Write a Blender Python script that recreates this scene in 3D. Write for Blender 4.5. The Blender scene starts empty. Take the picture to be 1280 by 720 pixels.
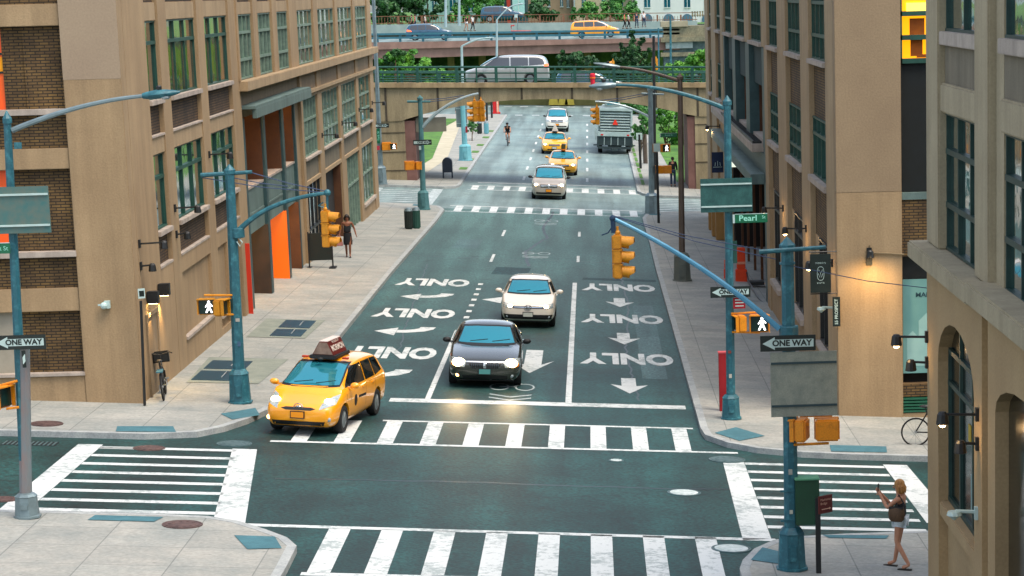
import bpy, bmesh, math, random
from mathutils import Vector, Matrix, Quaternion
from mathutils.geometry import delaunay_2d_cdt
from mathutils.bvhtree import BVHTree
random.seed(7)
SC = bpy.context.scene
COL = SC.collection
R = math.radians

# ---------------------------------------------------------------- camera
FPX = 3000.0                       # focal length in pixels of a 1280-wide frame
PITCH = math.atan(585 / FPX)
ROLL = .025
YAW = math.atan(-(850 - 734 - 14.6) / FPX * math.cos(PITCH))
CAMP = Vector((0, 0, 10))
Wf = Vector((-math.sin(YAW) * math.cos(PITCH), math.cos(YAW) * math.cos(PITCH), -math.sin(PITCH)))
_r0 = Wf.cross(Vector((0, 0, 1))).normalized()
_u0 = _r0.cross(Wf)
Wr = _r0 * math.cos(ROLL) - _u0 * math.sin(ROLL)
Wu = _u0 * math.cos(ROLL) + _r0 * math.sin(ROLL)
cd = bpy.data.cameras.new('camera')
cam = bpy.data.objects.new('camera', cd)
COL.objects.link(cam)
m = Matrix((Wr, Wu, -Wf)).transposed().to_4x4()
m.translation = CAMP
cam.matrix_world = m
cd.sensor_width = 36
cd.lens = FPX / 1280 * 36
cd.shift_x = -(850 - 640) / 1280
cd.shift_y = (570 - 360) / 1280
cd.clip_start = .5
cd.clip_end = 3000
SC.camera = cam

# ---------------------------------------------------------------- light
SUN_EL, SUN_AZ = 64, 130            # sun azimuth measured from +Y towards +X
w = bpy.data.worlds.new('World'); SC.world = w; w.use_nodes = True
nt = w.node_tree
bg = nt.nodes['Background']
sky = nt.nodes.new('ShaderNodeTexSky')
sky.sky_type = 'NISHITA'; sky.sun_disc = False
sky.sun_elevation = R(SUN_EL); sky.sun_rotation = R(SUN_AZ)
sky.air_density = 1.0; sky.dust_density = 2.0; sky.ozone_density = 1.2
hs = nt.nodes.new('ShaderNodeHueSaturation'); hs.inputs['Saturation'].default_value = .55   # thin high cloud whitens the blue
nt.links.new(sky.outputs[0], hs.inputs['Color']); nt.links.new(hs.outputs[0], bg.inputs[0])
bg.inputs[1].default_value = .15
sd = bpy.data.lights.new('sun', 'SUN'); sd.energy = 1.5; sd.angle = R(30); sd.color = (1, .84, .66)
so = bpy.data.objects.new('sun', sd); COL.objects.link(so)
sdir = Vector((math.sin(R(SUN_AZ)) * math.cos(R(SUN_EL)), math.cos(R(SUN_AZ)) * math.cos(R(SUN_EL)), math.sin(R(SUN_EL))))
so.rotation_euler = sdir.to_track_quat('Z', 'Y').to_euler()
so.location = (0, 60, 60)
vs = SC.view_settings
SC.display_settings.display_device = 'sRGB'
vs.view_transform = 'Standard'; vs.look = 'None'; vs.exposure = 1.12; vs.gamma = 1; vs.use_curve_mapping = False
try:
    SC.cycles.use_denoising = True
    SC.cycles.max_bounces = 6; SC.cycles.diffuse_bounces = 3; SC.cycles.glossy_bounces = 3
    SC.cycles.transparent_max_bounces = 4
    SC.cycles.sample_clamp_indirect = 6
    SC.cycles.caustics_reflective = False; SC.cycles.caustics_refractive = False
except Exception:
    pass

# ---------------------------------------------------------------- terrain height
HP = [(-50, 9.0), (0, 9.7), (30, 10.1), (71, 10.65), (92, 10.98), (120, 11.6), (136, 11.7), (220, 11.7), (2000, 11.7)]
def lerp_tab(x, tab):
    if x <= tab[0][0]: return tab[0][1]
    for (a, va), (b, vb) in zip(tab, tab[1:]):
        if x <= b: return va + (vb - va) * (x - a) / (b - a)
    return tab[-1][1]
def gz(x, y):
    return 10 - lerp_tab(y, HP) - lerp_tab(y, [(150, .058), (220, .035)]) * max(-60, min(60, x))
def gn(x, y):
    e = .5
    return Vector((-(gz(x + e, y) - gz(x - e, y)) / (2 * e), -(gz(x, y + e) - gz(x, y - e)) / (2 * e), 1)).normalized()
def ray(px, py):
    return Wf + Wr * (px - 850) / FPX - Wu * (py - 570) / FPX
def at(px, py, y):                 # point of the photograph's ray at world depth y
    d = ray(px, py)
    return CAMP + d * (y / d.y)

# ---------------------------------------------------------------- materials
def srgb(h):
    if isinstance(h, (tuple, list)): return tuple(h[:3])
    h = h.lstrip('#')
    c = [int(h[i:i + 2], 16) / 255 for i in (0, 2, 4)]
    return tuple(x / 12.92 if x <= .04045 else ((x + .055) / 1.055) ** 2.4 for x in c)
MATS = {}
def nd(nt, t, **k):
    n = nt.nodes.new('ShaderNode' + t)
    for a, b in k.items(): setattr(n, a, b)
    return n
def mat(name, c1, c2=None, scale=2.0, rough=.8, metal=0, bump=0, bscale=40, spec=.5, emit=None, estr=0, coat=0, detail=6, contrast=(.35, .65), stretch=None, speck=0, coord='Object'):
    if name in MATS: return MATS[name]
    mt = bpy.data.materials.new(name); mt.use_nodes = True
    nt = mt.node_tree; b = nt.nodes['Principled BSDF']; L = nt.links.new
    c1 = srgb(c1)
    b.inputs['Base Color'].default_value = (*c1, 1)
    b.inputs['Roughness'].default_value = rough
    b.inputs['Metallic'].default_value = metal
    b.inputs['Specular IOR Level'].default_value = spec
    if coat: b.inputs['Coat Weight'].default_value = coat; b.inputs['Coat Roughness'].default_value = .05
    if emit:
        b.inputs['Emission Color'].default_value = (*srgb(emit), 1); b.inputs['Emission Strength'].default_value = estr
    if c2 or bump:
        tc = nd(nt, 'TexCoord'); mp = nd(nt, 'Mapping'); L(tc.outputs[coord], mp.inputs[0])
        if stretch: mp.inputs['Scale'].default_value = stretch
    if c2:
        c2 = srgb(c2)
        n = nd(nt, 'TexNoise'); n.inputs['Scale'].default_value = scale; n.inputs['Detail'].default_value = detail; n.inputs['Roughness'].default_value = .62
        L(mp.outputs[0], n.inputs['Vector'])
        r = nd(nt, 'ValToRGB'); r.color_ramp.elements[0].position = contrast[0]; r.color_ramp.elements[1].position = contrast[1]
        r.color_ramp.elements[0].color = (*c1, 1); r.color_ramp.elements[1].color = (*c2, 1)
        L(n.outputs[0], r.inputs[0]); out = r.outputs[0]
        if speck:
            v = nd(nt, 'TexNoise'); v.inputs['Scale'].default_value = bscale; v.inputs['Detail'].default_value = 2
            L(mp.outputs[0], v.inputs['Vector'])
            mr = nd(nt, 'MapRange'); mr.inputs[1].default_value = .3; mr.inputs[2].default_value = .7
            mr.inputs[3].default_value = 1 - speck; mr.inputs[4].default_value = 1 + speck
            L(v.outputs[0], mr.inputs[0])
            mx = nd(nt, 'VectorMath', operation='SCALE'); L(out, mx.inputs[0]); L(mr.outputs[0], mx.inputs['Scale']); out = mx.outputs[0]
        L(out, b.inputs['Base Color'])
        rr = nd(nt, 'MapRange'); rr.inputs[3].default_value = max(0, rough - .08); rr.inputs[4].default_value = min(1, rough + .08)
        L(n.outputs[0], rr.inputs[0]); L(rr.outputs[0], b.inputs['Roughness'])
    if bump:
        n2 = nd(nt, 'TexNoise'); n2.inputs['Scale'].default_value = bscale; n2.inputs['Detail'].default_value = 5
        L(mp.outputs[0], n2.inputs['Vector'])
        bp = nd(nt, 'Bump'); bp.inputs['Strength'].default_value = bump; bp.inputs['Distance'].default_value = .02
        L(n2.outputs[0], bp.inputs['Height']); L(bp.outputs[0], b.inputs['Normal'])
    MATS[name] = mt
    return mt
def streak(mt, amt=.22, zs=.12, xs=1.6):
    """run-off streaks and broad patches of dirt on a wall"""
    nt = mt.node_tree; L = nt.links.new; b = nt.nodes['Principled BSDF']; src = b.inputs['Base Color'].links[0].from_socket
    tc = nd(nt, 'TexCoord'); mp = nd(nt, 'Mapping'); mp.inputs['Scale'].default_value = (xs, xs, zs); L(tc.outputs['Object'], mp.inputs[0])
    n = nd(nt, 'TexNoise'); n.inputs['Scale'].default_value = 1.5; n.inputs['Detail'].default_value = 6; n.inputs['Roughness'].default_value = .65; L(mp.outputs[0], n.inputs['Vector'])
    r = nd(nt, 'MapRange'); r.inputs[1].default_value = .36; r.inputs[2].default_value = .62; r.inputs[3].default_value = 1 - amt; r.inputs[4].default_value = 1.04; L(n.outputs[0], r.inputs[0])
    v = nd(nt, 'VectorMath', operation='SCALE'); L(src, v.inputs[0]); L(r.outputs[0], v.inputs['Scale']); L(v.outputs[0], b.inputs['Base Color'])
def brick_mat(name, a, b_, mortar, w=.21, h=.075, msize=.012, stagger=.5, vcoord=True, rough=.9, noisec=.35, bump=.3):
    if name in MATS: return MATS[name]
    mt = bpy.data.materials.new(name); mt.use_nodes = True
    nt = mt.node_tree; bs = nt.nodes['Principled BSDF']; L = nt.links.new
    tc = nd(nt, 'TexCoord'); out = tc.outputs['Object']
    if vcoord:
        s = nd(nt, 'SeparateXYZ'); L(out, s.inputs[0]); ad = nd(nt, 'MATH'.title() if False else 'Math', operation='ADD')
        L(s.outputs[0], ad.inputs[0]); L(s.outputs[1], ad.inputs[1])
        cb = nd(nt, 'CombineXYZ'); L(ad.outputs[0], cb.inputs[0]); L(s.outputs[2], cb.inputs[1]); out = cb.outputs[0]
    br = nd(nt, 'TexBrick'); br.offset = stagger
    br.inputs['Scale'].default_value = 1; br.inputs['Brick Width'].default_value = w; br.inputs['Row Height'].default_value = h
    br.inputs['Mortar Size'].default_value = msize; br.inputs['Mortar Smooth'].default_value = .1
    br.inputs['Color1'].default_value = (*srgb(a), 1); br.inputs['Color2'].default_value = (*srgb(b_), 1); br.inputs['Mortar'].default_value = (*srgb(mortar), 1)
    L(out, br.inputs['Vector'])
    n = nd(nt, 'TexNoise'); n.inputs['Scale'].default_value = 1.3; n.inputs['Detail'].default_value = 6; L(tc.outputs['Object'], n.inputs['Vector'])
    mr = nd(nt, 'MapRange'); mr.inputs[1].default_value = .3; mr.inputs[2].default_value = .7; mr.inputs[3].default_value = 1 - noisec; mr.inputs[4].default_value = 1 + noisec
    L(n.outputs[0], mr.inputs[0])
    mx = nd(nt, 'VectorMath', operation='SCALE'); L(br.outputs[0], mx.inputs[0]); L(mr.outputs[0], mx.inputs['Scale']); L(mx.outputs[0], bs.inputs['Base Color'])
    bs.inputs['Roughness'].default_value = rough
    if bump:
        bp = nd(nt, 'Bump'); bp.inputs['Strength'].default_value = bump; bp.inputs['Distance'].default_value = .01; bp.invert = True
        L(br.outputs['Fac'], bp.inputs['Height']); L(bp.outputs[0], bs.inputs['Normal'])
    MATS[name] = mt
    return mt

# ---------------------------------------------------------------- mesh helpers
OFF = {}
class MB:
    def __init__(s): s.v = []; s.f = []; s.p = []
    def add(s, vs, fs):
        n = len(s.v); s.p.append((n, len(s.f))); s.v += [tuple(p) for p in vs]; s.f += [tuple(i + n for i in q) for q in fs]; return s
    def box(s, a, b, T=None):
        x0, y0, z0 = [min(p, q) for p, q in zip(a, b)]; x1, y1, z1 = [max(p, q) for p, q in zip(a, b)]
        vs = [(x0, y0, z0), (x1, y0, z0), (x1, y1, z0), (x0, y1, z0), (x0, y0, z1), (x1, y0, z1), (x1, y1, z1), (x0, y1, z1)]
        if T: vs = [T(*p) for p in vs]
        return s.add(vs, [(0, 3, 2, 1), (4, 5, 6, 7), (0, 1, 5, 4), (1, 2, 6, 5), (2, 3, 7, 6), (3, 0, 4, 7)])
    def quad(s, *p): return s.add(p, [tuple(range(len(p)))])
    def tube(s, pts, r, n=8, cap=True, r2=None):
        pts = [Vector(p) for p in pts]; N = len(pts); rings = []
        ref = None
        for i, p in enumerate(pts):
            t = (pts[min(i + 1, N - 1)] - pts[max(i - 1, 0)]).normalized()
            if ref is None: ref = Vector((0, 0, 1)) if abs(t.z) < .9 else Vector((1, 0, 0))
            u = t.cross(ref).normalized(); v = t.cross(u); ref = -v if v.dot(ref) < 0 else v
            u = t.cross(ref).normalized(); v = u.cross(t)
            k = i / max(1, N - 1)
            rr = r[i] if isinstance(r, (list, tuple)) else (r if r2 is None else r + (r2 - r) * k)
            rings.append([p + (u * math.cos(a) + v * math.sin(a)) * rr for a in [2 * math.pi * j / n + math.pi / n for j in range(n)]])
        vs = [q for ring in rings for q in ring]; fs = []
        for i in range(N - 1):
            for j in range(n):
                fs.append((i * n + j, i * n + (j + 1) % n, (i + 1) * n + (j + 1) % n, (i + 1) * n + j))
        if cap: fs.append(tuple(range(n))[::-1]); fs.append(tuple((N - 1) * n + j for j in range(n)))
        return s.add(vs, fs)
    def lathe(s, c, prof, n=12, axis='z', rot=0):
        c = Vector(c); vs = []; fs = []
        for (r, h) in prof:
            for j in range(n):
                a = 2 * math.pi * j / n + rot
                q = (r * math.cos(a), r * math.sin(a), h)
                if axis == 'x': q = (h, q[0], q[1])
                if axis == 'y': q = (q[0], h, q[1])
                vs.append(c + Vector(q))
        for i in range(len(prof) - 1):
            for j in range(n): fs.append((i * n + j, i * n + (j + 1) % n, (i + 1) * n + (j + 1) % n, (i + 1) * n + j))
        fs.append(tuple(range(n))[::-1]); fs.append(tuple((len(prof) - 1) * n + j for j in range(n)))
        return s.add(vs, fs)
    def ball(s, c, r, n=8, m_=6, sc=(1, 1, 1)):
        prof = [(max(.001, math.sin(math.pi * i / m_)) * r, -math.cos(math.pi * i / m_) * r) for i in range(m_ + 1)]
        k = len(s.v); s.lathe((0, 0, 0), prof, n)
        c = Vector(c)
        for i in range(k, len(s.v)):
            p = s.v[i]; s.v[i] = (c.x + p[0] * sc[0], c.y + p[1] * sc[1], c.z + p[2] * sc[2])
        return s
    def prism(s, poly, z0, z1, T=None):      # poly in local (a,b), extruded along third axis
        n = len(poly); vs = [(a, b, z0) for a, b in poly] + [(a, b, z1) for a, b in poly]
        if T: vs = [T(*p) for p in vs]
        return s.add(vs, [tuple(range(n))[::-1], tuple(range(n, 2 * n))] + [(i, (i + 1) % n, n + (i + 1) % n, n + i) for i in range(n)])
    def text(s, txt, size, T, depth=0.0, bold=0, align='CENTER', sx=1.0, spacing=1.0):
        c = bpy.data.curves.new('t', 'FONT'); c.body = txt; c.size = size; c.align_x = align; c.align_y = 'CENTER'; c.extrude = depth / 2; c.offset = bold; c.resolution_u = 3
        c.space_character = spacing
        o = bpy.data.objects.new('t', c); COL.objects.link(o)
        dg = bpy.context.evaluated_depsgraph_get(); me = bpy.data.meshes.new_from_object(o.evaluated_get(dg))
        vs = [T(v.co.x * sx, v.co.y, v.co.z) for v in me.vertices]; fs = [tuple(p.vertices) for p in me.polygons]
        bpy.data.objects.remove(o); bpy.data.curves.remove(c); bpy.data.meshes.remove(me)
        return s.add(vs, fs)
    def build_each(s, name, mt, parent=None, **k):
        out = []
        for i, (a, b) in enumerate(s.p):
            a2, b2 = s.p[i + 1] if i + 1 < len(s.p) else (len(s.v), len(s.f))
            q = MB(); q.v = s.v[a:a2]; q.f = [tuple(x - a for x in f) for f in s.f[b:b2]]; out.append(q.build(name, mt, parent, **k))
        return out
    def build(s, name, mt, parent=None, smooth=False, bevel=0, fixn=True):
        if not s.v: return None
        off = OFF.get(parent.name, Vector()) if parent else Vector()
        me = bpy.data.meshes.new(name)
        me.from_pydata([Vector(p) - off for p in s.v], [], s.f)
        if fixn or bevel:
            bm = bmesh.new(); bm.from_mesh(me)
            if bevel:
                bmesh.ops.remove_doubles(bm, verts=bm.verts, dist=1e-5)
                bmesh.ops.bevel(bm, geom=[e for e in bm.edges if len(e.link_faces) == 2 and e.calc_face_angle(0) > .5], offset=bevel, segments=2, affect='EDGES', clamp_overlap=True)
            bmesh.ops.recalc_face_normals(bm, faces=bm.faces); bm.to_mesh(me); bm.free()
        if smooth:
            me.shade_smooth()
            try: me.set_sharp_from_angle(angle=R(42))
            except Exception: pass
        o = bpy.data.objects.new(name, me); COL.objects.link(o)
        if mt: me.materials.append(mt)
        if parent: o.parent = parent; OFF[o.name] = off
        return o
def tag(o, label=None, cat=None, group=None, kind=None):
    if label: o['label'] = label
    if cat: o['category'] = cat
    if group: o['group'] = group
    if kind: o['kind'] = kind
    return o
def thing(name, label, cat, loc=(0, 0, 0), rotz=0, group=None, local=False, normal=None):
    o = bpy.data.objects.new(name, None); COL.objects.link(o); o.empty_display_size = .2
    o.location = loc
    if normal is not None:
        q = Vector((0, 0, 1)).rotation_difference(normal)
        o.rotation_euler = (q @ Quaternion((0, 0, 1), rotz)).to_euler()
    else: o.rotation_euler = (0, 0, rotz)
    tag(o, label, cat, group)
    OFF[o.name] = Vector() if local else Vector(loc)
    return o
def copy_tree(o, parent=None):
    c = o.copy(); COL.objects.link(c); c.parent = parent
    for ch in [q for q in COL.objects if q.parent == o]: copy_tree(ch, c)
    return c
def arc(c, r, a0, a1, n=8):
    return [(c[0] + r * math.cos(R(a0 + (a1 - a0) * i / n)), c[1] + r * math.sin(R(a0 + (a1 - a0) * i / n))) for i in range(n + 1)]
YB = sorted(set([a for a, b in HP] + [150 + 7 * i for i in range(11)] + [10 * i for i in range(0, 30)]))
def drape(poly, h, name, mt, parent=None, kind='structure', solid=0, thick=0):
    """flat polygon laid on the terrain, h above it (skirt down by thick)"""
    bm = bmesh.new()
    polys = poly if isinstance(poly[0][0], (tuple, list)) else [poly]
    for pl in polys:
        vs = [bm.verts.new((a, b, 0)) for a, b in pl]
        bm.faces.new(vs)
    bmesh.ops.remove_doubles(bm, verts=bm.verts, dist=1e-4)
    ys = [v.co.y for v in bm.verts]; lo, hi = min(ys), max(ys)
    for yb in YB:
        if lo + .05 < yb < hi - .05:
            bmesh.ops.bisect_plane(bm, geom=bm.verts[:] + bm.edges[:] + bm.faces[:], plane_co=(0, yb, 0), plane_no=(0, 1, 0), dist=1e-4)
    if hi > 150:
        for xb in range(-60, 61, 6):
            bmesh.ops.bisect_plane(bm, geom=bm.verts[:] + bm.edges[:] + bm.faces[:], plane_co=(xb, 0, 0), plane_no=(1, 0, 0), dist=1e-4)
    bmesh.ops.triangulate(bm, faces=bm.faces[:])
    for f in bm.faces:
        if f.normal.z < 0: f.normal_flip()
    if thick:
        be = [e for e in bm.edges if len(e.link_faces) == 1]
        r = bmesh.ops.extrude_edge_only(bm, edges=be)
        nv = set(g for g in r['geom'] if isinstance(g, bmesh.types.BMVert))
        for v in bm.verts: v.co.z = gz(v.co.x, v.co.y) + (h - thick if v in nv else h)
        bmesh.ops.recalc_face_normals(bm, faces=bm.faces)
    else:
        for v in bm.verts: v.co.z = gz(v.co.x, v.co.y) + h
    me = bpy.data.meshes.new(name)
    off = OFF.get(parent.name, Vector()) if parent else Vector()
    if parent: bmesh.ops.translate(bm, verts=bm.verts, vec=-off)
    bm.to_mesh(me); bm.free(); me.materials.append(mt)
    o = bpy.data.objects.new(name, me); COL.objects.link(o)
    if parent: o.parent = parent; OFF[o.name] = off
    if kind and not parent: o['kind'] = kind
    return o
def rect(x0, y0, x1, y1): return [(x0, y0), (x1, y0), (x1, y1), (x0, y1)]
def strip(pts, wd):                # polyline widened to a band (left side offset)
    out = []; out_ = []
    for i, p in enumerate(pts):
        a = Vector(pts[max(0, i - 1)]); b = Vector(pts[min(len(pts) - 1, i + 1)])
        t = (b - a).normalized(); nrm = Vector((-t.y, t.x)); out.append((p[0] + nrm.x * wd, p[1] + nrm.y * wd)); out_.append((p[0] - nrm.x * .008, p[1] - nrm.y * .008))
    if out_ is not None: pts = out_
    return [[pts[i], pts[i + 1], out[i + 1], out[i]] for i in range(len(pts) - 1)]
# ================================================================ GROUND
# asphalt: procedural, with fine aggregate, patches and long tyre wear
def asphalt(name, dark, light, speck=.45, rough=.75, far_sheen=None):
    mt = bpy.data.materials.new(name); mt.use_nodes = True
    nt = mt.node_tree; b = nt.nodes['Principled BSDF']; L = nt.links.new
    tc = nd(nt, 'TexCoord')
    n1 = nd(nt, 'TexNoise'); n1.inputs['Scale'].default_value = .35; n1.inputs['Detail'].default_value = 8; n1.inputs['Roughness'].default_value = .65; L(tc.outputs['Object'], n1.inputs['Vector'])
    r = nd(nt, 'ValToRGB'); r.color_ramp.elements[0].position = .33; r.color_ramp.elements[1].position = .68
    r.color_ramp.elements[0].color = (*srgb(dark), 1); r.color_ramp.elements[1].color = (*srgb(light), 1); L(n1.outputs[0], r.inputs[0])
    n2 = nd(nt, 'TexNoise'); n2.inputs['Scale'].default_value = 13; n2.inputs['Detail'].default_value = 1.5; n2.inputs['Roughness'].default_value = .6; L(tc.outputs['Object'], n2.inputs['Vector'])
    m2 = nd(nt, 'MapRange'); m2.inputs[1].default_value = .3; m2.inputs[2].default_value = .7; m2.inputs[3].default_value = 1 - speck; m2.inputs[4].default_value = 1 + speck; L(n2.outputs[0], m2.inputs[0])
    mp = nd(nt, 'Mapping'); mp.inputs['Scale'].default_value = (1.1, .05, 1); L(tc.outputs['Object'], mp.inputs[0])
    n3 = nd(nt, 'TexNoise'); n3.inputs['Scale'].default_value = 1; n3.inputs['Detail'].default_value = 3; L(mp.outputs[0], n3.inputs['Vector'])
    m3 = nd(nt, 'MapRange'); m3.inputs[1].default_value = .35; m3.inputs[2].default_value = .65; m3.inputs[3].default_value = .72; m3.inputs[4].default_value = 1.28; L(n3.outputs[0], m3.inputs[0])
    mu = nd(nt, 'Math', operation='MULTIPLY'); L(m2.outputs[0], mu.inputs[0]); L(m3.outputs[0], mu.inputs[1])
    # hairline cracks, tar filled
    vo = nd(nt, 'TexVoronoi', feature='DISTANCE_TO_EDGE'); vo.inputs['Scale'].default_value = .16
    nw = nd(nt, 'TexNoise'); nw.inputs['Scale'].default_value = .9; nw.inputs['Detail'].default_value = 4; L(tc.outputs['Object'], nw.inputs['Vector'])
    ad = nd(nt, 'VectorMath', operation='MULTIPLY_ADD'); L(nw.outputs['Color'], ad.inputs[0]); ad.inputs[1].default_value = (2.2, 2.2, 0); L(tc.outputs['Object'], ad.inputs[2]); L(ad.outputs[0], vo.inputs['Vector'])
    mc = nd(nt, 'MapRange'); mc.inputs[1].default_value = .0; mc.inputs[2].default_value = .006; mc.inputs[3].default_value = .55; mc.inputs[4].default_value = 1; L(vo.outputs['Distance'], mc.inputs[0])
    mu2 = nd(nt, 'Math', operation='MULTIPLY'); L(mu.outputs[0], mu2.inputs[0]); L(mc.outputs[0], mu2.inputs[1])
    sc = nd(nt, 'VectorMath', operation='SCALE'); L(r.outputs[0], sc.inputs[0]); L(mu2.outputs[0], sc.inputs['Scale']); L(sc.outputs[0], b.inputs['Base Color'])
    if far_sheen:       # base colour pales with distance: sky sheen painted in over older asphalt, ragged
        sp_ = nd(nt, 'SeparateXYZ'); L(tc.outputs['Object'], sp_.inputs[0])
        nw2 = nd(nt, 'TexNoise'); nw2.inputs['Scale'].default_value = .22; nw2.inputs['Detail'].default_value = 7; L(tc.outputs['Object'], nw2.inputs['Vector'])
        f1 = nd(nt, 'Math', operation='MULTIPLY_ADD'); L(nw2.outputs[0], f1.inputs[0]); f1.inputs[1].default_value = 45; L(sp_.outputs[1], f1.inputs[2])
        f2 = nd(nt, 'MapRange'); f2.inputs[1].default_value = far_sheen[1] + 22; f2.inputs[2].default_value = far_sheen[2] + 22; L(f1.outputs[0], f2.inputs[0])
        mxc = nd(nt, 'MixRGB'); L(f2.outputs[0], mxc.inputs[0]); L(r.outputs[0], mxc.inputs[1]); mxc.inputs[2].default_value = (*srgb(far_sheen[0]), 1)
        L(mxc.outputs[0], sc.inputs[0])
    b.inputs['Roughness'].default_value = rough
    bp = nd(nt, 'Bump'); bp.inputs['Strength'].default_value = .5; bp.inputs['Distance'].default_value = .01; L(n2.outputs[0], bp.inputs['Height']); L(bp.outputs[0], b.inputs['Normal'])
    MATS[name] = mt
    return mt
def concrete_slabs(name, a, b_, joint, w=1.52, h=1.52):
    """pavement flags: scored joints over mottled concrete"""
    mt = bpy.data.materials.new(name); mt.use_nodes = True
    nt = mt.node_tree; b = nt.nodes['Principled BSDF']; L = nt.links.new
    tc = nd(nt, 'TexCoord')
    n = nd(nt, 'TexNoise'); n.inputs['Scale'].default_value = .8; n.inputs['Detail'].default_value = 8; n.inputs['Roughness'].default_value = .7; L(tc.outputs['Object'], n.inputs['Vector'])
    br = nd(nt, 'TexBrick'); br.offset = 0; br.inputs['Scale'].default_value = 1; br.inputs['Brick Width'].default_value = w; br.inputs['Row Height'].default_value = h; br.inputs['Mortar Size'].default_value = .014; br.inputs['Mortar Smooth'].default_value = .3
    br.inputs['Color1'].default_value = (.94, .94, .94, 1); br.inputs['Color2'].default_value = (1.05, 1.05, 1.05, 1); br.inputs['Mortar'].default_value = (*srgb(joint), 1)
    L(tc.outputs['Object'], br.inputs['Vector'])
    r = nd(nt, 'ValToRGB'); r.color_ramp.elements[0].position = .3; r.color_ramp.elements[1].position = .7
    r.color_ramp.elements[0].color = (*srgb(a), 1); r.color_ramp.elements[1].color = (*srgb(b_), 1); L(n.outputs[0], r.inputs[0])
    n2 = nd(nt, 'TexNoise'); n2.inputs['Scale'].default_value = 12; n2.inputs['Detail'].default_value = 2; n2.inputs['Roughness'].default_value = .6; L(tc.outputs['Object'], n2.inputs['Vector'])
    m2 = nd(nt, 'MapRange'); m2.inputs[1].default_value = .3; m2.inputs[2].default_value = .7; m2.inputs[3].default_value = .86; m2.inputs[4].default_value = 1.12; L(n2.outputs[0], m2.inputs[0])
    # gum spots
    vo = nd(nt, 'TexVoronoi'); vo.inputs['Scale'].default_value = 2.2; L(tc.outputs['Object'], vo.inputs['Vector'])
    mv = nd(nt, 'MapRange'); mv.inputs[1].default_value = .05; mv.inputs[2].default_value = .09; mv.inputs[3].default_value = .72; mv.inputs[4].default_value = 1; L(vo.outputs['Distance'], mv.inputs[0])
    mu = nd(nt, 'Math', operation='MULTIPLY'); L(m2.outputs[0], mu.inputs[0]); L(mv.outputs[0], mu.inputs[1])
    v1 = nd(nt, 'VectorMath', operation='MULTIPLY'); L(r.outputs[0], v1.inputs[0]); L(br.outputs[0], v1.inputs[1])
    v2 = nd(nt, 'VectorMath', operation='SCALE'); L(v1.outputs[0], v2.inputs[0]); L(mu.outputs[0], v2.inputs['Scale']); L(v2.outputs[0], b.inputs['Base Color'])
    b.inputs['Roughness'].default_value = .85
    MATS[name] = mt
    return mt
def paint_mat(name, c, under, wear=.58, scale=7):
    mt = bpy.data.materials.new(name); mt.use_nodes = True
    nt = mt.node_tree; b = nt.nodes['Principled BSDF']; L = nt.links.new
    tc = nd(nt, 'TexCoord')
    n = nd(nt, 'TexNoise'); n.inputs['Scale'].default_value = scale; n.inputs['Detail'].default_value = 10; n.inputs['Roughness'].default_value = .78; L(tc.outputs['Object'], n.inputs['Vector'])
    nb = nd(nt, 'TexNoise'); nb.inputs['Scale'].default_value = .9; nb.inputs['Detail'].default_value = 3; L(tc.outputs['Object'], nb.inputs['Vector'])
    ma = nd(nt, 'Math', operation='MULTIPLY_ADD'); L(nb.outputs[0], ma.inputs[0]); ma.inputs[1].default_value = .45; L(n.outputs[0], ma.inputs[2])
    r = nd(nt, 'ValToRGB'); r.color_ramp.elements[0].position = wear + .225; r.color_ramp.elements[1].position = wear + .325
    c = srgb(c)
    r.color_ramp.elements[0].color = (*c, 1); r.color_ramp.elements[1].color = (*[.5 * x + .5 * y for x, y in zip(c, srgb(under))], 1)
    e = r.color_ramp.elements.new(.3); e.color = (*[x * .86 for x in c], 1)
    L(ma.outputs[0], r.inputs[0]); L(r.outputs[0], b.inputs['Base Color'])
    b.inputs['Roughness'].default_value = .7
    MATS[name] = mt
    return mt
ASPH = asphalt('asphalt', '#052524', '#144240', rough=.62, speck=.6, far_sheen=('#436460', 60, 126))
ASPHM = asphalt('asphalt_mid', '#1e4445', '#365857', rough=.55, speck=.6)  # mid and far tones step paler, distance sheen set into the colour
ASPHO = asphalt('asphalt_far', '#35585a', '#4e6d6c', rough=.58, speck=.45)
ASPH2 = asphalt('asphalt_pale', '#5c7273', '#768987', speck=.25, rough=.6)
SIDE = concrete_slabs('pavement_concrete', '#7c8380', '#a09f97', (.58, .6, .62))
KERB = mat('kerb_stone', '#8a9091', '#a3a8a6', scale=3, speck=.15, bscale=30)
PAINT = paint_mat('road_paint', '#c6cccb', '#2c5455', wear=.50, scale=6)
PAINTW = paint_mat('road_paint_worn', '#c2cccd', '#3c5c60', wear=.40)
RAMP = mat('tactile_plate', '#33606a', '#40707a', scale=3, speck=.15)
GRASS = mat('grass_blades', '#2c5818', '#54822a', scale=1.2, speck=.3, bscale=20, rough=.9)
SOIL = mat('soil', '#5f6b45', '#8a8a6a', scale=2, speck=.2)

# ground sheet to the horizon
bm = bmesh.new()
ys = [-60, 0, 30, 50, 71, 92, 120, 136, 150, 165, 180, 200, 220, 300, 600, 1500]
xs = [-900, -200, -60, -30, 0, 30, 60, 200, 900]
g_ = [[bm.verts.new((x, y, gz(x, y) - .03)) for x in xs] for y in ys]
for i in range(len(ys) - 1):
    for j in range(len(xs) - 1): bm.faces.new((g_[i][j], g_[i][j + 1], g_[i + 1][j + 1], g_[i + 1][j]))
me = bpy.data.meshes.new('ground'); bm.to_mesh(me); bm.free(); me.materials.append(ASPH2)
gr = bpy.data.objects.new('ground', me); COL.objects.link(gr); gr['kind'] = 'structure'

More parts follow.
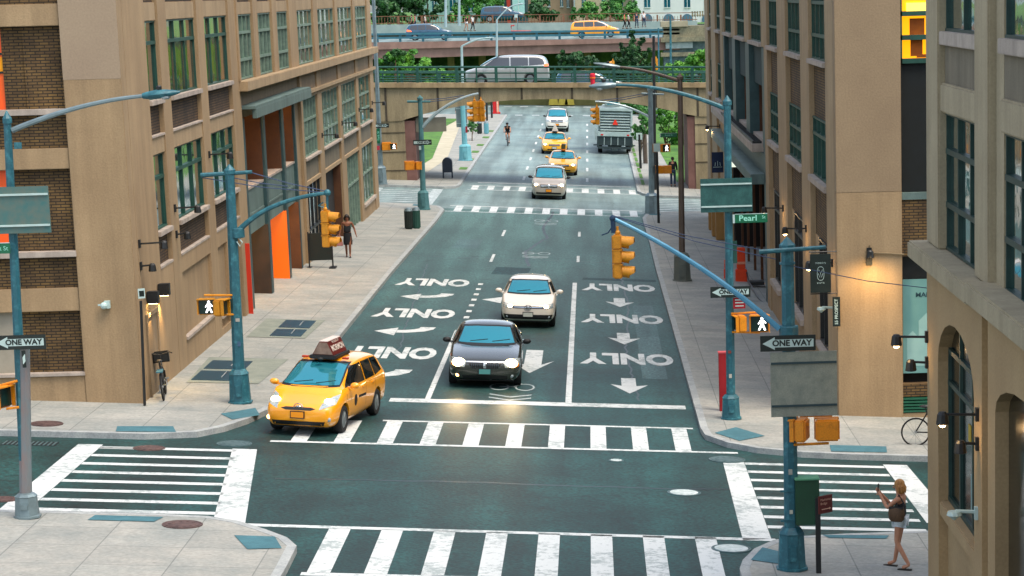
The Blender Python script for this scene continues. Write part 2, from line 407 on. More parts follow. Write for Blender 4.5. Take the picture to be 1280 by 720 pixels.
drape([rect(-60, -20, 40, 128.2)], 0.0, 'road', ASPH)
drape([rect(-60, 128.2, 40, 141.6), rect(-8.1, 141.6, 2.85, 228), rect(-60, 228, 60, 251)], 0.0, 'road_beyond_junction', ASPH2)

# pavements: kerb-side outlines (counter-clockwise, street side as measured)
Lk = [(-60, 54.2), (-30, 54.2), (-10.4, 54.3)] + [(-9.3, 54.75), (-8.8, 55.6), (-8.42, 56.8), (-8.14, 58.26), (-7.95, 60.2), (-7.85, 63), (-7.83, 75), (-7.83, 100), (-7.83, 122.6), (-7.83, 126.0), (-8.2, 128.0), (-9.2, 129.0), (-11, 129.2), (-60, 129.2)]
Rk = [(40, 129.4), (5.6, 129.6), (3.6, 128.6), (2.75, 126.9), (2.5, 124.5), (2.5, 110), (2.42, 96), (2.42, 70), (2.42, 57.2), (2.48, 56.2), (2.95, 55.2), (3.6, 54.55), (4.6, 54.15), (5.7, 54.0), (40, 54.0)]
NL = [(-5.85, -10), (-5.66, 20), (-5.6, 41.3), (-5.62, 42.9), (-5.88, 43.6), (-6.35, 44.25), (-6.95, 44.95), (-7.6, 45.35), (-8.6, 45.45), (-60, 45.45)]
NR = [(40, 45.6), (6.3, 45.6), (4.7, 45.15), (3.75, 44.8), (3.22, 44.4), (2.8, 43.6), (2.52, 42.6), (2.42, 41.9), (2.42, 20), (2.42, -10)]
FLk = [(-60, 141.2), (-12, 141.2), (-8.7, 141.2), (-8.1, 141.7), (-7.88, 143), (-7.88, 228), (-30, 228)]
FRk = [(30, 228), (2.8, 228), (2.65, 175), (2.6, 142.4), (2.9, 140.6), (3.6, 139.6), (40, 139.0)]
def pavement(pts, close, name):
    drape(pts + close, .13, name, SIDE, thick=.3)
    # kerb stones stand 5 mm proud of the flags
    drape(strip(pts, .17), .136, 'kerb', KERB, thick=.3)
pavement(Lk, [(-60, 129.2)][:0], 'left_pavement')
pavement(Rk, [], 'right_pavement')
pavement(NL, [(-60, -10)], 'near_left_pavement')
pavement(NR, [(40, -10)], 'near_right_pavement')
pavement(FLk, [(-60, 228)], 'far_left_pavement')
pavement(FRk, [(40, 228)], 'far_right_pavement')

# painted markings
def marks(polys, name='road_marking', mt=None, h=.004): return drape(polys, h, name, mt or PAINT)
# nearest crosswalk across Pearl Street (only its far part is in view)
pl = [[(-6.85, 45.12), (3.3, 44.9), (3.3, 45.12), (-6.85, 45.36)], [(-5.35, 41.1), (2.1, 41.1), (2.1, 41.3), (-5.35, 41.35)]]
for i in range(8):
    x = -5.28 + i * 1.0
    pl.append([(x + .02, 41.36), (x + .43, 41.36), (x + .43, 45.12), (x + .02, 45.13)])
marks(pl, 'crosswalk_marking')
# crosswalk in front of the stop line
pl = [[(-7.6, 54.42), (3.15, 54.42), (3.15, 54.62), (-7.6, 54.62)], [(-5.3, 57.7), (2.25, 57.7), (2.25, 57.88), (-5.3, 57.88)]]
for i in range(10):
    x = -7.15 + i * .985
    pl.append(rect(x, 54.63, x + .37, 57.69))
marks(pl, 'crosswalk_marking')
marks(rect(-5.4, 60.75, 2.2, 61.35), 'stop_line')
# left and right crosswalks
pl = [rect(-8.3, 45.55, -7.85 + .0, 45.56)][:0]
pl += [[(-11.75, 45.6), (-11.2, 45.6), (-11.2, 53.5), (-11.75, 53.5)], [(-7.5, 45.2), (-6.9, 45.4), (-7.75, 53.4), (-8.3, 53.4)]]
for i in range(8):
    y = 46.1 + i * .99
    pl.append([(-11.19, y), (-7.55 - .09 * i, y), (-7.55 - .09 * i, y + .27), (-11.19, y + .27)])
pl.append(rect(-11.19, 53.75 - .75, -10.3, 53.75 - .5))
marks(pl, 'crosswalk_marking')
pl = [[(2.66, 44.9), (3.22, 45.12), (3.22, 53.4), (2.74, 53.4)], [(6.5, 47.0), (7.1, 47.0), (6.95, 53.5), (6.4, 53.5)]]
for i in range(8):
    y = 46.1 + i * .99
    pl.append(rect(3.23, y, 6.39, y + .27))
marks(pl, 'crosswalk_marking')
# far junction
pl = [rect(-7.75, 129.9, 2.6, 130.15), rect(-7.9, 126.3, 2.4, 126.55)]
for i in range(11): pl.append(rect(-7.4 + i * .93, 126.56, -7.0 + i * .93, 129.89))
pl += [rect(-7.4, 141.2, 2.7, 141.4), rect(-7.4, 144.2, 2.5, 144.4), rect(-7, 146.4, 2.3, 146.8)]
for i in range(11): pl.append(rect(-7.2 + i * .93, 141.41, -6.8 + i * .93, 144.19))
marks(pl, 'crosswalk_marking')
pl = [rect(-9.35, 129.6, -8.75, 140.7), rect(3.0, 129.9, 3.5, 139.2), rect(-12.7, 129.6, -12.2, 140.5), rect(7.0, 129.9, 7.6, 138.8)]
for i in range(8):
    pl.append(rect(-12.19, 130.2 + i * 1.3, -9.36, 130.6 + i * 1.3)); pl.append(rect(3.51, 130.2 + i * 1.15, 6.99, 130.55 + i * 1.15))
marks(pl, 'crosswalk_marking', PAINTW)
# dashes across the far crossing road
pl = []
for i in range(16):
    pl.append(rect(-8 + i * 1.6 - 4, 229, -7.3 + i * 1.6 - 4, 230.5)); pl.append(rect(-8 + i * 1.6 - 4, 246, -7.2 + i * 1.6 - 4, 247.5))
marks(pl, 'lane_marking', PAINTW)
# lane lines
pl = [rect(-4.52, 61.36, -4.38, 75.6), rect(-.9, 61.36, -.74, 91)]
for i in range(8): pl.append(rect(-4.42, 77.0 + i * 1.75, -4.24, 77.6 + i * 1.75))
for y in (101.0, 114.5): pl.append(rect(-4.38, y - 2.2, -4.26, y + 1.4)); pl.append(rect(-.8, y - 1.2, -.68, y + 1.8))
for i in range(8): pl.append(rect(-4.4, 149.5 + i * 9, -4.25, 152.5 + i * 9)); pl.append(rect(-.45, 149.5 + i * 9, -.3, 152.5 + i * 9))
marks(pl, 'lane_marking')

# tar seams and utility patches
TAR = mat('tar_seal', '#081c1e', '#102a2c', scale=6, rough=.45)
PATCHA = asphalt('asphalt_patch', '#0c2e31', '#183e40', rough=.7, speck=.8)
PATCHB = asphalt('asphalt_patch_pale', '#2c4c4c', '#466262', rough=.6, speck=.6)
def seam(pts, wd=.05, name='tar_seam'):
    out = []
    for (a, b), (c, d) in zip(pts, pts[1:]):
        n_ = max(2, int(math.hypot(c - a, d - b) / .5))
        for i in range(n_): out.append((a + (c - a) * i / n_ + random.uniform(-.05, .05), b + (d - b) * i / n_ + random.uniform(-.05, .05)))
    out.append(pts[-1]); drape(strip(out, wd), .0022, name, TAR)
seam([(-6.9, 50.0), (-3, 50.1), (1.2, 49.9), (3.3, 50.1)], .1); seam([(-12, 52.0), (-8.5, 52.2)], .06)
seam([(-2.2, 128), (-2.6, 118), (-2.3, 112), (-3.1, 104), (-2.8, 97.2)], .13); seam([(-3.1, 92), (-2.9, 84.5)], .08)
seam([(.9, 96.9), (1.1, 84), (.8, 72), (1.0, 62)], .05); seam([(-6.8, 97), (-5.9, 70)], .04); seam([(-7.6, 100.5), (2.3, 99.8)], .09)
drape([(-.55, 92.2), (2.3, 92.1), (2.3, 93.0), (-.5, 93.1)], .0018, 'asphalt_patch', PATCHA)
drape([(-4.1, 93.5), (-2.7, 93.4), (-2.6, 96.5), (-4.0, 96.6)], .0018, 'asphalt_patch', PATCHA)
drape([(-6.3, 105), (-5.2, 104.9), (-5.1, 110), (-6.2, 110.1)], .0018, 'asphalt_patch', PATCHB)
drape([(1.2, 66), (1.9, 66), (1.95, 84), (1.25, 84)], .0018, 'asphalt_patch', PATCHB)
# writing, to be read by the oncoming traffic
def road_text(cx, cy, w_, h_, name='road_lettering', txt='ONLY'):
    m_ = MB()
    m_.text(txt, 1.0, lambda a, b, c: (a, b, c), bold=.045)
    xs_ = [v[0] for v in m_.v]; ys_ = [v[1] for v in m_.v]
    x0, x1, y0, y1 = min(xs_), max(xs_), min(ys_), max(ys_)
    m_.v = [(cx - ((a - x0) / (x1 - x0) - .5) * w_, cy - ((b - y0) / (y1 - y0) - .5) * h_, 0) for a, b, c in m_.v]
    m_.v = [(a, b, gz(a, b) + .005) for a, b, c in m_.v]
    o = m_.build(name, PAINT, fixn=True); o['kind'] = 'structure'
    me_ = o.data
    if me_.polygons and me_.polygons[0].normal.z < 0: me_.flip_normals()
for y in (89.7, 79.8, 69.9):
    road_text(-6.1, y, 2.7, 2.55); road_text(.82, y, 2.75, 2.45)
for y in (83.3, 73.2, 63.2):       # straight-on arrows pointing at the viewer
    marks([[(.6, y + 2.8), (1.0, y + 2.8), (1.0, y + 1.35), (.6, y + 1.35)], [(.8, y), (1.32, y + 1.55), (1.0, y + 1.34), (.6, y + 1.34), (.3, y + 1.6)]], 'road_arrow')
def turn_arrow(cx, cy):
    st = [(cx + .95, cy + 1.3), (cx + .9, cy + .6), (cx + .55, cy + .1), (cx - .1, cy - .1)]
    st2 = [(cx + .5, cy + 1.3), (cx + .45, cy + .95), (cx + .2, cy + .6), (cx - .1, cy + .4)]
    st = [(cx + .9, cy + 1.3), (cx + .85, cy + .75), (cx + .6, cy + .2), (cx + .1, cy - .2), (cx - .25, cy - .3)]
    st2 = [(cx + .42, cy + 1.3), (cx + .4, cy + 1.0), (cx + .25, cy + .65), (cx - .0, cy + .45), (cx - .25, cy + .4)]
    q = [[st[i], st[i + 1], st2[i + 1], st2[i]] for i in range(4)]
    q.append([(cx - .26, cy - .95), (cx - .26, cy + 1.0), (cx - .95, cy + .05)])
    marks(q, 'road_arrow')
turn_arrow(-6.0, 84.7); turn_arrow(-6.05, 74.8); turn_arrow(-6.1, 65.2)
turn_arrow(-3.1, 84.4)
marks([[(-2.15, 71.3), (-1.65, 71.3), (-1.65, 68.2), (-2.15, 68.2)], [(-1.95, 66.5), (-1.3, 69.0), (-1.65, 68.19), (-2.15, 68.19), (-2.6, 68.9)]], 'road_arrow')
# bicycle sharrows: chevrons and a bicycle
def sharrow(cx, cy, s=1):
    q = []
    for k in range(2):
        y = cy - .5 - k * .55
        q += [[(cx, y - .45), (cx + .55, y), (cx + .55, y + .16), (cx, y - .27)], [(cx, y - .27), (cx - .55, y + .16), (cx - .55, y), (cx, y - .45)]]
    for dx in (-.34, .34):
        ring = arc((0, 0), 1, 0, 360, 16)
        for (a, b), (c, d) in zip(ring, ring[1:]):
            q.append([(cx + dx + a * .27, cy + .9 + b * .62), (cx + dx + c * .27, cy + .9 + d * .62), (cx + dx + c * .22, cy + .9 + d * .5), (cx + dx + a * .22, cy + .9 + b * .5)])
    q += [[(cx - .34, cy + .85), (cx + .05, cy + .85), (cx + .05, cy + .98), (cx - .34, cy + .98)], [(cx, cy + .9), (cx + .22, cy + 1.6), (cx + .28, cy + 1.5), (cx + .06, cy + .86)]]
    marks(q, 'bicycle_marking', PAINTW)
sharrow(-2.35, 62.9); sharrow(-2.55, 102.5); sharrow(-2.45, 121.5)

# tactile plates at the ramps, and darker concrete cut-outs
def plate(poly, name, mt, h=.142): return drape(poly, h, name, mt)
plate([(-11.1, 54.5), (-9.75, 54.62), (-9.95, 55.4), (-11.2, 55.2)], 'tactile_plate', RAMP)
plate([(-9.15, 57.35), (-8.75, 56.55), (-8.2, 57.3), (-8.45, 58.35)], 'tactile_plate', RAMP)
plate([(-9.75, 44.7), (-8.5, 44.68), (-8.4, 45.14), (-9.7, 45.16)], 'tactile_plate', RAMP)
plate([(-6.85, 43.65), (-6.1, 43.62), (-5.85, 42.65), (-6.45, 42.5)], 'tactile_plate', RAMP)
plate([(2.72, 56.45), (3.25, 55.4), (3.9, 56.2), (3.28, 57.35)], 'tactile_plate', RAMP)
plate([(5.3, 54.28), (6.6, 54.34), (6.68, 55.15), (5.35, 55.15)], 'tactile_plate', RAMP)
plate([(2.66, 42.6), (3.2, 42.3), (3.4, 43.2), (2.95, 43.7)], 'tactile_plate', RAMP)
plate([(4.3, 44.7), (5.4, 44.75), (5.5, 45.05), (4.2, 44.95)], 'tactile_plate', RAMP)
plate([(-9.6, 127.6), (-8.9, 127.6), (-8.9, 128.5), (-9.6, 128.5)], 'tactile_plate', RAMP)
plate([(2.9, 126.2), (3.5, 126.2), (3.5, 127.2), (2.9, 127.2)], 'tactile_plate', RAMP)
CONC2 = mat('patched_concrete', '#747c72', '#868c80', scale=2, speck=.15)
CELLAR = mat('steel_hatch', '#12394a', '#1c4a59', scale=4, rough=.45, metal=.4)
plate([(-10.5, 71.5), (-8.75, 71.5), (-8.65, 76.1), (-10.5, 76.1)], 'concrete_patch', CONC2)
plate([(-10.75, 62.2), (-8.9, 62.3), (-8.7, 67.0), (-10.9, 67.0)], 'concrete_patch', CONC2)
HG = 'steel hatches in the left pavement'
def hatch(x0, y0, x1, y1, lab):
    t = thing('cellar_hatch', lab, 'hatch', ((x0 + x1) / 2, (y0 + y1) / 2, gz((x0 + x1) / 2, (y0 + y1) / 2) + .14), group=HG)
    drape(rect(x0, y0, x1, y1), .155, 'leaf', CELLAR, parent=t, thick=.02)
    mm = (x0 + x1) / 2; m_ = MB(); z = gz(mm, (y0 + y1) / 2) + .17
    m_.tube([(mm + .12, y0 + .5, z - .007 + .0), (mm + .12, y0 + 1.4, z - .007)], .012, 6); m_.build('handle', KERB, t)
hatch(-9.85, 71.85, -8.92, 73.5, 'dark steel hatch nearer edge of the small concrete patch halfway along left pavement')
hatch(-9.85, 73.9, -8.9, 75.8, 'dark steel hatch on the far half of the small concrete patch, left pavement')
hatch(-10.7, 62.6, -9.5, 64.3, 'dark steel hatch nearest the teal pole on left pavement')
hatch(-10.7, 64.7, -9.6, 66.3, 'dark steel hatch just behind the one nearest the left teal pole')
MH = mat('cast_iron', '#4a3b3a', '#6b5550', scale=6, rough=.6, metal=.3)
MHW = mat('painted_iron', '#9fb0ae', '#c2cccb', scale=6, rough=.6)
MHT = mat('iron_worn', '#3e5a5c', '#5a7072', scale=6, rough=.5, metal=.3)
def manhole(x, y, r, h, mt, lab, plain=False):
    n = gn(x, y); t = thing('manhole_cover', lab, 'manhole cover', (x, y, gz(x, y) + h), group='round covers in road and pavement', local=True, normal=n)
    m_ = MB(); m_.lathe((0, 0, 0), [(r, -.03), (r, .008), (r - .03, .01), (r - .035, .004), (r - .05, .004), (.02, .006)], 28); m_.build('rim', MHT if mt is MHW else mt, t)
    m2 = MB(); m2.lathe((0, 0, 0), [(r - .06, .0), (r - .06, .012), (r * .5, .013), (.02, .013)], 28)
    for k in range(0 if plain else 10):
        a = k * .63; m2.box((math.cos(a) * r * .6 - .03, math.sin(a) * r * .6 - .03, .01), (math.cos(a) * r * .6 + .03, math.sin(a) * r * .6 + .03, .018))
    m2.build('lid', mt, t)
manhole(1.71, 49.55, .36, .004, MHW, 'pale round manhole cover alone in the middle of the junction')
manhole(2.39, 44.13, .38, .008, MHW, 'pale round manhole cover at right end of the nearest crosswalk')
manhole(2.85, 53.6, .42, .008, MHT, 'dark manhole cover at far end of right crosswalk edge line')
manhole(-7.94, 44.5, .38, .14, MH, 'rust brown manhole cover on near left pavement corner')
manhole(-12.84, 55.3, .38, .14, MH, 'rust red manhole cover on far left pavement by the wall')
manhole(-8.35, 54.05, .4, .003, MHT, 'grey manhole cover in road in front of yellow taxi corner')
manhole(-10.12, 53.2, .36, .003, MH, 'dark manhole cover at far end of left crosswalk')
manhole(.32, 53.12, .17, .004, MHW, 'tiny pale valve cover near centre of the junction')
manhole(-11.9, 47.1, .3, .003, MH, 'dark manhole cover in the road left of the left crosswalk')
# kerb-side drain at the far left
t = thing('storm_drain', 'dark slotted storm drain beside the far left kerb', 'drain', (-12.8, 53.4, gz(-12.8, 53.4)), local=True, normal=gn(-12.8, 53.4))
m_ = MB(); m_.box((-.6, -.25, 0), (.6, .25, .008)); m_.build('drain_pan', mat('pit', '#0c1a1c'), t)
m_ = MB(); [m_.box((-.58 + i * .1, -.24, .008), (-.54 + i * .1, .24, .016)) for i in range(12)]; m_.build('grate', MHT, t)
# verges
tag(drape([(-60, 152), (-11.4, 152), (-10.9, 165), (-12.4, 206), (-11.9, 220), (-60, 226)], .14, 'grass_lawn', GRASS), kind='stuff')
tag(drape([(5.2, 150), (30, 150), (30, 225), (4.6, 225), (5.0, 175)], .14, 'grass_bank', GRASS), kind='stuff')
pl = [rect(-8.6, y, -8.1, y + 2.2) for y in (155, 163.5, 172, 180, 190, 199)]
tag(drape(pl, .145, 'verge_grass', GRASS), kind='stuff')
tag(drape([rect(2.95, 147 + 5 * i, 3.15, 151 + 5 * i) for i in range(9)], .145, 'verge_weeds', GRASS), kind='stuff')
SAND = mat('bare_earth', '#a49e86', '#b8b29c', scale=1, speck=.1)
drape([(-11.39, 152), (-10.4, 152), (-9.9, 165), (-11.2, 206), (-10.9, 221), (-11.89, 220), (-12.39, 206), (-10.89, 165)], .139, 'worn_path', SAND)
# ================================================================ BUILDINGS
TAN = mat('painted_stucco', '#947c5c', '#a28a68', scale=.5, rough=.85, bump=.25, bscale=22, speck=.08, detail=8)
TAN2 = mat('painted_concrete', '#9a8464', '#a89170', scale=.7, rough=.85, bump=.2, bscale=22, speck=.08)
TAND = mat('stucco_brown', '#7d6c54', '#88765c', scale=.6, rough=.85, bump=.2, bscale=22, speck=.08)
GREYC = mat('cast_concrete', '#978b70', '#a5997d', scale=.8, rough=.85, bump=.25, bscale=22, speck=.08)
SILL = mat('sill_stone', '#a2968a', '#b3a79a', scale=2, rough=.8, speck=.08)
BRICK = brick_mat('brown_brick', '#6f5630', '#59442a', '#2c2418', w=.23, h=.072, msize=.013)
BRICKD = brick_mat('dark_brick', '#5e472a', '#4a3824', '#241d15', w=.23, h=.075, msize=.014)
PANEL = mat('render_panel', '#6c6554', '#7a7260', scale=1.2, rough=.9, speck=.1)
TEALS = mat('teal_steel', '#2c4648', '#385456', scale=2, rough=.5, metal=.2)
TEALL = mat('teal_panel', '#566a66', '#657a74', scale=1, rough=.6, speck=.08)
FRAME = mat('window_green', '#164036', '#204e42', scale=4, rough=.5)
FRAMED = mat('window_dark_teal', '#16332f', '#22423c', scale=4, rough=.5)
FRAMEG = mat('window_grey', '#5d7468', '#78907f', scale=4, rough=.5)
DARK = mat('dark_interior', '#0e0d0c', '#191613', scale=1, rough=.9)
BROWN = mat('brown_interior', '#4a2c18', '#5c3a20', scale=1.2, rough=.85, speck=.1)
ORANGE = mat('orange_panel', '#ff7808', '#fa7000', scale=.4, rough=.45)
REDP = mat('red_panel', '#c02810', '#cc3418', scale=.6, rough=.5)
WARM = mat('warm_light', '#ffb060', emit='#ffa030', estr=2.2)
YELL = mat('lit_room', '#e09010', emit='#ffa008', estr=.7)
YELW = mat('lit_lamp', '#ffe060', emit='#ffd840', estr=1.5)
BLACK = mat('black_metal', '#101314', '#171b1c', scale=5, rough=.45)
for q_ in (TAN, TAN2, TAND, GREYC, PANEL): streak(q_, .16)
for q_ in (SILL, TEALL, BRICK, BRICKD): streak(q_, .25, zs=.4)
def glass_mat(name, base, tint, rough=.06, sx=2.2, sz=.25, mix=(.42, .6)):
    """window glass in front of a dim room: vertical blinds and drapes read faintly through the reflection"""
    mt = bpy.data.materials.new(name); mt.use_nodes = True
    nt = mt.node_tree; b = nt.nodes['Principled BSDF']; L = nt.links.new
    tc = nd(nt, 'TexCoord'); s = nd(nt, 'SeparateXYZ'); L(tc.outputs['Object'], s.inputs[0])
    a = nd(nt, 'Math', operation='ADD'); L(s.outputs[0], a.inputs[0]); L(s.outputs[1], a.inputs[1])
    c = nd(nt, 'CombineXYZ'); L(a.outputs[0], c.inputs[0]); L(s.outputs[2], c.inputs[1])
    mp = nd(nt, 'Mapping'); mp.inputs['Scale'].default_value = (sx, sz, 1); L(c.outputs[0], mp.inputs[0])
    n = nd(nt, 'TexNoise'); n.inputs['Scale'].default_value = 1.4; n.inputs['Detail'].default_value = 5; n.inputs['Roughness'].default_value = .7; L(mp.outputs[0], n.inputs['Vector'])
    r = nd(nt, 'ValToRGB'); r.color_ramp.elements[0].position = mix[0]; r.color_ramp.elements[1].position = mix[1]
    r.color_ramp.elements[0].color = (*srgb(base), 1); r.color_ramp.elements[1].color = (*srgb(tint), 1)
    L(n.outputs[0], r.inputs[0]); L(r.outputs[0], b.inputs['Base Color'])
    b.inputs['Roughness'].default_value = rough; b.inputs['IOR'].default_value = 1.6
    b.inputs['Specular IOR Level'].default_value = .9
    b.inputs['Coat Weight'].default_value = 1; b.inputs['Coat Roughness'].default_value = .03; b.inputs['Coat IOR'].default_value = 1.55
    n2 = nd(nt, 'TexNoise'); n2.inputs['Scale'].default_value = 1.2; L(tc.outputs['Object'], n2.inputs['Vector'])
    bp = nd(nt, 'Bump'); bp.inputs['Strength'].default_value = .25; bp.inputs['Distance'].default_value = .04; L(n2.outputs[0], bp.inputs['Height'])
    L(bp.outputs[0], b.inputs['Coat Normal'])
    MATS[name] = mt
    return mt
GL = glass_mat('window_glass_drapes', '#0b1917', '#8a5a2a')
GLB = glass_mat('window_glass_dark', '#0a1a1b', '#2f4a44', mix=(.45, .75))
GLP = glass_mat('window_glass_pale', '#1c2a2c', '#8f9c9c', mix=(.45, .62), sx=3.5)
GLT = glass_mat('window_glass_teal', '#0b2a28', '#1c5248', mix=(.4, .8))

GLN = glass_mat('window_glass_plain', '#050c0c', '#10201e', mix=(.4, .8), rough=.15)
GLN.node_tree.nodes['Principled BSDF'].inputs['Coat Weight'].default_value = 0; GLN.node_tree.nodes['Principled BSDF'].inputs['Specular IOR Level'].default_value = .25
# maps (u along the facade, z up, d outward) -> world
LX, LY = -11.22, 58.62
RX, RY = 6.02, 59.6
NX, NY = 5.72, 41.2
def TL(u, z, d=0): return (LX + d, u, z)
def TLF(u, z, d=0): return (u, LY - d, z)
def TR(u, z, d=0): return (RX - d, u, z)
def TRF(u, z, d=0): return (u, RY - d, z)
def TN(u, z, d=0): return (NX - d, u, z)
def TNF(u, z, d=0): return (u, NY + d, z)
def fbox(m_, T, u0, u1, z0, z1, d0, d1):
    return m_.box((u0, z0, d0), (u1, z1, d1), T)
def window(bld, T, u0, u1, z0, z1, rec=.16, nv=3, nh=(.72,), fm=None, gm=None, sill=.13, so=.07, fw=.05):
    """window = glass; frame and sill are its sub-parts"""
    g_ = MB(); fbox(g_, T, u0, u1, z0, z1, -rec - .03, -rec); w_ = g_.build('window', gm or GL, bld)
    f = MB()
    for k in range(nv + 1):
        u = u0 + (u1 - u0) * k / nv; a = max(u0, u - fw / 2); b = min(u1, u + fw / 2)
        if k == 0: b = u0 + fw
        if k == nv: a = u1 - fw
        fbox(f, T, a, b, z0, z1, -rec, -rec + .06)
    for q in (0, 1) + tuple(nh):
        z = z0 + (z1 - z0) * q; fbox(f, T, u0, u1, max(z0, z - .045), min(z1, z + .045), -rec + .001, -rec + .072)
    f.build('frame', fm or FRAME, w_)
    if sill:
        s = MB(); fbox(s, T, u0 - .0, u1 + .0, z0 - sill, z0 - .002, -rec - .1, so); s.build('sill', SILL, w_, bevel=.012)
    return w_

# ---------------------------------------------------------------- left building
LB = thing('brick_building', 'tan brick and concrete building on the left corner with orange garage doors', 'building', (LX, LY, .1))
TOP = 15.0
core = MB()
# solid core set back behind the openings; the garage bay is left open
core.box((-40, LY + .62, -1.5), (LX - .35, 78.4, TOP)); core.box((-40, 94.6, -2.2), (LX - .35, 126.4, TOP)); core.box((-40, 78.4, 6.3), (LX - .35, 94.6, TOP)); core.box((-40, 78.4, -2.2), (LX - 3.2, 94.6, 6.3))
core.build_each('inner_wall', DARK, LB)
PI_L = [(58.62, 62.2), (64.1, 65.4), (70.4, 71.75), (76.6, 78.4)]
BAY_L = [(62.2, 64.1), (65.4, 70.4), (71.75, 76.6)]
PI_R = [(82.2, 83.4), (87.2, 88.5), (92.1, 94.6), (100.2, 101.8), (108.7, 109.9), (117.0, 118.2), (124.5, 126.5)]
BAY_U = [(78.4, 82.2), (83.4, 87.2), (88.5, 92.1), (94.6, 100.2), (101.8, 108.7), (109.9, 117.0), (118.2, 124.5)]
BAY_C = BAY_U[3:]
wl = MB()
for a, b in PI_L: fbox(wl, TL, max(a, 59.242), b, -1.5, TOP, -.5, 0)
fbox(wl, TL, 78.05, 78.4, 7.4, TOP, -.3, .05)
for a, b in PI_R: fbox(wl, TL, a, b, 7.1, TOP, -.5, 0)
for a, b in [(94.3, 95.0), (100.2, 101.8), (108.7, 109.9), (117, 118.2), (124.5, 126.5)]: fbox(wl, TL, a, b, -2.6, 7.1, -.5, 0)
fbox(wl, TL, 92.5, 94.3, -2.6, 6.2, -.42, -.12)
wl.build_each('pilaster', TAN, LB, bevel=.02)
bm_ = MB()
for a, b in BAY_L:
    fbox(bm_, TL, a, b, 9.5, 9.97, -.5, -.06); fbox(bm_, TL, a, b, 6.1, 6.58, -.5, -.03); fbox(bm_, TL, a, b, 12.9, 13.4, -.5, -.06)
for a, b in BAY_U:
    fbox(bm_, TL, a, b, 9.5, 9.9, -.5, -.06); fbox(bm_, TL, a, b, 12.9, 13.4, -.5, -.06)
bm_.build_each('beam', TAN2, LB, bevel=.015)
br = MB()
for a, b in BAY_L:
    fbox(br, TL, a, b, 6.58, 7.38, -.5, -.12); fbox(br, TL, a, b, 9.97, 10.75, -.5, -.12); fbox(br, TL, a, b, 3.25, 4.02, -.5, -.12); fbox(br, TL, a, b, 13.4, 14.9, -.5, -.12)
for a, b in BAY_U: fbox(br, TL, a, b, 9.9, 10.75, -.5, -.12); fbox(br, TL, a, b, 13.4, 14.9, -.5, -.12)
br.build_each('brick_infill', BRICKD, LB)
ls = MB()
for a, b in BAY_L: fbox(ls, TL, a, b, 6.55, 6.6, -.12, .012); fbox(ls, TL, a, b, 3.2, 3.26, -.12, .012)
ls.build_each('brick_ledge', SILL, LB)
for k, (a, b) in enumerate(BAY_L):
    nv = 1 if k == 0 else 3
    window(LB, TL, a, b, 7.5, 9.5, nv=nv, nh=(.72,), gm=GLB if k == 0 else GL)
    window(LB, TL, a, b, 4.16, 6.1, nv=nv, nh=(.68,), gm=GLT)
    window(LB, TL, a, b, 10.88, 12.9, nv=nv)
for k, (a, b) in enumerate(BAY_U):
    window(LB, TL, a, b, 7.42, 9.5, nv=4, nh=(.3, .72), fm=FRAMEG, sill=0, gm=GL if k in (3, 4, 5) else GLB)
    window(LB, TL, a, b, 10.88, 12.9, nv=4)
# lower wall of the corner part with blind panels and a doorway
lw = MB()
for (a, b) in BAY_L:
    fbox(lw, TL, a, b, 2.75, 3.2, -.5, -.004)
fbox(lw, TL, 62.2, 64.1, -1.5, 2.75, -.5, -.004)
fbox(lw, TL, 65.4, 70.4, -1.5, .95, -.5, -.004); fbox(lw, TL, 65.4, 70.4, .95, 2.75, -.5, -.1)
fbox(lw, TL, 71.75, 73.6, .3, 2.75, -.5, -.1); fbox(lw, TL, 71.75, 73.6, -1.5, .3, -.5, -.004); fbox(lw, TL, 73.6, 74.4, -1.5, 2.75, -.5, -.004)
fbox(lw, TL, 75.0, 75.9, -1.5, 2.75, -.5, -.004)
lw.build_each('lower_wall', TAN, LB)
s_ = MB(); fbox(s_, TL, 65.4, 70.4, .9, .98, -.12, .05); fbox(s_, TL, 71.75, 73.6, .62, .70, -.1, .05); s_.build_each('panel_sill', SILL, LB)
s_ = MB(); fbox(s_, TL, 59.75, 61.05, .1, 2.25, .001, .012); fbox(s_, TL, 59.6, 59.75, .05, 2.35, .001, .05); fbox(s_, TL, 61.05, 61.2, .05, 2.35, .001, .05); fbox(s_, TL, 59.75, 61.05, 2.25, 2.35, .001, .05)
s_.build_each('side_door', TAND, LB)
# red painted return at the garage edge
s_ = MB(); fbox(s_, TL, 77.3, 77.36, -.9, 2.3, -.002, .14); s_.build('red_fin', REDP, LB)
# ledge across the garage and the far part, wall band, canopy edge
s_ = MB(); fbox(s_, TL, 78.1, 126.95, 7.08, 7.4, -.5, .28); s_.build('cornice', TAN2, LB, bevel=.02)
s_ = MB(); fbox(s_, TL, 78.4, 94.6, 6.2, 7.08, -.5, -.1); fbox(s_, TL, 94.6, 126.5, 6.38, 7.08, -.5, -.06); s_.build_each('frieze', TAND, LB)
s_ = MB(); fbox(s_, TL, 94.6, 126.8, 6.24, 6.38, -.5, .12); fbox(s_, TL, 94.6, 126.5, 6.08, 6.24, -.5, -.02); s_.build_each('string_course', TAN2, LB, bevel=.01)
s_ = MB(); fbox(s_, TL, 78.45, 94.3, 6.5, 6.6, -.1, .42); fbox(s_, TL, 78.6, 94.3, 6.2, 6.52, .3, .44); s_.build_each('garage_canopy', TEALL, LB, bevel=.01)
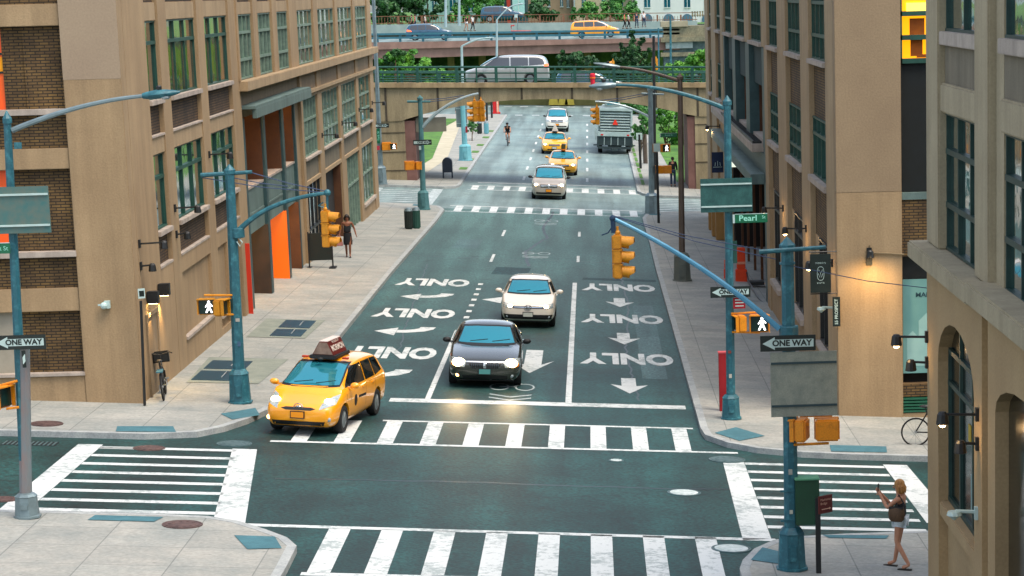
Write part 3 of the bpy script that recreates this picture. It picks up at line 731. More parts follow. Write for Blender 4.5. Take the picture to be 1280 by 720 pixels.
# garage bay
def pier(u0, u1, mt_, side=-.75):
    p_ = MB(); fbox(p_, TL, u0, u1, -2.5, 6.2, -.14, -.02); p_.build('garage_post', TEALS, LB)
pier(78.42, 78.95, TEALS); pier(83.35, 83.85, TEALS); pier(88.45, 88.95, TEALS); pier(92.2, 92.5, TEALS)
for (a, b) in [(78.95, 83.35), (83.85, 88.45), (88.95, 92.2)]:
    s_ = MB(); fbox(s_, TL, a, b, 2.35, 3.82, -.4, -.14); fbox(s_, TL, a + .2, b - .2, 2.95, 3.02, -.14, -.1); s_.build_each('spandrel_panel', TEALL, LB)
    s_ = MB(); fbox(s_, TL, a, b, 3.822, 3.9, -1.3, -.1); s_.build('balcony_sill', SILL, LB)
for (a, b, mt_) in [(83.25, 83.33, BROWN), (88.3, 88.4, BROWN), (92.05, 92.15, BROWN)]:
    s_ = MB(); fbox(s_, TL, a, b, 3.9, 6.15, -3.0, -.1); s_.build('balcony_side_wall', BROWN, LB)
for (a, mt_, nm) in [(83.25, mat('brown_door', '#2e2219', '#3d2c1f', scale=2, rough=.6), 'folding_door'), (88.35, ORANGE, 'orange_door_panel'), (92.1, BROWN, 'brown_door_panel')]:
    s_ = MB(); fbox(s_, TL, a, a + .08, -2.2, 2.35, -1.05, -.03); s_.build(nm, mt_, LB)
s_ = MB(); fbox(s_, TL, 78.5, 94.3, 2.3, 2.36, -3.1, -.4); fbox(s_, TL, 78.5, 94.3, 6.15, 6.19, -3.1, -.5); s_.build_each('garage_ceiling', BROWN, LB)
s_ = MB()
for z in (4.3, 4.7, 5.1, 5.5, 5.9): fbox(s_, TL, 81.5, 81.6, z, z + .14, -1.3, -1.1)
for u in (80.2, 85.4, 90.0): fbox(s_, TL, u, u + .6, 6.08, 6.14, -1.3, -1.1); fbox(s_, TL, u, u + .8, 2.22, 2.29, -1.2, -.9)
s_.build_each('lamp', WARM, LB)
for u in (80.6, 85.6, 90.4):
    for z, e in ((5.9, 18), (2.0, 30)):
        l = bpy.data.lights.new('garage_lamp', 'POINT'); l.energy = e * 2.2; l.color = (1, .6, .25); l.shadow_soft_size = .2
        lo_ = bpy.data.objects.new('garage_light', l); COL.objects.link(lo_); lo_.location = (LX - 1.0, u, z)
# far part
for k, (a, b) in enumerate(BAY_C):
    a2 = 95.0 if k == 0 else a
    window(LB, TL, a2, b, 3.78, 6.08, nv=5 if k < 3 else 3, nh=(.3, .62), fm=FRAMEG, gm=GLP if k < 3 else GLB, sill=.1)
    s_ = MB(); fbox(s_, TL, a2, b, 2.86, 3.66, -.5, -.1); s_.build('render_panel', PANEL, LB)
    s_ = MB(); fbox(s_, TL, a2, b, 2.7, 2.86, -.5, -.01); s_.build('beam', TAN2, LB, bevel=.01)
s_ = MB(); fbox(s_, TL, 95.0, 100.2, -2.4, -.1, -.5, -.08); fbox(s_, TL, 118.2, 124.5, -2.5, -.2, -.5, -.03); fbox(s_, TL, 109.9, 111, -2.5, 2.7, -.5, -.03); s_.build_each('plinth', TAN, LB)
window(LB, TL, 95.0, 100.2, .1, 2.7, nv=4, nh=(.3,), fm=BLACK, gm=GLP, sill=.2)
window(LB, TL, 111, 117, -.9, 2.7, nv=5, nh=(.62,), fm=FRAMEG, gm=GLP, sill=.1)
window(LB, TL, 118.2, 124.5, -.05, 2.7, nv=4, nh=(.5,), fm=FRAMEG, gm=GLB, sill=.15)
s_ = MB(); fbox(s_, TL, 107.9, 107.98, -2.0, 2.7, -1.4, -.02); fbox(s_, TL, 101.8, 108.7, -2.2, 2.7, -1.5, -1.42); s_.build_each('doorway_wall', BROWN, LB)
# front face
fw_ = MB()
fbox(fw_, TLF, -12.6, LX, -1.5, TOP, -.62, -.0)
for z0, z1 in ((9.48, 10.0), (6.08, 6.58), (2.63, 3.2)): fbox(fw_, TLF, -40, -12.6, z0, z1, -.62, -.05)
fbox(fw_, TLF, -40, -12.6, -1.5, 1.04, -.62, -.02)
fw_.build_each('front_wall', TAN, LB, bevel=.015)
fb_ = MB()
for z0, z1 in ((7.52, 9.48), (4.1, 6.08), (1.12, 2.63)):
    fbox(fb_, TLF, -13.54, -12.6, z0, z1, -.62, -.2); fbox(fb_, TLF, -14.06, -13.54, z0, z1, -.62, -.24)
for z0, z1 in ((6.58, 7.38), (3.2, 3.95), (10.0, 10.9)): fbox(fb_, TLF, -40, -12.6, z0, z1, -.62, -.12)
fb_.build_each('front_brick', BRICK, LB)
s_ = MB()
for z0, z1 in ((7.38, 7.52), (3.96, 4.1), (1.04, 1.12)): fbox(s_, TLF, -40, -12.58, z0, z1, -.3, .05)
s_.build_each('front_sill', SILL, LB, bevel=.01)
for z0, z1 in ((7.52, 9.48), (4.1, 6.08)):
    s_ = MB(); fbox(s_, TLF, -19, -14.06, z0, z1, -.5, -.3); o_ = s_.build('window', mat('orange_banner', '#ff5208', '#f06010', scale=.5, rough=.4), LB)
    s_ = MB(); fbox(s_, TLF, -19, -14.06, z0 + .9, z0 + 1.25, -.3, -.29); s_.build('banner_stripe', mat('yellow_stripe', '#f5a010'), o_)
    s_ = MB()
    for u in (-14.4, -15.4): s_.prism([(u - .6, z0 + .1), (u - .55, z0 + .1), (u + .05, z0 + .85), (u, z0 + .85)], -.29, -.285, lambda a, b, c: TLF(a, b, c))
    for z in (z0 + .86, z0 + 1.3): fbox(s_, TLF, -19, -14.06, z, z + .05, -.29, -.275)
    s_.build('frame', BLACK, o_)
s_ = MB(); fbox(s_, TLF, -19, -14.06, 1.12, 2.63, -.5, -.22); s_.build('front_panel', mat('grey_panel', '#8c8676', '#9a9484'), LB)
# paler repainted patch on the corner
s_ = MB(); fbox(s_, TLF, -12.598, LX - .002, 8.2, TOP, .0005, .004); s_.build('repainted_patch', mat('stucco_rose', '#94816b', '#9c8a72', scale=.5, speck=.08, bscale=22), LB)

# ---------------------------------------------------------------- right building
RB = thing('brick_building', 'tan stuccoed brick building on the right corner with green garage screens and recessed brick bays', 'building', (RX, RY, -.9))
core = MB(); core.box((RX + .35, RY + .46, -2.5), (40, 85.4, TOP)); core.box((RX + .35, 108.9, -3), (40, 126.3, TOP)); core.box((RX + .35, 85.4, 7.9), (40, 108.9, TOP)); core.box((RX + 3, 85.4, -3), (40, 108.9, 7.9)); core.build_each('inner_wall', DARK, RB)
RP = [(60.052, 62.1), (66.7, 69.4), (74.6, 77.9), (82.4, 85.4), (91.6, 94.3), (100.2, 103.0), (108.9, 111.6), (116, 120), (123, 126.3)]
RBAY = [(62.1, 66.7), (69.4, 74.6), (77.9, 82.4), (85.4, 91.6), (94.3, 100.2), (103.0, 108.9), (111.6, 116), (120, 123)]
wl = MB()
for k, (a, b) in enumerate(RP):
    if k in (4, 5): fbox(wl, TR, a, b, 7.9, TOP, -.5, 0)
    elif k == 3: fbox(wl, TR, 82.4, 83.9, -2.6, TOP, -.5, 0); fbox(wl, TR, 83.9, b, 7.9, TOP, -.5, -.02)
    elif k == 6: fbox(wl, TR, a + .7, b, -3, TOP, -.5, 0); fbox(wl, TR, a, a + .7, 7.9, TOP, -.5, -.02)
    else: fbox(wl, TR, a, b, -2.6, TOP, -.5, 0)
wl.build_each('pilaster', TAN2, RB, bevel=.02)
for k, (a, b) in enumerate(RBAY):
    window(RB, TR, a, b, 8.02, 10.3, nv=4, nh=(.28, .66), gm=GL)
    window(RB, TR, a, b, 11.6, 13.6, nv=4)
    s_ = MB(); fbox(s_, TR, a, b, 10.3, 11.45, -.5, -.15); s_.build_each('brick_infill', BRICK, RB)
    if k in (0, 1, 2):
        window(RB, TR, a, b, 4.85, 6.45, nv=4, nh=(.72,) if k == 0 else (.25, .6), gm=GLT if k == 0 else GL, sill=.17)
        s_ = MB(); fbox(s_, TR, a, b, 6.45, 7.89, -.5, -.15); s_.build_each('brick_infill', BRICK, RB)
        s_ = MB(); fbox(s_, TR, a, b, 3.2, 4.68, -.5, -.15); s_.build_each('brick_infill', BRICK, RB)
    if k in (6, 7):
        s_ = MB(); fbox(s_, TR, a, b, 6.5, 7.89, -.5, -.15); s_.build_each('brick_infill', BRICK, RB)
        window(RB, TR, a, b, 4.8, 6.45, nv=2, nh=(.5,), gm=GLB)
        s_ = MB(); fbox(s_, TR, a, b, -3, 4.67, -.5, -.1); s_.build_each('brick_infill', TAN, RB)
WALLW = TAN
s_ = MB(); fbox(s_, TR, 62.1, 63.0, -2, 3.2, -.5, -.12); fbox(s_, TR, 65.35, 66.7, -2, 3.2, -.5, -.12); fbox(s_, TR, 63, 65.35, -2, .4, -.5, -.12)
fbox(s_, TR, 69.4, 73.4, -2, .2, -.5, -.04); fbox(s_, TR, 73.4, 74.6, -2, 3.2, -.5, -.12); fbox(s_, TR, 77.9, 82.4, -2, 0, -.5, -.04); fbox(s_, TR, 81.4, 82.4, 0, 3.2, -.5, -.12); s_.build_each('ground_floor_wall', TAN, RB)
window(RB, TR, 63.0, 65.35, .4, 3.2, nv=2, nh=(.8,), fm=BLACK, gm=GLB, sill=.1)
window(RB, TR, 69.4, 73.4, .38, 3.2, nv=3, nh=(.8,), fm=BLACK, gm=GLB, sill=.18, so=.1)
window(RB, TR, 77.9, 81.4, .2, 3.2, nv=3, nh=(.8,), fm=BLACK, gm=GLB, sill=.18, so=.1)
# garage bay
for a, b in [(83.92, 85.4), (91.6, 92.6), (93.6, 94.3), (100.2, 101.1), (102.2, 103), (108.9, 109.6)]:
    pass
s_ = MB()
for a, b in [(84.0, 85.4), (92.2, 94.3), (100.9, 103), (108.9, 109.55)]: fbox(s_, TR, a, b, 4.4, 7.88, -.4, -.03)
fbox(s_, TR, 84.0, 85.4, -2.6, 4.4, -.4, -.05); s_.build_each('garage_post', TEALS, RB)
for a, b in [(85.4, 92.2), (94.3, 100.9), (103, 108.9)]:
    s_ = MB(); fbox(s_, TR, a, b, 6.43, 7.88, -.3, -.22); s_.build('green_screen', mat('green_screen', '#0b2a2c', '#103436', scale=.6, rough=.8), RB)
    s_ = MB(); fbox(s_, TR, b - .06, b + .02, 4.55, 6.43, -2.9, -.4); s_.build('balcony_side_wall', BROWN, RB)
    s_ = MB(); fbox(s_, TR, a, b, 4.42, 4.56, -2.9, -.15); s_.build('balcony_floor', SILL, RB)
s_ = MB(); fbox(s_, TR, 86.8, 116, 4.12, 4.42, -.2, .28); s_.build('balcony_ledge', SILL, RB, bevel=.02)
s_ = MB(); fbox(s_, TR, 87, 108, 4.42, 4.52, .18, .24); [fbox(s_, TR, 87 + i * .5, 87.1 + i * .5, 4.42, 4.5, -.1, .18) for i in range(42)]; s_.build('balcony_grating', BLACK, RB)
s_ = MB(); fbox(s_, TR, 85.4, 110.2, 3.42, 4.12, -.4, -.08); s_.build('garage_fascia', TEALS, RB)
s_ = MB(); fbox(s_, TR, 85.6, 99.3, 3.06, 3.42, -.4, .42); fbox(s_, TR, 99.4, 114.5, 3.06, 3.42, -.4, .42); s_.build_each('canopy', TEALL, RB, bevel=.02)
s_ = MB()
for a in (89, 93, 97, 101, 105): fbox(s_, TR, a, a + .12, -3, 3.06, -.5, -.4)
fbox(s_, TR, 85.4, 108.9, -3, 3.06, -2.9, -2.8); s_.build_each('garage_back_wall', BROWN, RB)
# front face of the right building
s_ = MB(); fbox(s_, TRF, RX, 7.66, -2.5, 4.9, -.45, 0); s_.build_each('front_wall', TAN, RB, bevel=.01)
s_ = MB(); fbox(s_, TRF, RX + .002, 7.655, 4.9, TOP, -.45, -.002); s_.build('front_wall_upper', mat('stucco_upper', '#88745a', '#927e62', scale=.6, bump=.2, bscale=22, speck=.08), RB, bevel=.01)
s_ = MB(); fbox(s_, TRF, 7.66, 40, 3.26, 4.68, -.45, -.12); fbox(s_, TRF, 7.66, 40, -.3, .02, -.45, -.1); fbox(s_, TRF, 8.9, 40, -.3, TOP, -.45, -.1); s_.build_each('front_brick', BRICK, RB)
s_ = MB(); fbox(s_, TRF, 7.66, 40, -2.5, -.72, -.45, -.08); s_.build('front_plinth', TAN, RB)
s_ = MB(); fbox(s_, TRF, 7.66, 8.9, 4.86, 8.03, -.4, -.3); s_.build('black_screen', mat('black_mesh', '#0a100f', '#12191a', scale=3, rough=.9), RB)
s_ = MB(); fbox(s_, TRF, 7.66, 8.9, 4.68, 4.85, -.4, -.08); s_.build('front_sill', TEALL, RB)
s_ = MB(); fbox(s_, TRF, 7.66, 8.9, 2.66, 3.26, -.4, -.3); s_.build('shop_lintel', BLACK, RB)
LOUV = mat('green_louvre', '#12503a', '#1a6048', scale=3, rough=.5)
s_ = MB(); [fbox(s_, TRF, 7.66, 8.9, -.7 + i * .08, -.65 + i * .08, -.2, -.06) for i in range(5)]; s_.build_each('louvre', LOUV, RB)
# lit upper room: a window onto a yellow-lit room
s_ = MB(); fbox(s_, TRF, 7.7, 8.9, 8.08, 11, -.45, -.4); o_ = s_.build('lit_window', YELL, RB)
s_ = MB(); fbox(s_, TRF, 7.95, 8.25, 8.2, 8.6, -.4, -.39); fbox(s_, TRF, 7.93, 8.3, 8.72, 9.12, -.4, -.39); fbox(s_, TRF, 8.1, 8.9, 8.16, 8.24, -.39, -.38); s_.build('interior_panels', mat('interior_brown', '#9a4a0c', '#b86010', scale=3), o_)
s_ = MB(); fbox(s_, TRF, 7.85, 8.9, 9.3, 9.5, -.4, -.37); s_.build('ceiling_lamp', YELW, o_)
s_ = MB(); [fbox(s_, TRF, 7.66, 8.9, z, z + .12, -.36, -.2) for z in (8.03, 8.6, 9.18, 10.2)]; fbox(s_, TRF, 7.66, 7.72, 8.03, 11, -.37, -.2); fbox(s_, TRF, 8.84, 8.9, 8.03, 11, -.37, -.2); s_.build('frame', FRAME, o_)
# shop poster
t = thing('shop_poster', 'pale teal window poster with a pale skyline reading MANHA beside the near building', 'poster', (8.2, RY + .25, 1.4))
s_ = MB(); fbox(s_, TRF, 7.7, 8.88, .27, 2.66, -.3, -.27); s_.build('sheet', mat('poster_teal', '#5c8c8c', '#6c9a98', scale=.5, rough=.4), t)
s_ = MB()
for x0, x1, hh in ((7.8, 8.1, .9), (8.1, 8.5, 1.35), (8.5, 8.85, 1.0)): s_.prism([(x0, .45), (x1, .45), (x1, .45 + hh * .8), ((x0 + x1) / 2, .45 + hh), (x0, .45 + hh * .85)], -.269, -.265, TRF)
s_.build('skyline', mat('poster_pale', '#7ea8a6', '#8cb4b0'), t)
s_ = MB(); s_.text('MANHATTAN', .16, lambda a, b, c: TRF(8.02 + a * 1.15, 2.26 + b, -.262 + c), align='LEFT', bold=.004)
s_.v = s_.v; s_.build('lettering', mat('ink_blue', '#183c48'), t)

# ---------------------------------------------------------------- near right building
NB = thing('concrete_building', 'near grey concrete building at right edge with arched ground floor windows', 'building', (NX, NY, -.6))
core = MB(); core.box((NX + .45, 10, -3), (30, NY - .5, TOP)); core.build_each('inner_wall', DARK, NB)
s_ = MB()
fbox(s_, TN, 39.8, NY, 5.6, TOP, -.7, 0)
fbox(s_, TN, 34.75, 36.0, 5.6, TOP, -.7, 0); fbox(s_, TN, 34.05, 34.75, 5.6, TOP, -.7, -.12); fbox(s_, TN, 28.5, 30.2, 5.6, TOP, -.7, 0)
fbox(s_, TNF, NX + .6, 30, -3, TOP, -.6, 0)
s_.build_each('pilaster', GREYC, NB, bevel=.03)
NBAYS = [(36.0, 39.8), (30.2, 34.05)]
for a, b in NBAYS:
    window(NB, TN, a, b, 9.2, 11.5, nv=2, nh=(.5,), gm=GLT, rec=.2, sill=.22, so=-.02, fw=.06, fm=FRAMED)
    window(NB, TN, a, b, 5.62, 7.88, nv=3, nh=(.33, .72), gm=GLT, rec=.2, sill=0, fw=.06, fm=FRAMED)
    s_ = MB(); fbox(s_, TN, a, b, 8.36, 8.98, -.6, -.12); s_.build('render_panel', PANEL, NB)
    s_ = MB(); fbox(s_, TN, a, b, 7.88, 8.36, -.6, -.04); s_.build('beam', GREYC, NB, bevel=.03)
s_ = MB(); fbox(s_, TN, 35.0, NY + .28, 5.3, 5.6, -.7, .3); fbox(s_, TN, 10, 34.96, 5.34, 5.66, -.7, .32); s_.build_each('string_course', GREYC, NB, bevel=.03)
# lower wall with arched openings: wall polygons with arch tops
TANN = mat('stucco_warm_grey', '#9a815c', '#a88f68', scale=.6, rough=.85, bump=.25, bscale=22, speck=.08)
lw = MB()
def arch_wall(a, b, u0, u1, zs, zc):
    """wall from u0..u1, with an arched opening a..b (springing zs, crown zc)"""
    c = (a + b) / 2; n = 10
    arcp = [(c + (b - a) / 2 * math.cos(math.pi * i / n), zs + (zc - zs) * math.sin(math.pi * i / n)) for i in range(n + 1)]
    for (x0, z0), (x1, z1) in zip(arcp, arcp[1:]):
        lw.prism([(x0, z0), (x0, 5.3), (x1, 5.3), (x1, z1)], -.7, 0, TN)
    fbox(lw, TN, u0, a, -3, 5.3, -.7, 0); fbox(lw, TN, b, u1, -3, 5.3, -.7, 0)
arch_wall(36.05, 39.9, 35.3, NY, 3.7, 4.55)
fbox(lw, TN, 34.75, 35.3, -3, 5.3, -.7, -.1)
arch_wall(29.5, 34.1, 20, 34.75, 3.85, 4.4)
fbox(lw, TN, 36.05, 39.9, -3, 1.05, -.7, -.16)
lw.build_each('lower_wall', TANN, NB, bevel=.0)
s_ = MB(); fbox(s_, TN, 36.05, 39.9, 1.05, 1.3, -.6, -.02); s_.build('sloping_sill', TANN, NB, bevel=.02)
g_ = MB(); fbox(g_, TN, 36.05, 39.9, 1.3, 4.6, -.26, -.22); w_ = g_.build('arched_window', GLN, NB)
f = MB()
for u in (36.1, 37.3, 38.6, 39.85): fbox(f, TN, u - .04, u + .04, 1.3, 4.6, -.22, -.17)
for z in (1.35, 3.35, 3.9): fbox(f, TN, 36.05, 39.9, z - .04, z + .04, -.219, -.165)
f.build('frame', FRAMED, w_)
s_ = MB()
for u, z in ((37.0, 2.6), (37.2, 3.0), (37.7, 2.7), (36.6, 2.9)): fbox(s_, TN, u, u + .25, z, z + .28, -.219, -.21)
s_.build_each('yellow_notice', mat('notice_yellow', '#a8902a', '#b89c30'), w_)
s_ = MB()
for i in range(5): fbox(s_, TN, 36.4 + i * .3, 36.5 + i * .3, 1.6 + .1 * (i % 2), 2.2, -.219, -.21)
s_.build_each('pale_display', mat('display_pale', '#7c9a98', '#88a4a0'), w_)
g_ = MB(); fbox(g_, TN, 29.5, 34.1, -.5, 4.4, -.25, -.2); g_.build('arched_window', GLN, NB)

# ================================================================ VIADUCT
CONCV = mat('viaduct_concrete', '#a89a78', '#877b60', scale=.5, rough=.9, speck=.1, detail=9, bump=.2, bscale=20, stretch=(1, 1, .4))
CONCE = mat('viaduct_edge', '#b09a74', '#8f7c5c', scale=1, rough=.9, speck=.1)
ROSE = mat('rust_red_steel', '#7a5850', '#664840', scale=1.2, rough=.8)
streak(CONCV, .35, zs=.1, xs=.8); streak(CONCE, .3, xs=1.2)
VY0, VY1 = 145.0, 151.4
def vz(x): return 4.9 - (x + 12.7) * .0256      # deck top at the parapet
VD = thing('viaduct', 'tan concrete road viaduct with shallow arched underside and green railing across the street', 'viaduct', (-2, VY0, 4.5))
def soffit(x):
    t_ = (x + 2.2) / 8.4
    return vz(x) - .97 - 1.05 * min(1.6, abs(t_)) ** 2.3
m_ = MB(); N = 40; X0, X1 = -40, 34
xs = [X0, -20, -11.6] + [-11.3 + i * (16.9 / 24) for i in range(25)] + [6.5, 7.4, 15, X1]
top = []; 
for x in xs:
    top.append((x, vz(x) - .28, soffit(max(-11.4, min(6.2, x)))))
for (a, za, sa), (b, zb, sb) in zip(top, top[1:]):
    m_.add([(a, VY0, za), (b, VY0, zb), (b, VY0, sb), (a, VY0, sa), (a, VY1, za), (b, VY1, zb), (b, VY1, sb), (a, VY1, sa)],
           [(0, 1, 2, 3), (7, 6, 5, 4), (3, 2, 6, 7), (0, 4, 5, 1)])
m_.build('girder', CONCV, VD, fixn=False)
m_ = MB()
for (a, za, _), (b, zb, _2) in zip(top, top[1:]):
    m_.add([(a, VY0 - .18, za + .28), (b, VY0 - .18, zb + .28), (b, VY0 - .18, zb), (a, VY0 - .18, za), (a, VY0 + .5, za + .28), (b, VY0 + .5, zb + .28), (b, VY0 + .5, zb), (a, VY0 + .5, za)],
           [(3, 2, 1, 0), (4, 5, 6, 7), (7, 6, 2, 3), (0, 1, 5, 4)])
m_.build('parapet_edge', CONCE, VD)
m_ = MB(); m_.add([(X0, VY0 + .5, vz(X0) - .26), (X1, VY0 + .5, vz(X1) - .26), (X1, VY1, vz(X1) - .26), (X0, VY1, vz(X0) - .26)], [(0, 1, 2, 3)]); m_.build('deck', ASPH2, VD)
# vertical joints and stiffeners on the fascia, dark water streaks
m_ = MB()
for x in (-15, -12.2, -9.1, -6.6, -4.1, -1.1, 1.6, 3.9, 6.4): m_.box((x - .06, VY0 - .03, soffit(max(-11.4, min(6.2, x))) + .02), (x + .06, VY0 - .002, vz(x) - .3))
m_.build_each('fascia_joint', mat('wet_joint', '#3a3428', '#4c4434', scale=4), VD)
m_ = MB(); x = -10.9
# piers
def pierv(x0, x1, ztop, name='pier'):
    m_ = MB(); m_.box((x0, VY0 + .05, -3), (x1, VY1 - .05, ztop)); o_ = m_.build(name, CONCV, VD)
    s_ = MB()
    for z in (1.9, .75, -.35, 3.0): s_.box((x0 - .01, VY0 + .02, z), (x1 + .01, VY0 + .049, z + .05))
    s_.build('block_joint', mat('wet_joint', '#3a3428'), o_)
pierv(-30, -11.15, 4.0); pierv(6.2, 30, 4.0)
m_ = MB(); m_.box((-11.15, VY0 + .1, -3), (-10.55, VY1, 2.6)); m_.build('pier_facing', ROSE, VD)
m_ = MB(); m_.box((5.75, VY0 + .1, -3), (6.2, VY1, 2.4)); m_.build('pier_facing', ROSE, VD)
m_ = MB(); m_.box((-10.5, VY0 + .3, 1.9), (-8.7, VY0 + .6, 2.75)); m_.build('hung_panel', mat('grey_panel2', '#6d6a5c', '#7b7868'), VD)
RAIL = mat('rail_green', '#14433a', '#1e5446', scale=3, rough=.5)
def railing(y, xa, xb, name, lab, zf, h=.92, mt_=RAIL):
    t = thing(name, lab, 'railing', ((xa + xb) / 2, y, zf((xa + xb) / 2)))
    m_ = MB()
    for k, q in enumerate((h, h * .62, h * .25)):
        m_.tube([(xa, y, zf(xa) + q), (xb, y, zf(xb) + q)], .06 if k == 0 else .04, 6)
    m_.build('rails', mt_, t)
    x = xa; i = 0
    while x <= xb:
        m_ = MB(); ww = .09 if i % 2 == 0 else .045
        m_.box((x - ww, y - .06, zf(x) - .02), (x + ww, y + .06, zf(x) + h)); m_.build('post', mt_, t); x += 1.17; i += 1
railing(VY0 + .1, -12.6 - 4.68, 8.6, 'steel_railing', 'green steel railing along the near edge of the viaduct', vz)
railing(VY1 - .3, -14, 9, 'steel_railing', 'green steel railing on the far edge of the viaduct behind the silver minivan', lambda x: vz(x) - .3, h=.75)
m_ = MB(); m_.box((-40, VY1 - .6, vz(0) - .6), (34, VY1, vz(0) - .02)); 

# ================================================================ OVERPASS beyond
OVC = mat('overpass_steel', '#94766a', '#80655a', scale=.6, rough=.85, speck=.08)
streak(OVC, .2, zs=.2, xs=.5)
OY = 247.0
def P(px, py, y=OY): return at(px, py, y)
OV = thing('overpass', 'long rust pink girder overpass carrying cars behind the viaduct', 'overpass', P(660, 70))
def zline(pa, pb, y=OY):
    a, b = P(*pa, y), P(*pb, y)
    return lambda x: a.z + (b.z - a.z) * (x - a.x) / (b.x - a.x)
z_bot = zline((470, 74), (850, 62)); z_mid = zline((470, 62), (850, 52)); z_top = zline((470, 53), (850, 47)); z_rail = zline((470, 44), (850, 34.5))
XL_, XR_ = P(380, 60).x, P(850, 60).x
def girder(z0, z1, y0, y1, name, mt_, par=OV, xa=XL_, xb=XR_):
    m_ = MB(); m_.add([(xa, y0, z0(xa)), (xb, y0, z0(xb)), (xb, y0, z1(xb)), (xa, y0, z1(xa)), (xa, y1, z0(xa)), (xb, y1, z0(xb)), (xb, y1, z1(xb)), (xa, y1, z1(xa))],
        [(0, 1, 2, 3), (7, 6, 5, 4), (0, 4, 5, 1), (3, 2, 6, 7), (0, 3, 7, 4), (1, 5, 6, 2)]); return m_.build(name, mt_, par)
girder(z_bot, z_mid, OY + .2, OY + 24, 'girder', OVC); girder(z_mid, z_top, OY - .15, OY + 24.3, 'deck_slab', OVC)
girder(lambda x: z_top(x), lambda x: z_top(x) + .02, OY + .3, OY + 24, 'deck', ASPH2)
STB = mat('barrier_blue', '#2a6070', '#387080', scale=2, rough=.5, metal=.2)
t = thing('guard_rail', 'blue grey steel guard rail along the near edge of the overpass', 'guard rail', (0, OY, z_top(0)))
m_ = MB()
for q in (.8, .42): m_.add([(XL_, OY, z_top(XL_) + q - .1), (XR_, OY, z_top(XR_) + q - .1), (XR_, OY, z_top(XR_) + q + .1), (XL_, OY, z_top(XL_) + q + .1), (XL_, OY + .1, z_top(XL_) + q - .1), (XR_, OY + .1, z_top(XR_) + q - .1), (XR_, OY + .1, z_top(XR_) + q + .1), (XL_, OY + .1, z_top(XL_) + q + .1)], [(0, 1, 2, 3), (7, 6, 5, 4), (0, 4, 5, 1), (3, 2, 6, 7)])
m_.build('rails', STB, t)
x = XL_ + .5
while x < XR_:
    m_ = MB(); m_.box((x - .12, OY + .1, z_top(x)), (x + .12, OY + .3, z_top(x) + .85)); m_.build('post', STB, t); x += 2.3
# supports in the dark under the overpass
m_ = MB()
for px in (500, 560, 600, 655, 735, 800):
    x = P(px, 90).x; m_.box((x - .35, OY + 6, -2), (x + .35, OY + 7, z_bot(x)))
m_.build_each('column', mat('column_ochre', '#6d6a2c', '#7c7a3a', scale=1), OV)
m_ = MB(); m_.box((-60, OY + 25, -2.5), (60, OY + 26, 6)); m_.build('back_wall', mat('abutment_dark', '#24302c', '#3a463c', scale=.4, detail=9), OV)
# stone abutment at the right end of the overpass
t = thing('stone_abutment', 'weathered stone abutment at the right end of the overpass under the white building', 'abutment', P(865, 90, OY))
def slab(px0, py0, px1, py1, y, dpt, mt_, par, name):
    a = P(px0, py0, y); b = P(px1, py1, y); m_ = MB(); m_.box((a.x, y, b.z), (b.x, y + dpt, a.z)); return m_.build(name, mt_, par)
STN = mat('old_stone', '#8c8468', '#5e604e', scale=.8, detail=9, speck=.2, bscale=6)
slab(829, 33, 900, 46, OY, 3, STN, t, 'parapet'); slab(826, 27, 860, 33, OY - .3, 3, mat('coping_stone', '#a09880', '#8a846c', scale=1), t, 'coping')
m_ = MB()
for i in range(9): a = P(866 + i * 3.2, 36, OY - .1); m_.lathe((a.x, OY - .12, P(0, 43, OY).z), [(.07, 0), (.12, .15), (.06, .3), (.1, .55)], 6)
m_.build('balusters', STN, t)
slab(829, 46, 900, 100, OY + .4, 3, mat('wall_teal_grey', '#3e5a5c', '#6d7d78', scale=.7, detail=9, speck=.2, bscale=5), t, 'wall')
slab(826, 47, 900, 51, OY - .4, 1, STN, t, 'string_course'); slab(826, 66, 905, 69, OY - .2, 1, STN, t, 'string_course')
slab(832, 53, 866, 60, OY - .05, .6, mat('pale_patch', '#9aa8a4', '#808e8a'), t, 'pale_panel')
# pavement wall and fence at the far side of the overpass
FY = 270.0
a = P(380, 41, FY); b = P(880, 37, FY)
WL = thing('retaining_wall', 'long pale concrete wall along the far pavement of the overpass', 'wall', (0, FY, P(600, 40, FY).z))
def zl2(pa, pb, y):
    a, b = at(*pa, y), at(*pb, y); return lambda x: a.z + (b.z - a.z) * (x - a.x) / (b.x - a.x)
w0 = zl2((470, 44), (870, 38), FY); w1 = zl2((470, 31), (870, 26), FY)
xa, xb = at(380, 40, FY).x, at(872, 40, FY).x
girder(w0, w1, FY, FY + .4, 'wall', mat('retaining_concrete', '#7e938f', '#93a49e', scale=.7, detail=8), WL, xa, xb)
FN = thing('picket_fence', 'rust brown iron fence standing on the pale wall behind the overpass', 'fence', (0, FY, w1(0)))
f0 = w1; f1 = zl2((470, 22), (870, 20), FY)
m_ = MB(); x = xa
while x < xb: m_.box((x - .025, FY + .15, f0(x)), (x + .025, FY + .2, f1(x))); x += .33
m_.build('pickets', mat('rust_brown', '#6d4a34', '#7d5840', scale=2), FN)
m_ = MB()
for q in (.1, .85): m_.add([(xa, FY + .1, f0(xa) + q), (xb, FY + .1, f0(xb) + q), (xb, FY + .1, f0(xb) + q + .08), (xa, FY + .1, f0(xa) + q + .08)], [(0, 1, 2, 3)])
m_.build('rails', MATS['rust_brown'], FN)
x = xa
while x < xb: m_ = MB(); m_.box((x - .09, FY + .05, w0(x) + .2), (x + .09, FY + .25, f1(x) + .15)); m_.build('post', MATS['rust_brown'], FN); x += 2.6

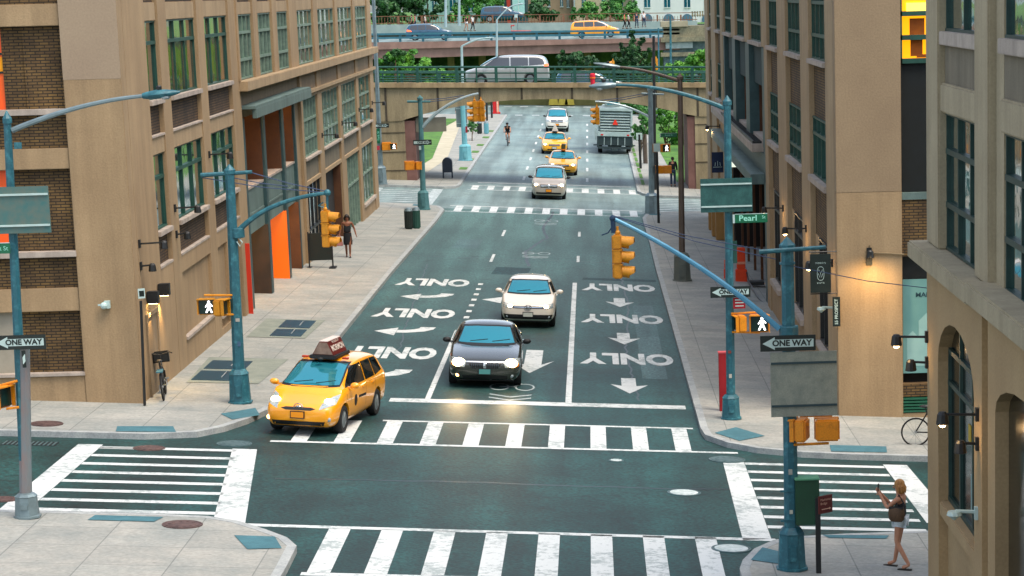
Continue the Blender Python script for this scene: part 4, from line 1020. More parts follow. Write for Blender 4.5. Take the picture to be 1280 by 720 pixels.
# ---------------------------------------------------------------- buildings in the distance
def far_building(name, lab, px0, px1, y, mt_, wins=(), wm=None, base=42, dep=14, extra=None, top=14):
    a = at(px0, base, y); b = at(px1, base, y)
    t = thing(name, lab, 'building', ((a.x + b.x) / 2, y, a.z - 3))
    m_ = MB(); m_.box((a.x, y, a.z - 6), (b.x, y + dep, a.z + top)); m_.build('wall', mt_, t)
    for (p0, q0, p1, q1) in wins:
        c = at(p0, q0, y - .06); d = at(p1, q1, y - .06)
        m_ = MB(); m_.box((c.x, y - .05, d.z), (d.x, y + .05, c.z)); w_ = m_.build('window', wm or GLB, t)
        m_ = MB(); m_.box((c.x - .05, y - .12, d.z - .12), (d.x + .05, y - .051, d.z)); m_.box(((c.x + d.x) / 2 - .04, y - .08, d.z + .01), ((c.x + d.x) / 2 + .04, y - .051, c.z - .01)); m_.build('frame', mat('white_trim', '#b8c4c4'), w_)
    return t
WHT = mat('white_masonry', '#bcc4c6', '#c8cece', scale=.4, rough=.8)
BLUEW = glass_mat('far_window_blue', '#124858', '#1f6678')
wb = far_building('white_building', 'white masonry building with blue windows at top right behind the fence', 795, 905, 345, WHT,
    wins=[(805, -4, 813, 9), (830, -4, 838, 9), (855, -4, 863, 9), (880, -4, 888, 9)], wm=BLUEW)
m_ = MB()
for px in (809, 836, 859, 884):
    c = at(px, 24, 344.8); m_.lathe((c.x, 345, c.z), [(.75, -.15), (.75, -.05), (.02, -.05)], 14, axis='y')
m_.build_each('arched_window', mat('slate_blue', '#3a5e74', '#466c80'), wb)
far_building('tan_building', 'tan brick building with teal windows right of the modern block', 718, 792, 350, mat('pale_tan', '#a39880', '#b0a58e', scale=.5), wins=[(712 + 5, 0, 719, 8), (727, -3, 733, 8), (772, -3, 779, 7), (752, -4, 758, 8)], wm=BLUEW)
far_building('brown_building', 'brown brick building behind the trees left of the tan one', 660, 717, 352, mat('brown_stone', '#8a7660', '#9a8670', scale=.5), wins=[(664, 0, 668, 9), (684, -3, 688, 8), (700, -3, 704, 8), (708, -3, 712, 9)], wm=BLUEW)
far_building('glass_building', 'dark modern building with red column and white balconies behind the overpass', 612, 659, 340, mat('dark_cladding', '#1a3a40', '#24484e'), wins=[(640, -6, 656, 16)], wm=mat('balcony_pale', '#7fb4b4', '#a0c8c8', scale=8))
m_ = MB(); c = at(637, 40, 339.8); m_.box((c.x - .25, 339.6, c.z - 2), (c.x + .25, 339.9, c.z + 12)); m_.build('red_column', mat('red_column', '#9a2c1c'), [o for o in COL.objects if o.name.startswith('glass_building')][0])
m_ = MB(); c = at(552, 0, 341)
far_building('pale_building', 'pale glazed building glimpsed between the dark trees at top left', 520, 610, 362, mat('pale_teal_wall', '#6f9a94', '#8cb0a8', scale=2), wins=[(540, 0, 546, 14), (562, 0, 570, 14), (585, 0, 592, 14)], wm=BLUEW)
# land rising behind the overpass fence
m_ = MB(); z_ = w0(0) - .3; m_.box((-80, FY + .5, -3), (80, 700, z_)); o_ = m_.build('raised_ground', GRASS); o_['kind'] = 'structure'
# ================================================================ VEHICLES
RUB = mat('tyre_rubber', '#0c0d0e', '#141516', scale=8, rough=.85)
RIMM = mat('alloy', '#8c9294', '#9aa0a2', scale=6, rough=.35, metal=.8)
CHROME = mat('chrome', '#c8ccce', rough=.15, metal=1)
CGL = mat('car_glass', '#3397a8', rough=.04, spec=1, metal=.6)
CGS = mat('car_side_glass', '#061014', rough=.04, spec=1, coat=1)
PLB = mat('black_plastic', '#0b0c0d', '#131415', scale=9, rough=.6)
HLON = mat('headlight_lit', '#fff0c8', emit='#ffdc98', estr=10)
HLOFF = mat('headlight_clear', '#aab6b8', '#7f8c90', scale=12, rough=.1, coat=1)
FOGON = mat('foglight_lit', '#ffb060', emit='#ffa860', estr=7)
AMB = mat('amber_lens', '#e07a10', rough=.2, coat=1)
TAIL = mat('tail_lens', '#c01808', rough=.2, coat=1)
def carpaint(name, c, c2=None, metal=0, rough=.3):
    m_ = mat(name, c, c2 or c, scale=.8, rough=rough, metal=metal, coat=1, speck=0)
    return m_
YTAXI = carpaint('taxi_yellow', '#f09a00', '#f6a404', rough=.35)
WPAINT = carpaint('white_paint', '#e6e0d4', '#ebe5da')
CREAM = carpaint('cream_paint', '#e0d6c6', '#e6dccb')
BLKP = carpaint('dark_green_paint', '#2c302a', '#32362e', metal=.3, rough=.25)
SILV = carpaint('silver_paint', '#a9acab', '#b3b6b4', metal=.5, rough=.3)
BEIGE = carpaint('champagne_paint', '#b0a698', '#b8ae9f', metal=.3, rough=.3)
BLUEP = carpaint('blue_paint', '#0c4460', '#104c68', metal=.1, rough=.3)
class Body:
    pass
def car_body(sp):
    """subdivided loft; front at -y. sp: dict L W H cowl roof0 roof1 tail hz0 hz1 tz belt tw rear"""
    L_, W_, H_ = sp['L'], sp['W'], sp['H']; yf, yr = -L_ / 2, L_ / 2; hw = W_ / 2
    gc = sp.get('gc', .2)
    st = []                       # (y, zb, halfwidth, belt, top, roofhalf or None)
    hz0, hz1, tz = sp['hz0'], sp['hz1'], sp['tz']; belt = sp['belt']
    st.append((yf, gc + .2, hw * .66, hz0 - .22, hz0 - .14, None))
    st.append((yf + .07, gc + .04, hw * .84, hz0 - .1, hz0 - .03, None))
    st.append((yf + .3, gc, hw * .955, hz0 - .03, hz0 + .03, None))
    st.append((yf + .8, gc, hw * .99, (hz0 + hz1) / 2 - .04, (hz0 + hz1) / 2 + .03, None))
    st.append((sp['cowl'], gc, hw, belt - .02, hz1, None))
    st.append((sp['roof0'], gc, hw, belt, H_ - .035, sp['tw'] * hw))
    ym = (sp['roof0'] + sp['roof1']) / 2
    st.append((ym, gc, hw, belt + .01, H_, sp['tw'] * hw * 1.02))
    st.append((sp['roof1'], gc, hw * .995, belt + .02, H_ - .03, sp['tw'] * hw * .97))
    st.append((sp['tail'], gc, hw * .98, tz - .05, tz, None))
    st.append((yr - .22, gc + .02, hw * .95, tz - .08, tz - .02, None))
    st.append((yr - .03, gc + .06, hw * .86, tz - .14, tz - .07, None))
    st.append((yr, gc + .2, hw * .74, tz - .3, tz - .22, None))
    if sp.get('van'):             # steep hatch instead of a boot
        st = st[:8]
        st.append((yr - .32, gc, hw * .98, belt + .02, H_ - .07, sp['tw'] * hw * .94))
        st.append((yr - .1, gc + .02, hw * .95, belt - .02, belt + .1 + (H_ - belt) * .35, sp['tw'] * hw * .9))
        st.append((yr, gc + .08, hw * .88, belt - .15, belt - .08, None))
        st.append((yr + .01, gc + .22, hw * .78, .62, .66, None))
    vs = []; K = 8
    for (y, zb, w_, bl, tp, rf) in st:
        if rf is None:
            half = [(0, zb), (w_ * .82, zb), (w_ * .97, zb + .1), (w_, zb + (bl - zb) * .6), (w_ * .975, bl), (w_ * .9, bl + (tp - bl) * .6), (w_ * .72, tp), (w_ * .38, tp + .015), (0, tp + .02)]
        else:
            half = [(0, zb), (w_ * .82, zb), (w_ * .97, zb + .1), (w_, zb + (bl - zb) * .6), (w_ * .985, bl - .02), (w_ * .955, bl + .04), (rf, tp - .09), (rf * .78, tp - .005), (0, tp + .02)]
        ring = [(x, y, z) for x, z in half] + [(-x, y, z) for x, z in half[-2:0:-1]]
        vs.append(ring)
    n = len(vs[0]); V_ = [p for r_ in vs for p in r_]; F_ = []
    for i in range(len(vs) - 1):
        for j in range(n): F_.append((i * n + j, (i + 1) * n + j, (i + 1) * n + (j + 1) % n, i * n + (j + 1) % n))
    def cap(b, rev):
        for k in range(0, 8):
            l = b + k; r_ = b + (n - k) % n; l2 = b + k + 1; r2 = b + (n - k - 1) % n
            q = [l, l2, r2, r_]; q2 = []
            for a_ in q:
                if a_ not in q2: q2.append(a_)
            if len(q2) > 2: F_.append(tuple(q2[::-1] if rev else q2))
    cap(0, False); cap((len(vs) - 1) * n, True)
    me = bpy.data.meshes.new('body'); me.from_pydata(V_, [], F_)
    bm = bmesh.new(); bm.from_mesh(me); bmesh.ops.recalc_face_normals(bm, faces=bm.faces)
    cl = bm.edges.layers.float.get('crease_edge') or bm.edges.layers.float.new('crease_edge')
    bm.verts.ensure_lookup_table()
    for e in bm.edges:
        a_, b_ = sorted(v.index for v in e.verts)
        ja, jb = a_ % n, b_ % n; ia = a_ // n
        if ja == jb and (b_ - a_) == n:
            if ja in (5, n - 5): e[cl] = .55
            if ja in (6, n - 6): e[cl] = .3
            if ja in (1, n - 1): e[cl] = .6
        if ia == 4 and b_ // n == 4 and (5 <= ja <= n - 5): e[cl] = .6
    bm.to_mesh(me); bm.free()
    o = bpy.data.objects.new('body', me); COL.objects.link(o)
    s_ = o.modifiers.new('s', 'SUBSURF'); s_.levels = 3; s_.render_levels = 3
    cuts = []
    for y in (sp['wf'], sp['wr']):
        c = MB(); c.lathe((0, y, sp['wrad']), [(sp['wrad'] + .055, -3), (sp['wrad'] + .055, 3)], 28, axis='x')
        for sx in (-1, 1):
            c = MB(); r_ = sp['wrad'] + .055
            prof = [(r_, sx * (hw - .26)), (r_, sx * (hw + .3))]
            c.lathe((0, y, sp['wrad'] + .01), prof, 28, axis='x')
            co = c.build('cut', None); cuts.append(co)
            b_ = o.modifiers.new('b', 'BOOLEAN'); b_.operation = 'DIFFERENCE'; b_.object = co; b_.solver = 'EXACT'
    dg = bpy.context.evaluated_depsgraph_get()
    me2 = bpy.data.meshes.new_from_object(o.evaluated_get(dg))
    o.modifiers.clear(); bpy.data.objects.remove(o)
    for c in cuts: bpy.data.objects.remove(c)
    me2.name = 'body'
    me2.shade_smooth()
    try: me2.set_sharp_from_angle(angle=R(50))
    except Exception: pass
    me2.materials.clear()
    bv = BVHTree.FromPolygons([v.co for v in me2.vertices], [tuple(p.vertices) for p in me2.polygons])
    return me2, bv
def dens(poly, step=.08):
    out = []
    for i, p in enumerate(poly):
        q = poly[(i + 1) % len(poly)]; d = math.hypot(q[0] - p[0], q[1] - p[1]); k = max(1, int(d / step))
        for j in range(k): out.append((p[0] + (q[0] - p[0]) * j / k, p[1] + (q[1] - p[1]) * j / k))
    return out
def patch(bv, poly, axis, off=.008, mirror=True, sides=(1,), step=.08):
    """outline projected on the body. axis 'f' = seen from the front (x,z); 's' = from the side (y,z); 't' = from above (x,y); 'b' = from behind"""
    m_ = MB()
    variants = [poly]
    if mirror and axis in ('f', 't', 'b'): variants.append([(-a, b) for a, b in poly])
    for pl in variants:
        d = dens(pl, step); n = len(d)
        xs_ = [p[0] for p in d]; ys_ = [p[1] for p in d]
        inner = []
        x = min(xs_) + step
        while x < max(xs_):
            y = min(ys_) + step
            while y < max(ys_): inner.append((x, y)); y += step
            x += step
        pts = [Vector(p) for p in d] + [Vector(p) for p in inner]
        r_ = delaunay_2d_cdt(pts, [(i, (i + 1) % n) for i in range(n)], [], 1, 1e-5)
        for sd_ in (sides if axis == 's' else (1,)):
            vs = []; ok = []
            for p in r_[0]:
                if axis == 'f': o_, di = Vector((p.x, -20, p.y)), Vector((0, 1, 0))
                elif axis == 'b': o_, di = Vector((p.x, 20, p.y)), Vector((0, -1, 0))
                elif axis == 's': o_, di = Vector((20 * sd_, p.x, p.y)), Vector((-sd_, 0, 0))
                else: o_, di = Vector((p.x, p.y, 20)), Vector((0, 0, -1))
                h = bv.ray_cast(o_, di)
                if h[0] is None: vs.append(o_); ok.append(False)
                else:
                    nn = h[1] if h[1].dot(di) < 0 else -h[1]
                    vs.append(h[0] + nn * off); ok.append(True)
            fs = [tuple(f) for f in r_[2] if all(ok[i] for i in f)]
            used = sorted(set(i for f in fs for i in f)); ix = {a: b for b, a in enumerate(used)}
            m_.add([vs[i] for i in used], [tuple(ix[i] for i in f) for f in fs])
    return m_
def wheel(par, x, y, r, w_=.21, spokes=7, name='wheel'):
    s_ = 1 if x > 0 else -1
    m_ = MB(); m_.lathe((x, y, r), [(r * .62, -w_ / 2 * s_), (r * .93, -w_ / 2 * s_), (r, -w_ * .36 * s_), (r, w_ * .36 * s_), (r * .93, w_ / 2 * s_), (r * .66, w_ / 2 * s_), (r * .64, w_ * .3 * s_)], 26, axis='x')
    m_.lathe((x, y, r), [(r * .63, w_ * .12 * s_), (r * .6, w_ * .14 * s_), (.01, w_ * .14 * s_)], 20, axis='x')
    t = m_.build('wheel', RUB, par, smooth=True)
    m_ = MB(); m_.lathe((x, y, r), [(r * .64, w_ * .42 * s_), (r * .58, w_ * .44 * s_), (r * .58, w_ * .2 * s_), (r * .5, w_ * .2 * s_)], 26, axis='x')
    m_.lathe((x, y, r), [(r * .16, w_ * .2 * s_), (r * .16, w_ * .46 * s_), (.001, w_ * .47 * s_)], 10, axis='x')
    for k in range(spokes):
        a = 2 * math.pi * k / spokes; c, s2 = math.cos(a), math.sin(a); wd = r * .075
        p = []
        for rr, ww in ((r * .12, wd), (r * .6, wd * .8)):
            for q in (-1, 1): p.append((rr * c - q * ww * s2, rr * s2 + q * ww * c))
        vs = [(x + w_ * .44 * s_, y + a_, r + b_) for a_, b_ in p] + [(x + w_ * .3 * s_, y + a_, r + b_) for a_, b_ in p]
        m_.add(vs, [(0, 1, 3, 2), (4, 6, 7, 5), (0, 2, 6, 4), (1, 5, 7, 3)])
    m_.build('rim', RIMM, t)
    return t
def make_car(name, label, cat, sp, paint, loc, head, group='cars on Pearl street', lit=True, extras=None, roofmat=None):
    x, y = loc[:2]; z = gz(x, y) + .004 if len(loc) < 3 else loc[2]
    n = gn(x, y) if len(loc) < 3 else Vector((0, 0, 1))
    t = thing(name, label, cat, (x, y, z), R(head), group, local=True, normal=n)
    me, bv = car_body(sp)
    me.materials.append(paint)
    b = bpy.data.objects.new('body', me); COL.objects.link(b); b.parent = t; OFF[b.name] = Vector()
    L_, W_, H_ = sp['L'], sp['W'], sp['H']; hw = W_ / 2; yf = -L_ / 2
    # windscreen
    zc, zr, rw = sp['hz1'] + .035, H_ - .12, sp['tw'] * hw
    ws = [(-hw * .76, zc), (-hw * .4, zc - .015), (hw * .4, zc - .015), (hw * .76, zc), (rw * .84, zr), (rw * .4, zr + .02), (-rw * .4, zr + .02), (-rw * .84, zr)]
    wt = [(a * 1.05, b_ + (.035 if b_ > (zc + zr) / 2 else -.03)) for a, b_ in ws]
    patch(bv, wt, 'f', .005, mirror=False, step=.05).build('windscreen_trim', PLB, t, smooth=True)
    patch(bv, ws, 'f', .014, mirror=False, step=.05).build('windscreen', CGL, t, smooth=True)
    # side windows
    bz = sp['belt'] + .055; tz_ = H_ - .15
    y0, y1, y2, y3 = sp['win']
    ya = sp['cowl'] + .25
    fr = (y0 - ya)
    for sd_ in (-1, 1):
        patch(bv, [(ya, bz), (y0 + .02 - .0, tz_), (y1 - .04, tz_ + .02), (y1 - .04, bz)], 's', .01, sides=(sd_,), step=.05).build('side_window', CGS, t, smooth=True)
        patch(bv, [(y1 + .04, bz), (y1 + .04, tz_ + .02), (y2 - .03, tz_), (y2 + .12, bz)] if not sp.get('van') else [(y1 + .04, bz), (y1 + .04, tz_ + .02), (y2, tz_), (y2, bz)], 's', .01, sides=(sd_,), step=.05).build('side_window', CGS, t, smooth=True)
        if y3: patch(bv, [(y2 + .06, bz), (y2 + .06, tz_), (y3 - .12, tz_ - .03), (y3, bz + .05)], 's', .01, sides=(sd_,), step=.05).build('side_window', CGS, t, smooth=True)
        if sp.get('seams', 1):
            m_ = MB()
            for yy in (ya - .05, y1, y2 + .05):
                q = patch(bv, [(yy - .006, .35), (yy + .006, .35), (yy + .006, bz - .02), (yy - .006, bz - .02)], 's', .003, sides=(sd_,), step=.12); m_.add(q.v, q.f)
            m_.build('door_seam', PLB, t)
            m_ = MB()
            for yy in (y1 - .25, y2 - .2):
                h = bv.ray_cast(Vector((5 * sd_, yy, bz - .12)), Vector((-sd_, 0, 0)))[0]
                m_.box((h.x - .01, yy - .09, bz - .14), (h.x + .025 * sd_, yy + .09, bz - .11))
            m_.build('door_handle', paint, t)
        # mirror
        m_ = MB(); m_.ball((sd_ * (hw + .1), sp['cowl'] + .42, sp['belt'] + .1), .1, 10, 6, (1.15, .7, .75)); m_.box((sd_ * (hw - .08), sp['cowl'] + .4, sp['belt'] + .03), (sd_ * (hw + .06), sp['cowl'] + .46, sp['belt'] + .07))
        m_.build('mirror', sp.get('mirror', paint), t, smooth=True)
    if sp.get('van'): patch(bv, [(-hw * .7, sp['belt'] + .12), (hw * .7, sp['belt'] + .12), (rw * .8, H_ - .2), (-rw * .8, H_ - .2)], 'b', .004, mirror=False).build('rear_window', CGL, t, smooth=True)
    # front details
    hl = sp['hl']; patch(bv, hl, 'f', .006, step=.05)
    for sx in (1, -1):
        pp = [(a * sx, b_) for a, b_ in hl]
        h_ = patch(bv, pp, 'f', .006, mirror=False, step=.05).build('headlight', HLOFF, t, smooth=True)
        cx = sum(a for a, _ in pp) / len(pp); cz = sum(b_ for _, b_ in pp) / len(pp); cx = cx * sp.get('hlk', .94)
        if lit:
            hh = bv.ray_cast(Vector((cx, -20, cz)), Vector((0, 1, 0)))[0]
            if hh:
                m_ = MB(); m_.ball((hh.x, hh.y + .0, hh.z), sp.get('bulb', .07), 10, 6, (1.15, .6, .8)); m_.build('lamp_lens', HLON, h_, smooth=True)
    gm = sp.get('grille_mat', PLB)
    g_ = patch(bv, sp['grille'], 'f', .006, mirror=False, step=.05).build('grille', gm, t)
    if sp.get('bars'):
        m_ = MB()
        zs_ = [p[1] for p in sp['grille']]; z0, z1 = min(zs_), max(zs_); xw = max(p[0] for p in sp['grille'])
        for k in range(sp['bars']):
            zz = z0 + (z1 - z0) * (k + .5) / sp['bars']
            q = patch(bv, [(-xw * .92, zz - .008), (xw * .92, zz - .008), (xw * .92, zz + .008), (-xw * .92, zz + .008)], 'f', .014, mirror=False, step=.06); m_.add(q.v, q.f)
        m_.build('grille_bars', CHROME, g_)
    if sp.get('cross'):
        m_ = MB()
        q = patch(bv, [(-.035, sp['cross'][0]), (.035, sp['cross'][0]), (.035, sp['cross'][1]), (-.035, sp['cross'][1])], 'f', .018, mirror=False, step=.05); m_.add(q.v, q.f)
        zz = (sp['cross'][0] + sp['cross'][1]) / 2; xw = sp['cross'][2]
        q = patch(bv, [(-xw, zz - .022), (xw, zz - .022), (xw, zz + .022), (-xw, zz + .022)], 'f', .017, mirror=False, step=.05); m_.add(q.v, q.f)
        m_.build('grille_cross', CHROME, g_)
    if sp.get('intake'): patch(bv, sp['intake'], 'f', .007, mirror=False, step=.06).build('air_intake', PLB, t)
    if sp.get('fog'): 
        for sx in (1, -1):
            hh = bv.ray_cast(Vector((sx * sp['fog'][0], -20, sp['fog'][1])), Vector((0, 1, 0)))[0]
            m_ = MB(); m_.ball((hh.x, hh.y + .01, hh.z), sp['fog'][2], 8, 6, (1, .5, 1)); m_.build('fog_lamp', FOGON if sp.get('fogon', 0) in (sx, 2) else HLOFF, t, smooth=True)
    if sp.get('badge'):
        hh = bv.ray_cast(Vector((0, -20, sp['badge'][0])), Vector((0, 1, 0)))[0]
        m_ = MB(); r_ = sp['badge'][1]; ring = [(hh.x + math.cos(a * .524) * r_ * 1.25, hh.y - .02, hh.z + math.sin(a * .524) * r_ * .85) for a in range(13)]
        m_.tube(ring, .012, 6); m_.ball((hh.x, hh.y - .012, hh.z), r_ * .75, 8, 5, (1.1, .2, .5)); m_.build('badge', CHROME, t)
    pz = sp['plate']; hh = bv.ray_cast(Vector((0, -20, pz)), Vector((0, 1, 0)))[0]
    m_ = MB(); m_.box((-.17, hh.y - .035, pz - .085), (.17, hh.y - .02 + .02, pz + .085)); pf = m_.build('plate_holder', PLB, t)
    m_ = MB(); m_.box((-.15, hh.y - .041, pz - .065), (.15, hh.y - .036, pz + .065)); pp_ = m_.build('number_plate', mat('plate_' + sp.get('pcol', 'white'), {'white': '#b8bcb0', 'teal': '#4a8a86', 'orange': '#e89010'}[sp.get('pcol', 'white')]), pf)
    # wipers, antenna, bonnet shut line
    m_ = MB()
    for sx in (-.45, .15):
        p0 = (sx * hw, 0, zc + .03); pts = []
        for k in range(5):
            xx = (sx + k * .12) * hw; zz = zc + .03 + .012 * k
            h = bv.ray_cast(Vector((xx, -20, zz)), Vector((0, 1, 0)))[0]
            if h: pts.append(h + Vector((0, -.02, .01)))
        if len(pts) > 2: m_.tube(pts, .01, 5)
    m_.build('wiper', PLB, t)
    for yy in (sp['wf'], sp['wr']):
        for sx in (-1, 1): wheel(t, sx * (hw - .13), yy, sp['wrad'])
    m_ = MB(); m_.box((-hw + .25, yf + .35, .17), (hw - .25, L_ / 2 - .35, .3)); m_.build('underbody', PLB, t)
    if extras: extras(t, bv, sp)
    return t, bv

# --- yellow hatchback taxi turning at the corner
prius = dict(L=4.62, W=1.78, H=1.58, cowl=-1.42, roof0=-.25, roof1=1.0, tail=2.0, van=1, hz0=.74, hz1=1.06, tz=1.0, belt=.97, tw=.78, wf=-1.42, wr=1.36, wrad=.325,
    win=(-.35, .32, 1.12, 1.85), hl=[(.50, .64), (.80, .74), (.80, .93), (.66, .88), (.52, .76)], grille=[(-.42, .66), (-.3, .625), (.3, .625), (.42, .66), (.3, .69), (-.3, .69)], hlk=.98,
    intake=[(-.6, .27), (.6, .27), (.64, .37), (-.64, .37)], fog=(.72, .42, .055), fogon=-1, plate=.52, badge=(.70, .085), pcol='orange', grille_mat=PLB, bulb=.11)
ADR = mat('advert_maroon', '#4e1410', '#5c1a14', scale=4, rough=.4)
ADW = mat('advert_letters', '#c8bcae')
def taxi_top(t, bv, sp):
    zz = sp['H'] + .03
    m_ = MB(); m_.box((-.33, -.42, zz - .04), (.33, .8, zz + .05)); tp = m_.build('roof_advert', PLB, t, bevel=.02)
    m_ = MB(); m_.prism([(-.27, zz + .05), (.27, zz + .05), (.1, zz + .37), (-.1, zz + .37)], -.34, .74, lambda a, b, c: (a, c, b)); m_.build('advert_box', ADR, tp, bevel=.01)
    m_ = MB(); m_.prism([(-.24, zz + .07), (.24, zz + .07), (.09, zz + .35), (-.09, zz + .35)], -.352, -.342, lambda a, b, c: (a, c, b)); m_.build('advert_end', mat('advert_end', '#8a7668', '#6f5c50', scale=6), tp)
    m_ = MB(); m_.box((-.1, -.33, zz + .371), (.1, .73, zz + .385)); m_.build('advert_cap', mat('pale_cap', '#c8b8b0'), tp)
    sl = math.atan2(.37, .17)
    m_ = MB()
    for sd_ in (1, -1):
        def T(a, b, c, sd_=sd_):
            h = .06 + .14 + b * .9; xx = .27 - (h - .05) * .17 / .32 + .008 + c
            return (sd_ * xx, .2 + a * sd_, zz + h)
        m_.text('MORMON', .2, T, bold=.004, sx=1.05); m_.text('THE BOOK OF', .085, lambda a, b, c: T(a, b + .15, c))
    m_.build('advert_letters', ADW, tp)
    m_ = MB(); m_.ball((.0, -.55, zz - .01), .06, 8, 5, (1.3, 1, .6)); m_.build('aerial', PLB, t)
    for sx in (-1, 1): m_ = MB(); m_.box((sx * .5 - .07, -.2, zz - .05), (sx * .5 + .07, -.1, zz - .005)); m_.build('roof_marker', mat('marker_red', '#b03a18'), t)
    # door emblem
    for sd_ in (-1, 1):
        ring = [(-.55 + .12 * math.cos(a * .4), .66 + .14 * math.sin(a * .4)) for a in range(16)]
        patch(bv, ring, 's', .005, sides=(sd_,), step=.05).build('door_emblem', PLB, t)
        patch(bv, [(-.3, .68), (.3, .66), (.3, .72), (-.3, .74)], 's', .005, sides=(sd_,), step=.06).build('door_lettering', PLB, t)
make_car('taxi', 'yellow taxi with maroon roof advert turning at the left corner', 'taxi', prius, YTAXI, (-6.62, 57.45), -11, extras=taxi_top)

# --- dark sedan
town = dict(L=5.4, W=1.99, H=1.47, cowl=-1.0, roof0=-.2, roof1=1.05, tail=1.75, hz0=.78, hz1=.98, tz=1.02, belt=.93, tw=.74, wf=-1.75, wr=1.5, wrad=.335,
    win=(-.25, .32, 1.12, 0), hl=[(.54, .58), (.9, .6), (.93, .78), (.86, .8), (.5, .74)], grille=[(-.34, .55), (.34, .55), (.46, .71), (-.46, .71)], bars=0, cross=(.55, .73, .02),
    intake=[(-.6, .27), (.6, .27), (.6, .36), (-.6, .36)], fog=(.72, .36, .05), fogon=-1, plate=.47, pcol='teal', mirror=PLB, bulb=.15)
def town_x(t, bv, sp):
    m_ = patch(bv, [(-.5, .70), (.5, .70), (.5, .73), (-.5, .73)], 'f', .014, mirror=False, step=.05); m_.build('chrome_trim', CHROME, t)
    m_ = MB()
    for i in range(14):
        x = -.36 + i * .055; q = patch(bv, [(x, .56), (x + .016, .56), (x + .016, .69), (x, .69)], 'f', .012, mirror=False, step=.05); m_.add(q.v, q.f)
    m_.build('grille_bars', mat('dark_chrome', '#50585a', rough=.2, metal=1), t)
    for sx in (-1, 1):
        patch(bv, [(sx * .8, .6), (sx * .9, .6), (sx * .9, .68), (sx * .8, .66)], 'f', .008, mirror=False, step=.04).build('indicator', AMB, t)
town_t, _ = make_car('sedan', 'dark green black sedan with lit headlights nearest the stop line', 'car', town, BLKP, (-3.12, 66.0), 1.0, extras=town_x)
for sx in (-1, 1):
    l = bpy.data.lights.new('headlamp', 'SPOT'); l.energy = 90; l.color = (1, .7, .36); l.spot_size = R(38); l.spot_blend = .9; l.shadow_soft_size = .08
    o_ = bpy.data.objects.new('headlamp_beam', l); COL.objects.link(o_); o_.parent = town_t; o_.location = (sx * .7, -2.75, .68); o_.rotation_euler = (R(-81), 0, 0); o_.rotation_euler = Vector((0, -1, -.1)).to_track_quat('-Z', 'Y').to_euler()

# --- white hatchback
golf = dict(L=4.25, W=1.79, H=1.46, cowl=-1.05, roof0=-.35, roof1=1.05, tail=1.8, van=1, hz0=.8, hz1=1.0, tz=1.0, belt=.95, tw=.75, wf=-1.27, wr=1.3, wrad=.32,
    win=(-.38, .3, 1.1, 1.6), hl=[(.52, .62), (.80, .66), (.80, .8), (.56, .75)], grille=[(-.5, .645), (.5, .645), (.5, .715), (-.5, .715)], bars=1, badge=(.68, .085),
    intake=[(-.74, .3), (.74, .3), (.78, .45), (-.78, .45)], plate=.45, fog=(.66, .38, .045), fogon=0, bulb=.07, hlk=.86)
make_car('hatchback', 'white hatchback with lit headlights behind the dark sedan', 'car', golf, CREAM, (-2.25, 78.6), 0)

# --- minivan crossing the far junction
van = dict(L=5.1, W=1.98, H=1.74, cowl=-1.65, roof0=-.75, roof1=1.5, tail=2.2, van=1, hz0=.92, hz1=1.16, tz=1.1, belt=1.08, tw=.8, wf=-1.6, wr=1.4, wrad=.34,
    win=(-.8, .1, 1.1, 2.2), hl=[(.62, .74), (.88, .76), (.88, .92), (.66, .9)], grille=[(-.46, .68), (.46, .68), (.5, .86), (-.5, .86)], cross=(.68, .86, .46), bars=2,
    intake=[(-.7, .32), (.7, .32), (.7, .42), (-.7, .42)], plate=.52, pcol='orange', mirror=PLB, bulb=.09)
make_car('minivan', 'champagne minivan with dark mirrors driving through the far crosswalk', 'minivan', van, BEIGE, (-2.55, 138.3), 0)

# --- two yellow sedans behind it
cab = dict(L=5.0, W=1.92, H=1.47, cowl=-1.1, roof0=-.35, roof1=.95, tail=1.7, hz0=.78, hz1=1.0, tz=1.04, belt=.95, tw=.74, wf=-1.55, wr=1.4, wrad=.33,
    win=(-.4, .25, 1.05, 0), hl=[(.5, .62), (.86, .64), (.86, .78), (.54, .76)], grille=[(-.4, .6), (.4, .6), (.42, .72), (-.42, .72)], bars=1,
    intake=[(-.5, .3), (.5, .3), (.5, .38), (-.5, .38)], plate=.46, bulb=.08)
def cone_top(t, bv, sp):
    zz = sp['H'] + .02
    m_ = MB(); m_.box((-.16, -.5, zz - .03), (.16, .5, zz + .06)); tp = m_.build('roof_advert', PLB, t)
    m_ = MB(); m_.prism([(-.22, zz + .06), (.22, zz + .06), (.04, zz + .5), (-.04, zz + .5)], -.45, .45, lambda a, b, c: (a, c, b)); m_.build('advert_box', mat('pale_advert', '#b8b4ac', '#d0ccc4', scale=5), tp)
def dark_top(t, bv, sp):
    zz = sp['H'] + .02
    m_ = MB(); m_.box((-.14, -.45, zz - .03), (.14, .45, zz + .38)); tp = m_.build('roof_advert', mat('advert_dark', '#2c3428', '#55502c', scale=5), t, bevel=.02)
    m_ = MB(); m_.box((-.145, -.46, zz + .0), (.145, .46, zz + .08)); m_.build('advert_base', AMB, tp)
CABP = carpaint('pale_taxi_yellow', '#f6ac10', '#f8b41c', rough=.35)
make_car('taxi', 'yellow taxi with dark upright roof sign partly behind the champagne minivan', 'taxi', cab, CABP, (-1.95, 156.4), 0, extras=dark_top)
make_car('taxi', 'yellow taxi with pale pointed roof sign just in front of the white sport utility vehicle', 'taxi', cab, CABP, (-2.75, 176.8), 0, extras=cone_top)
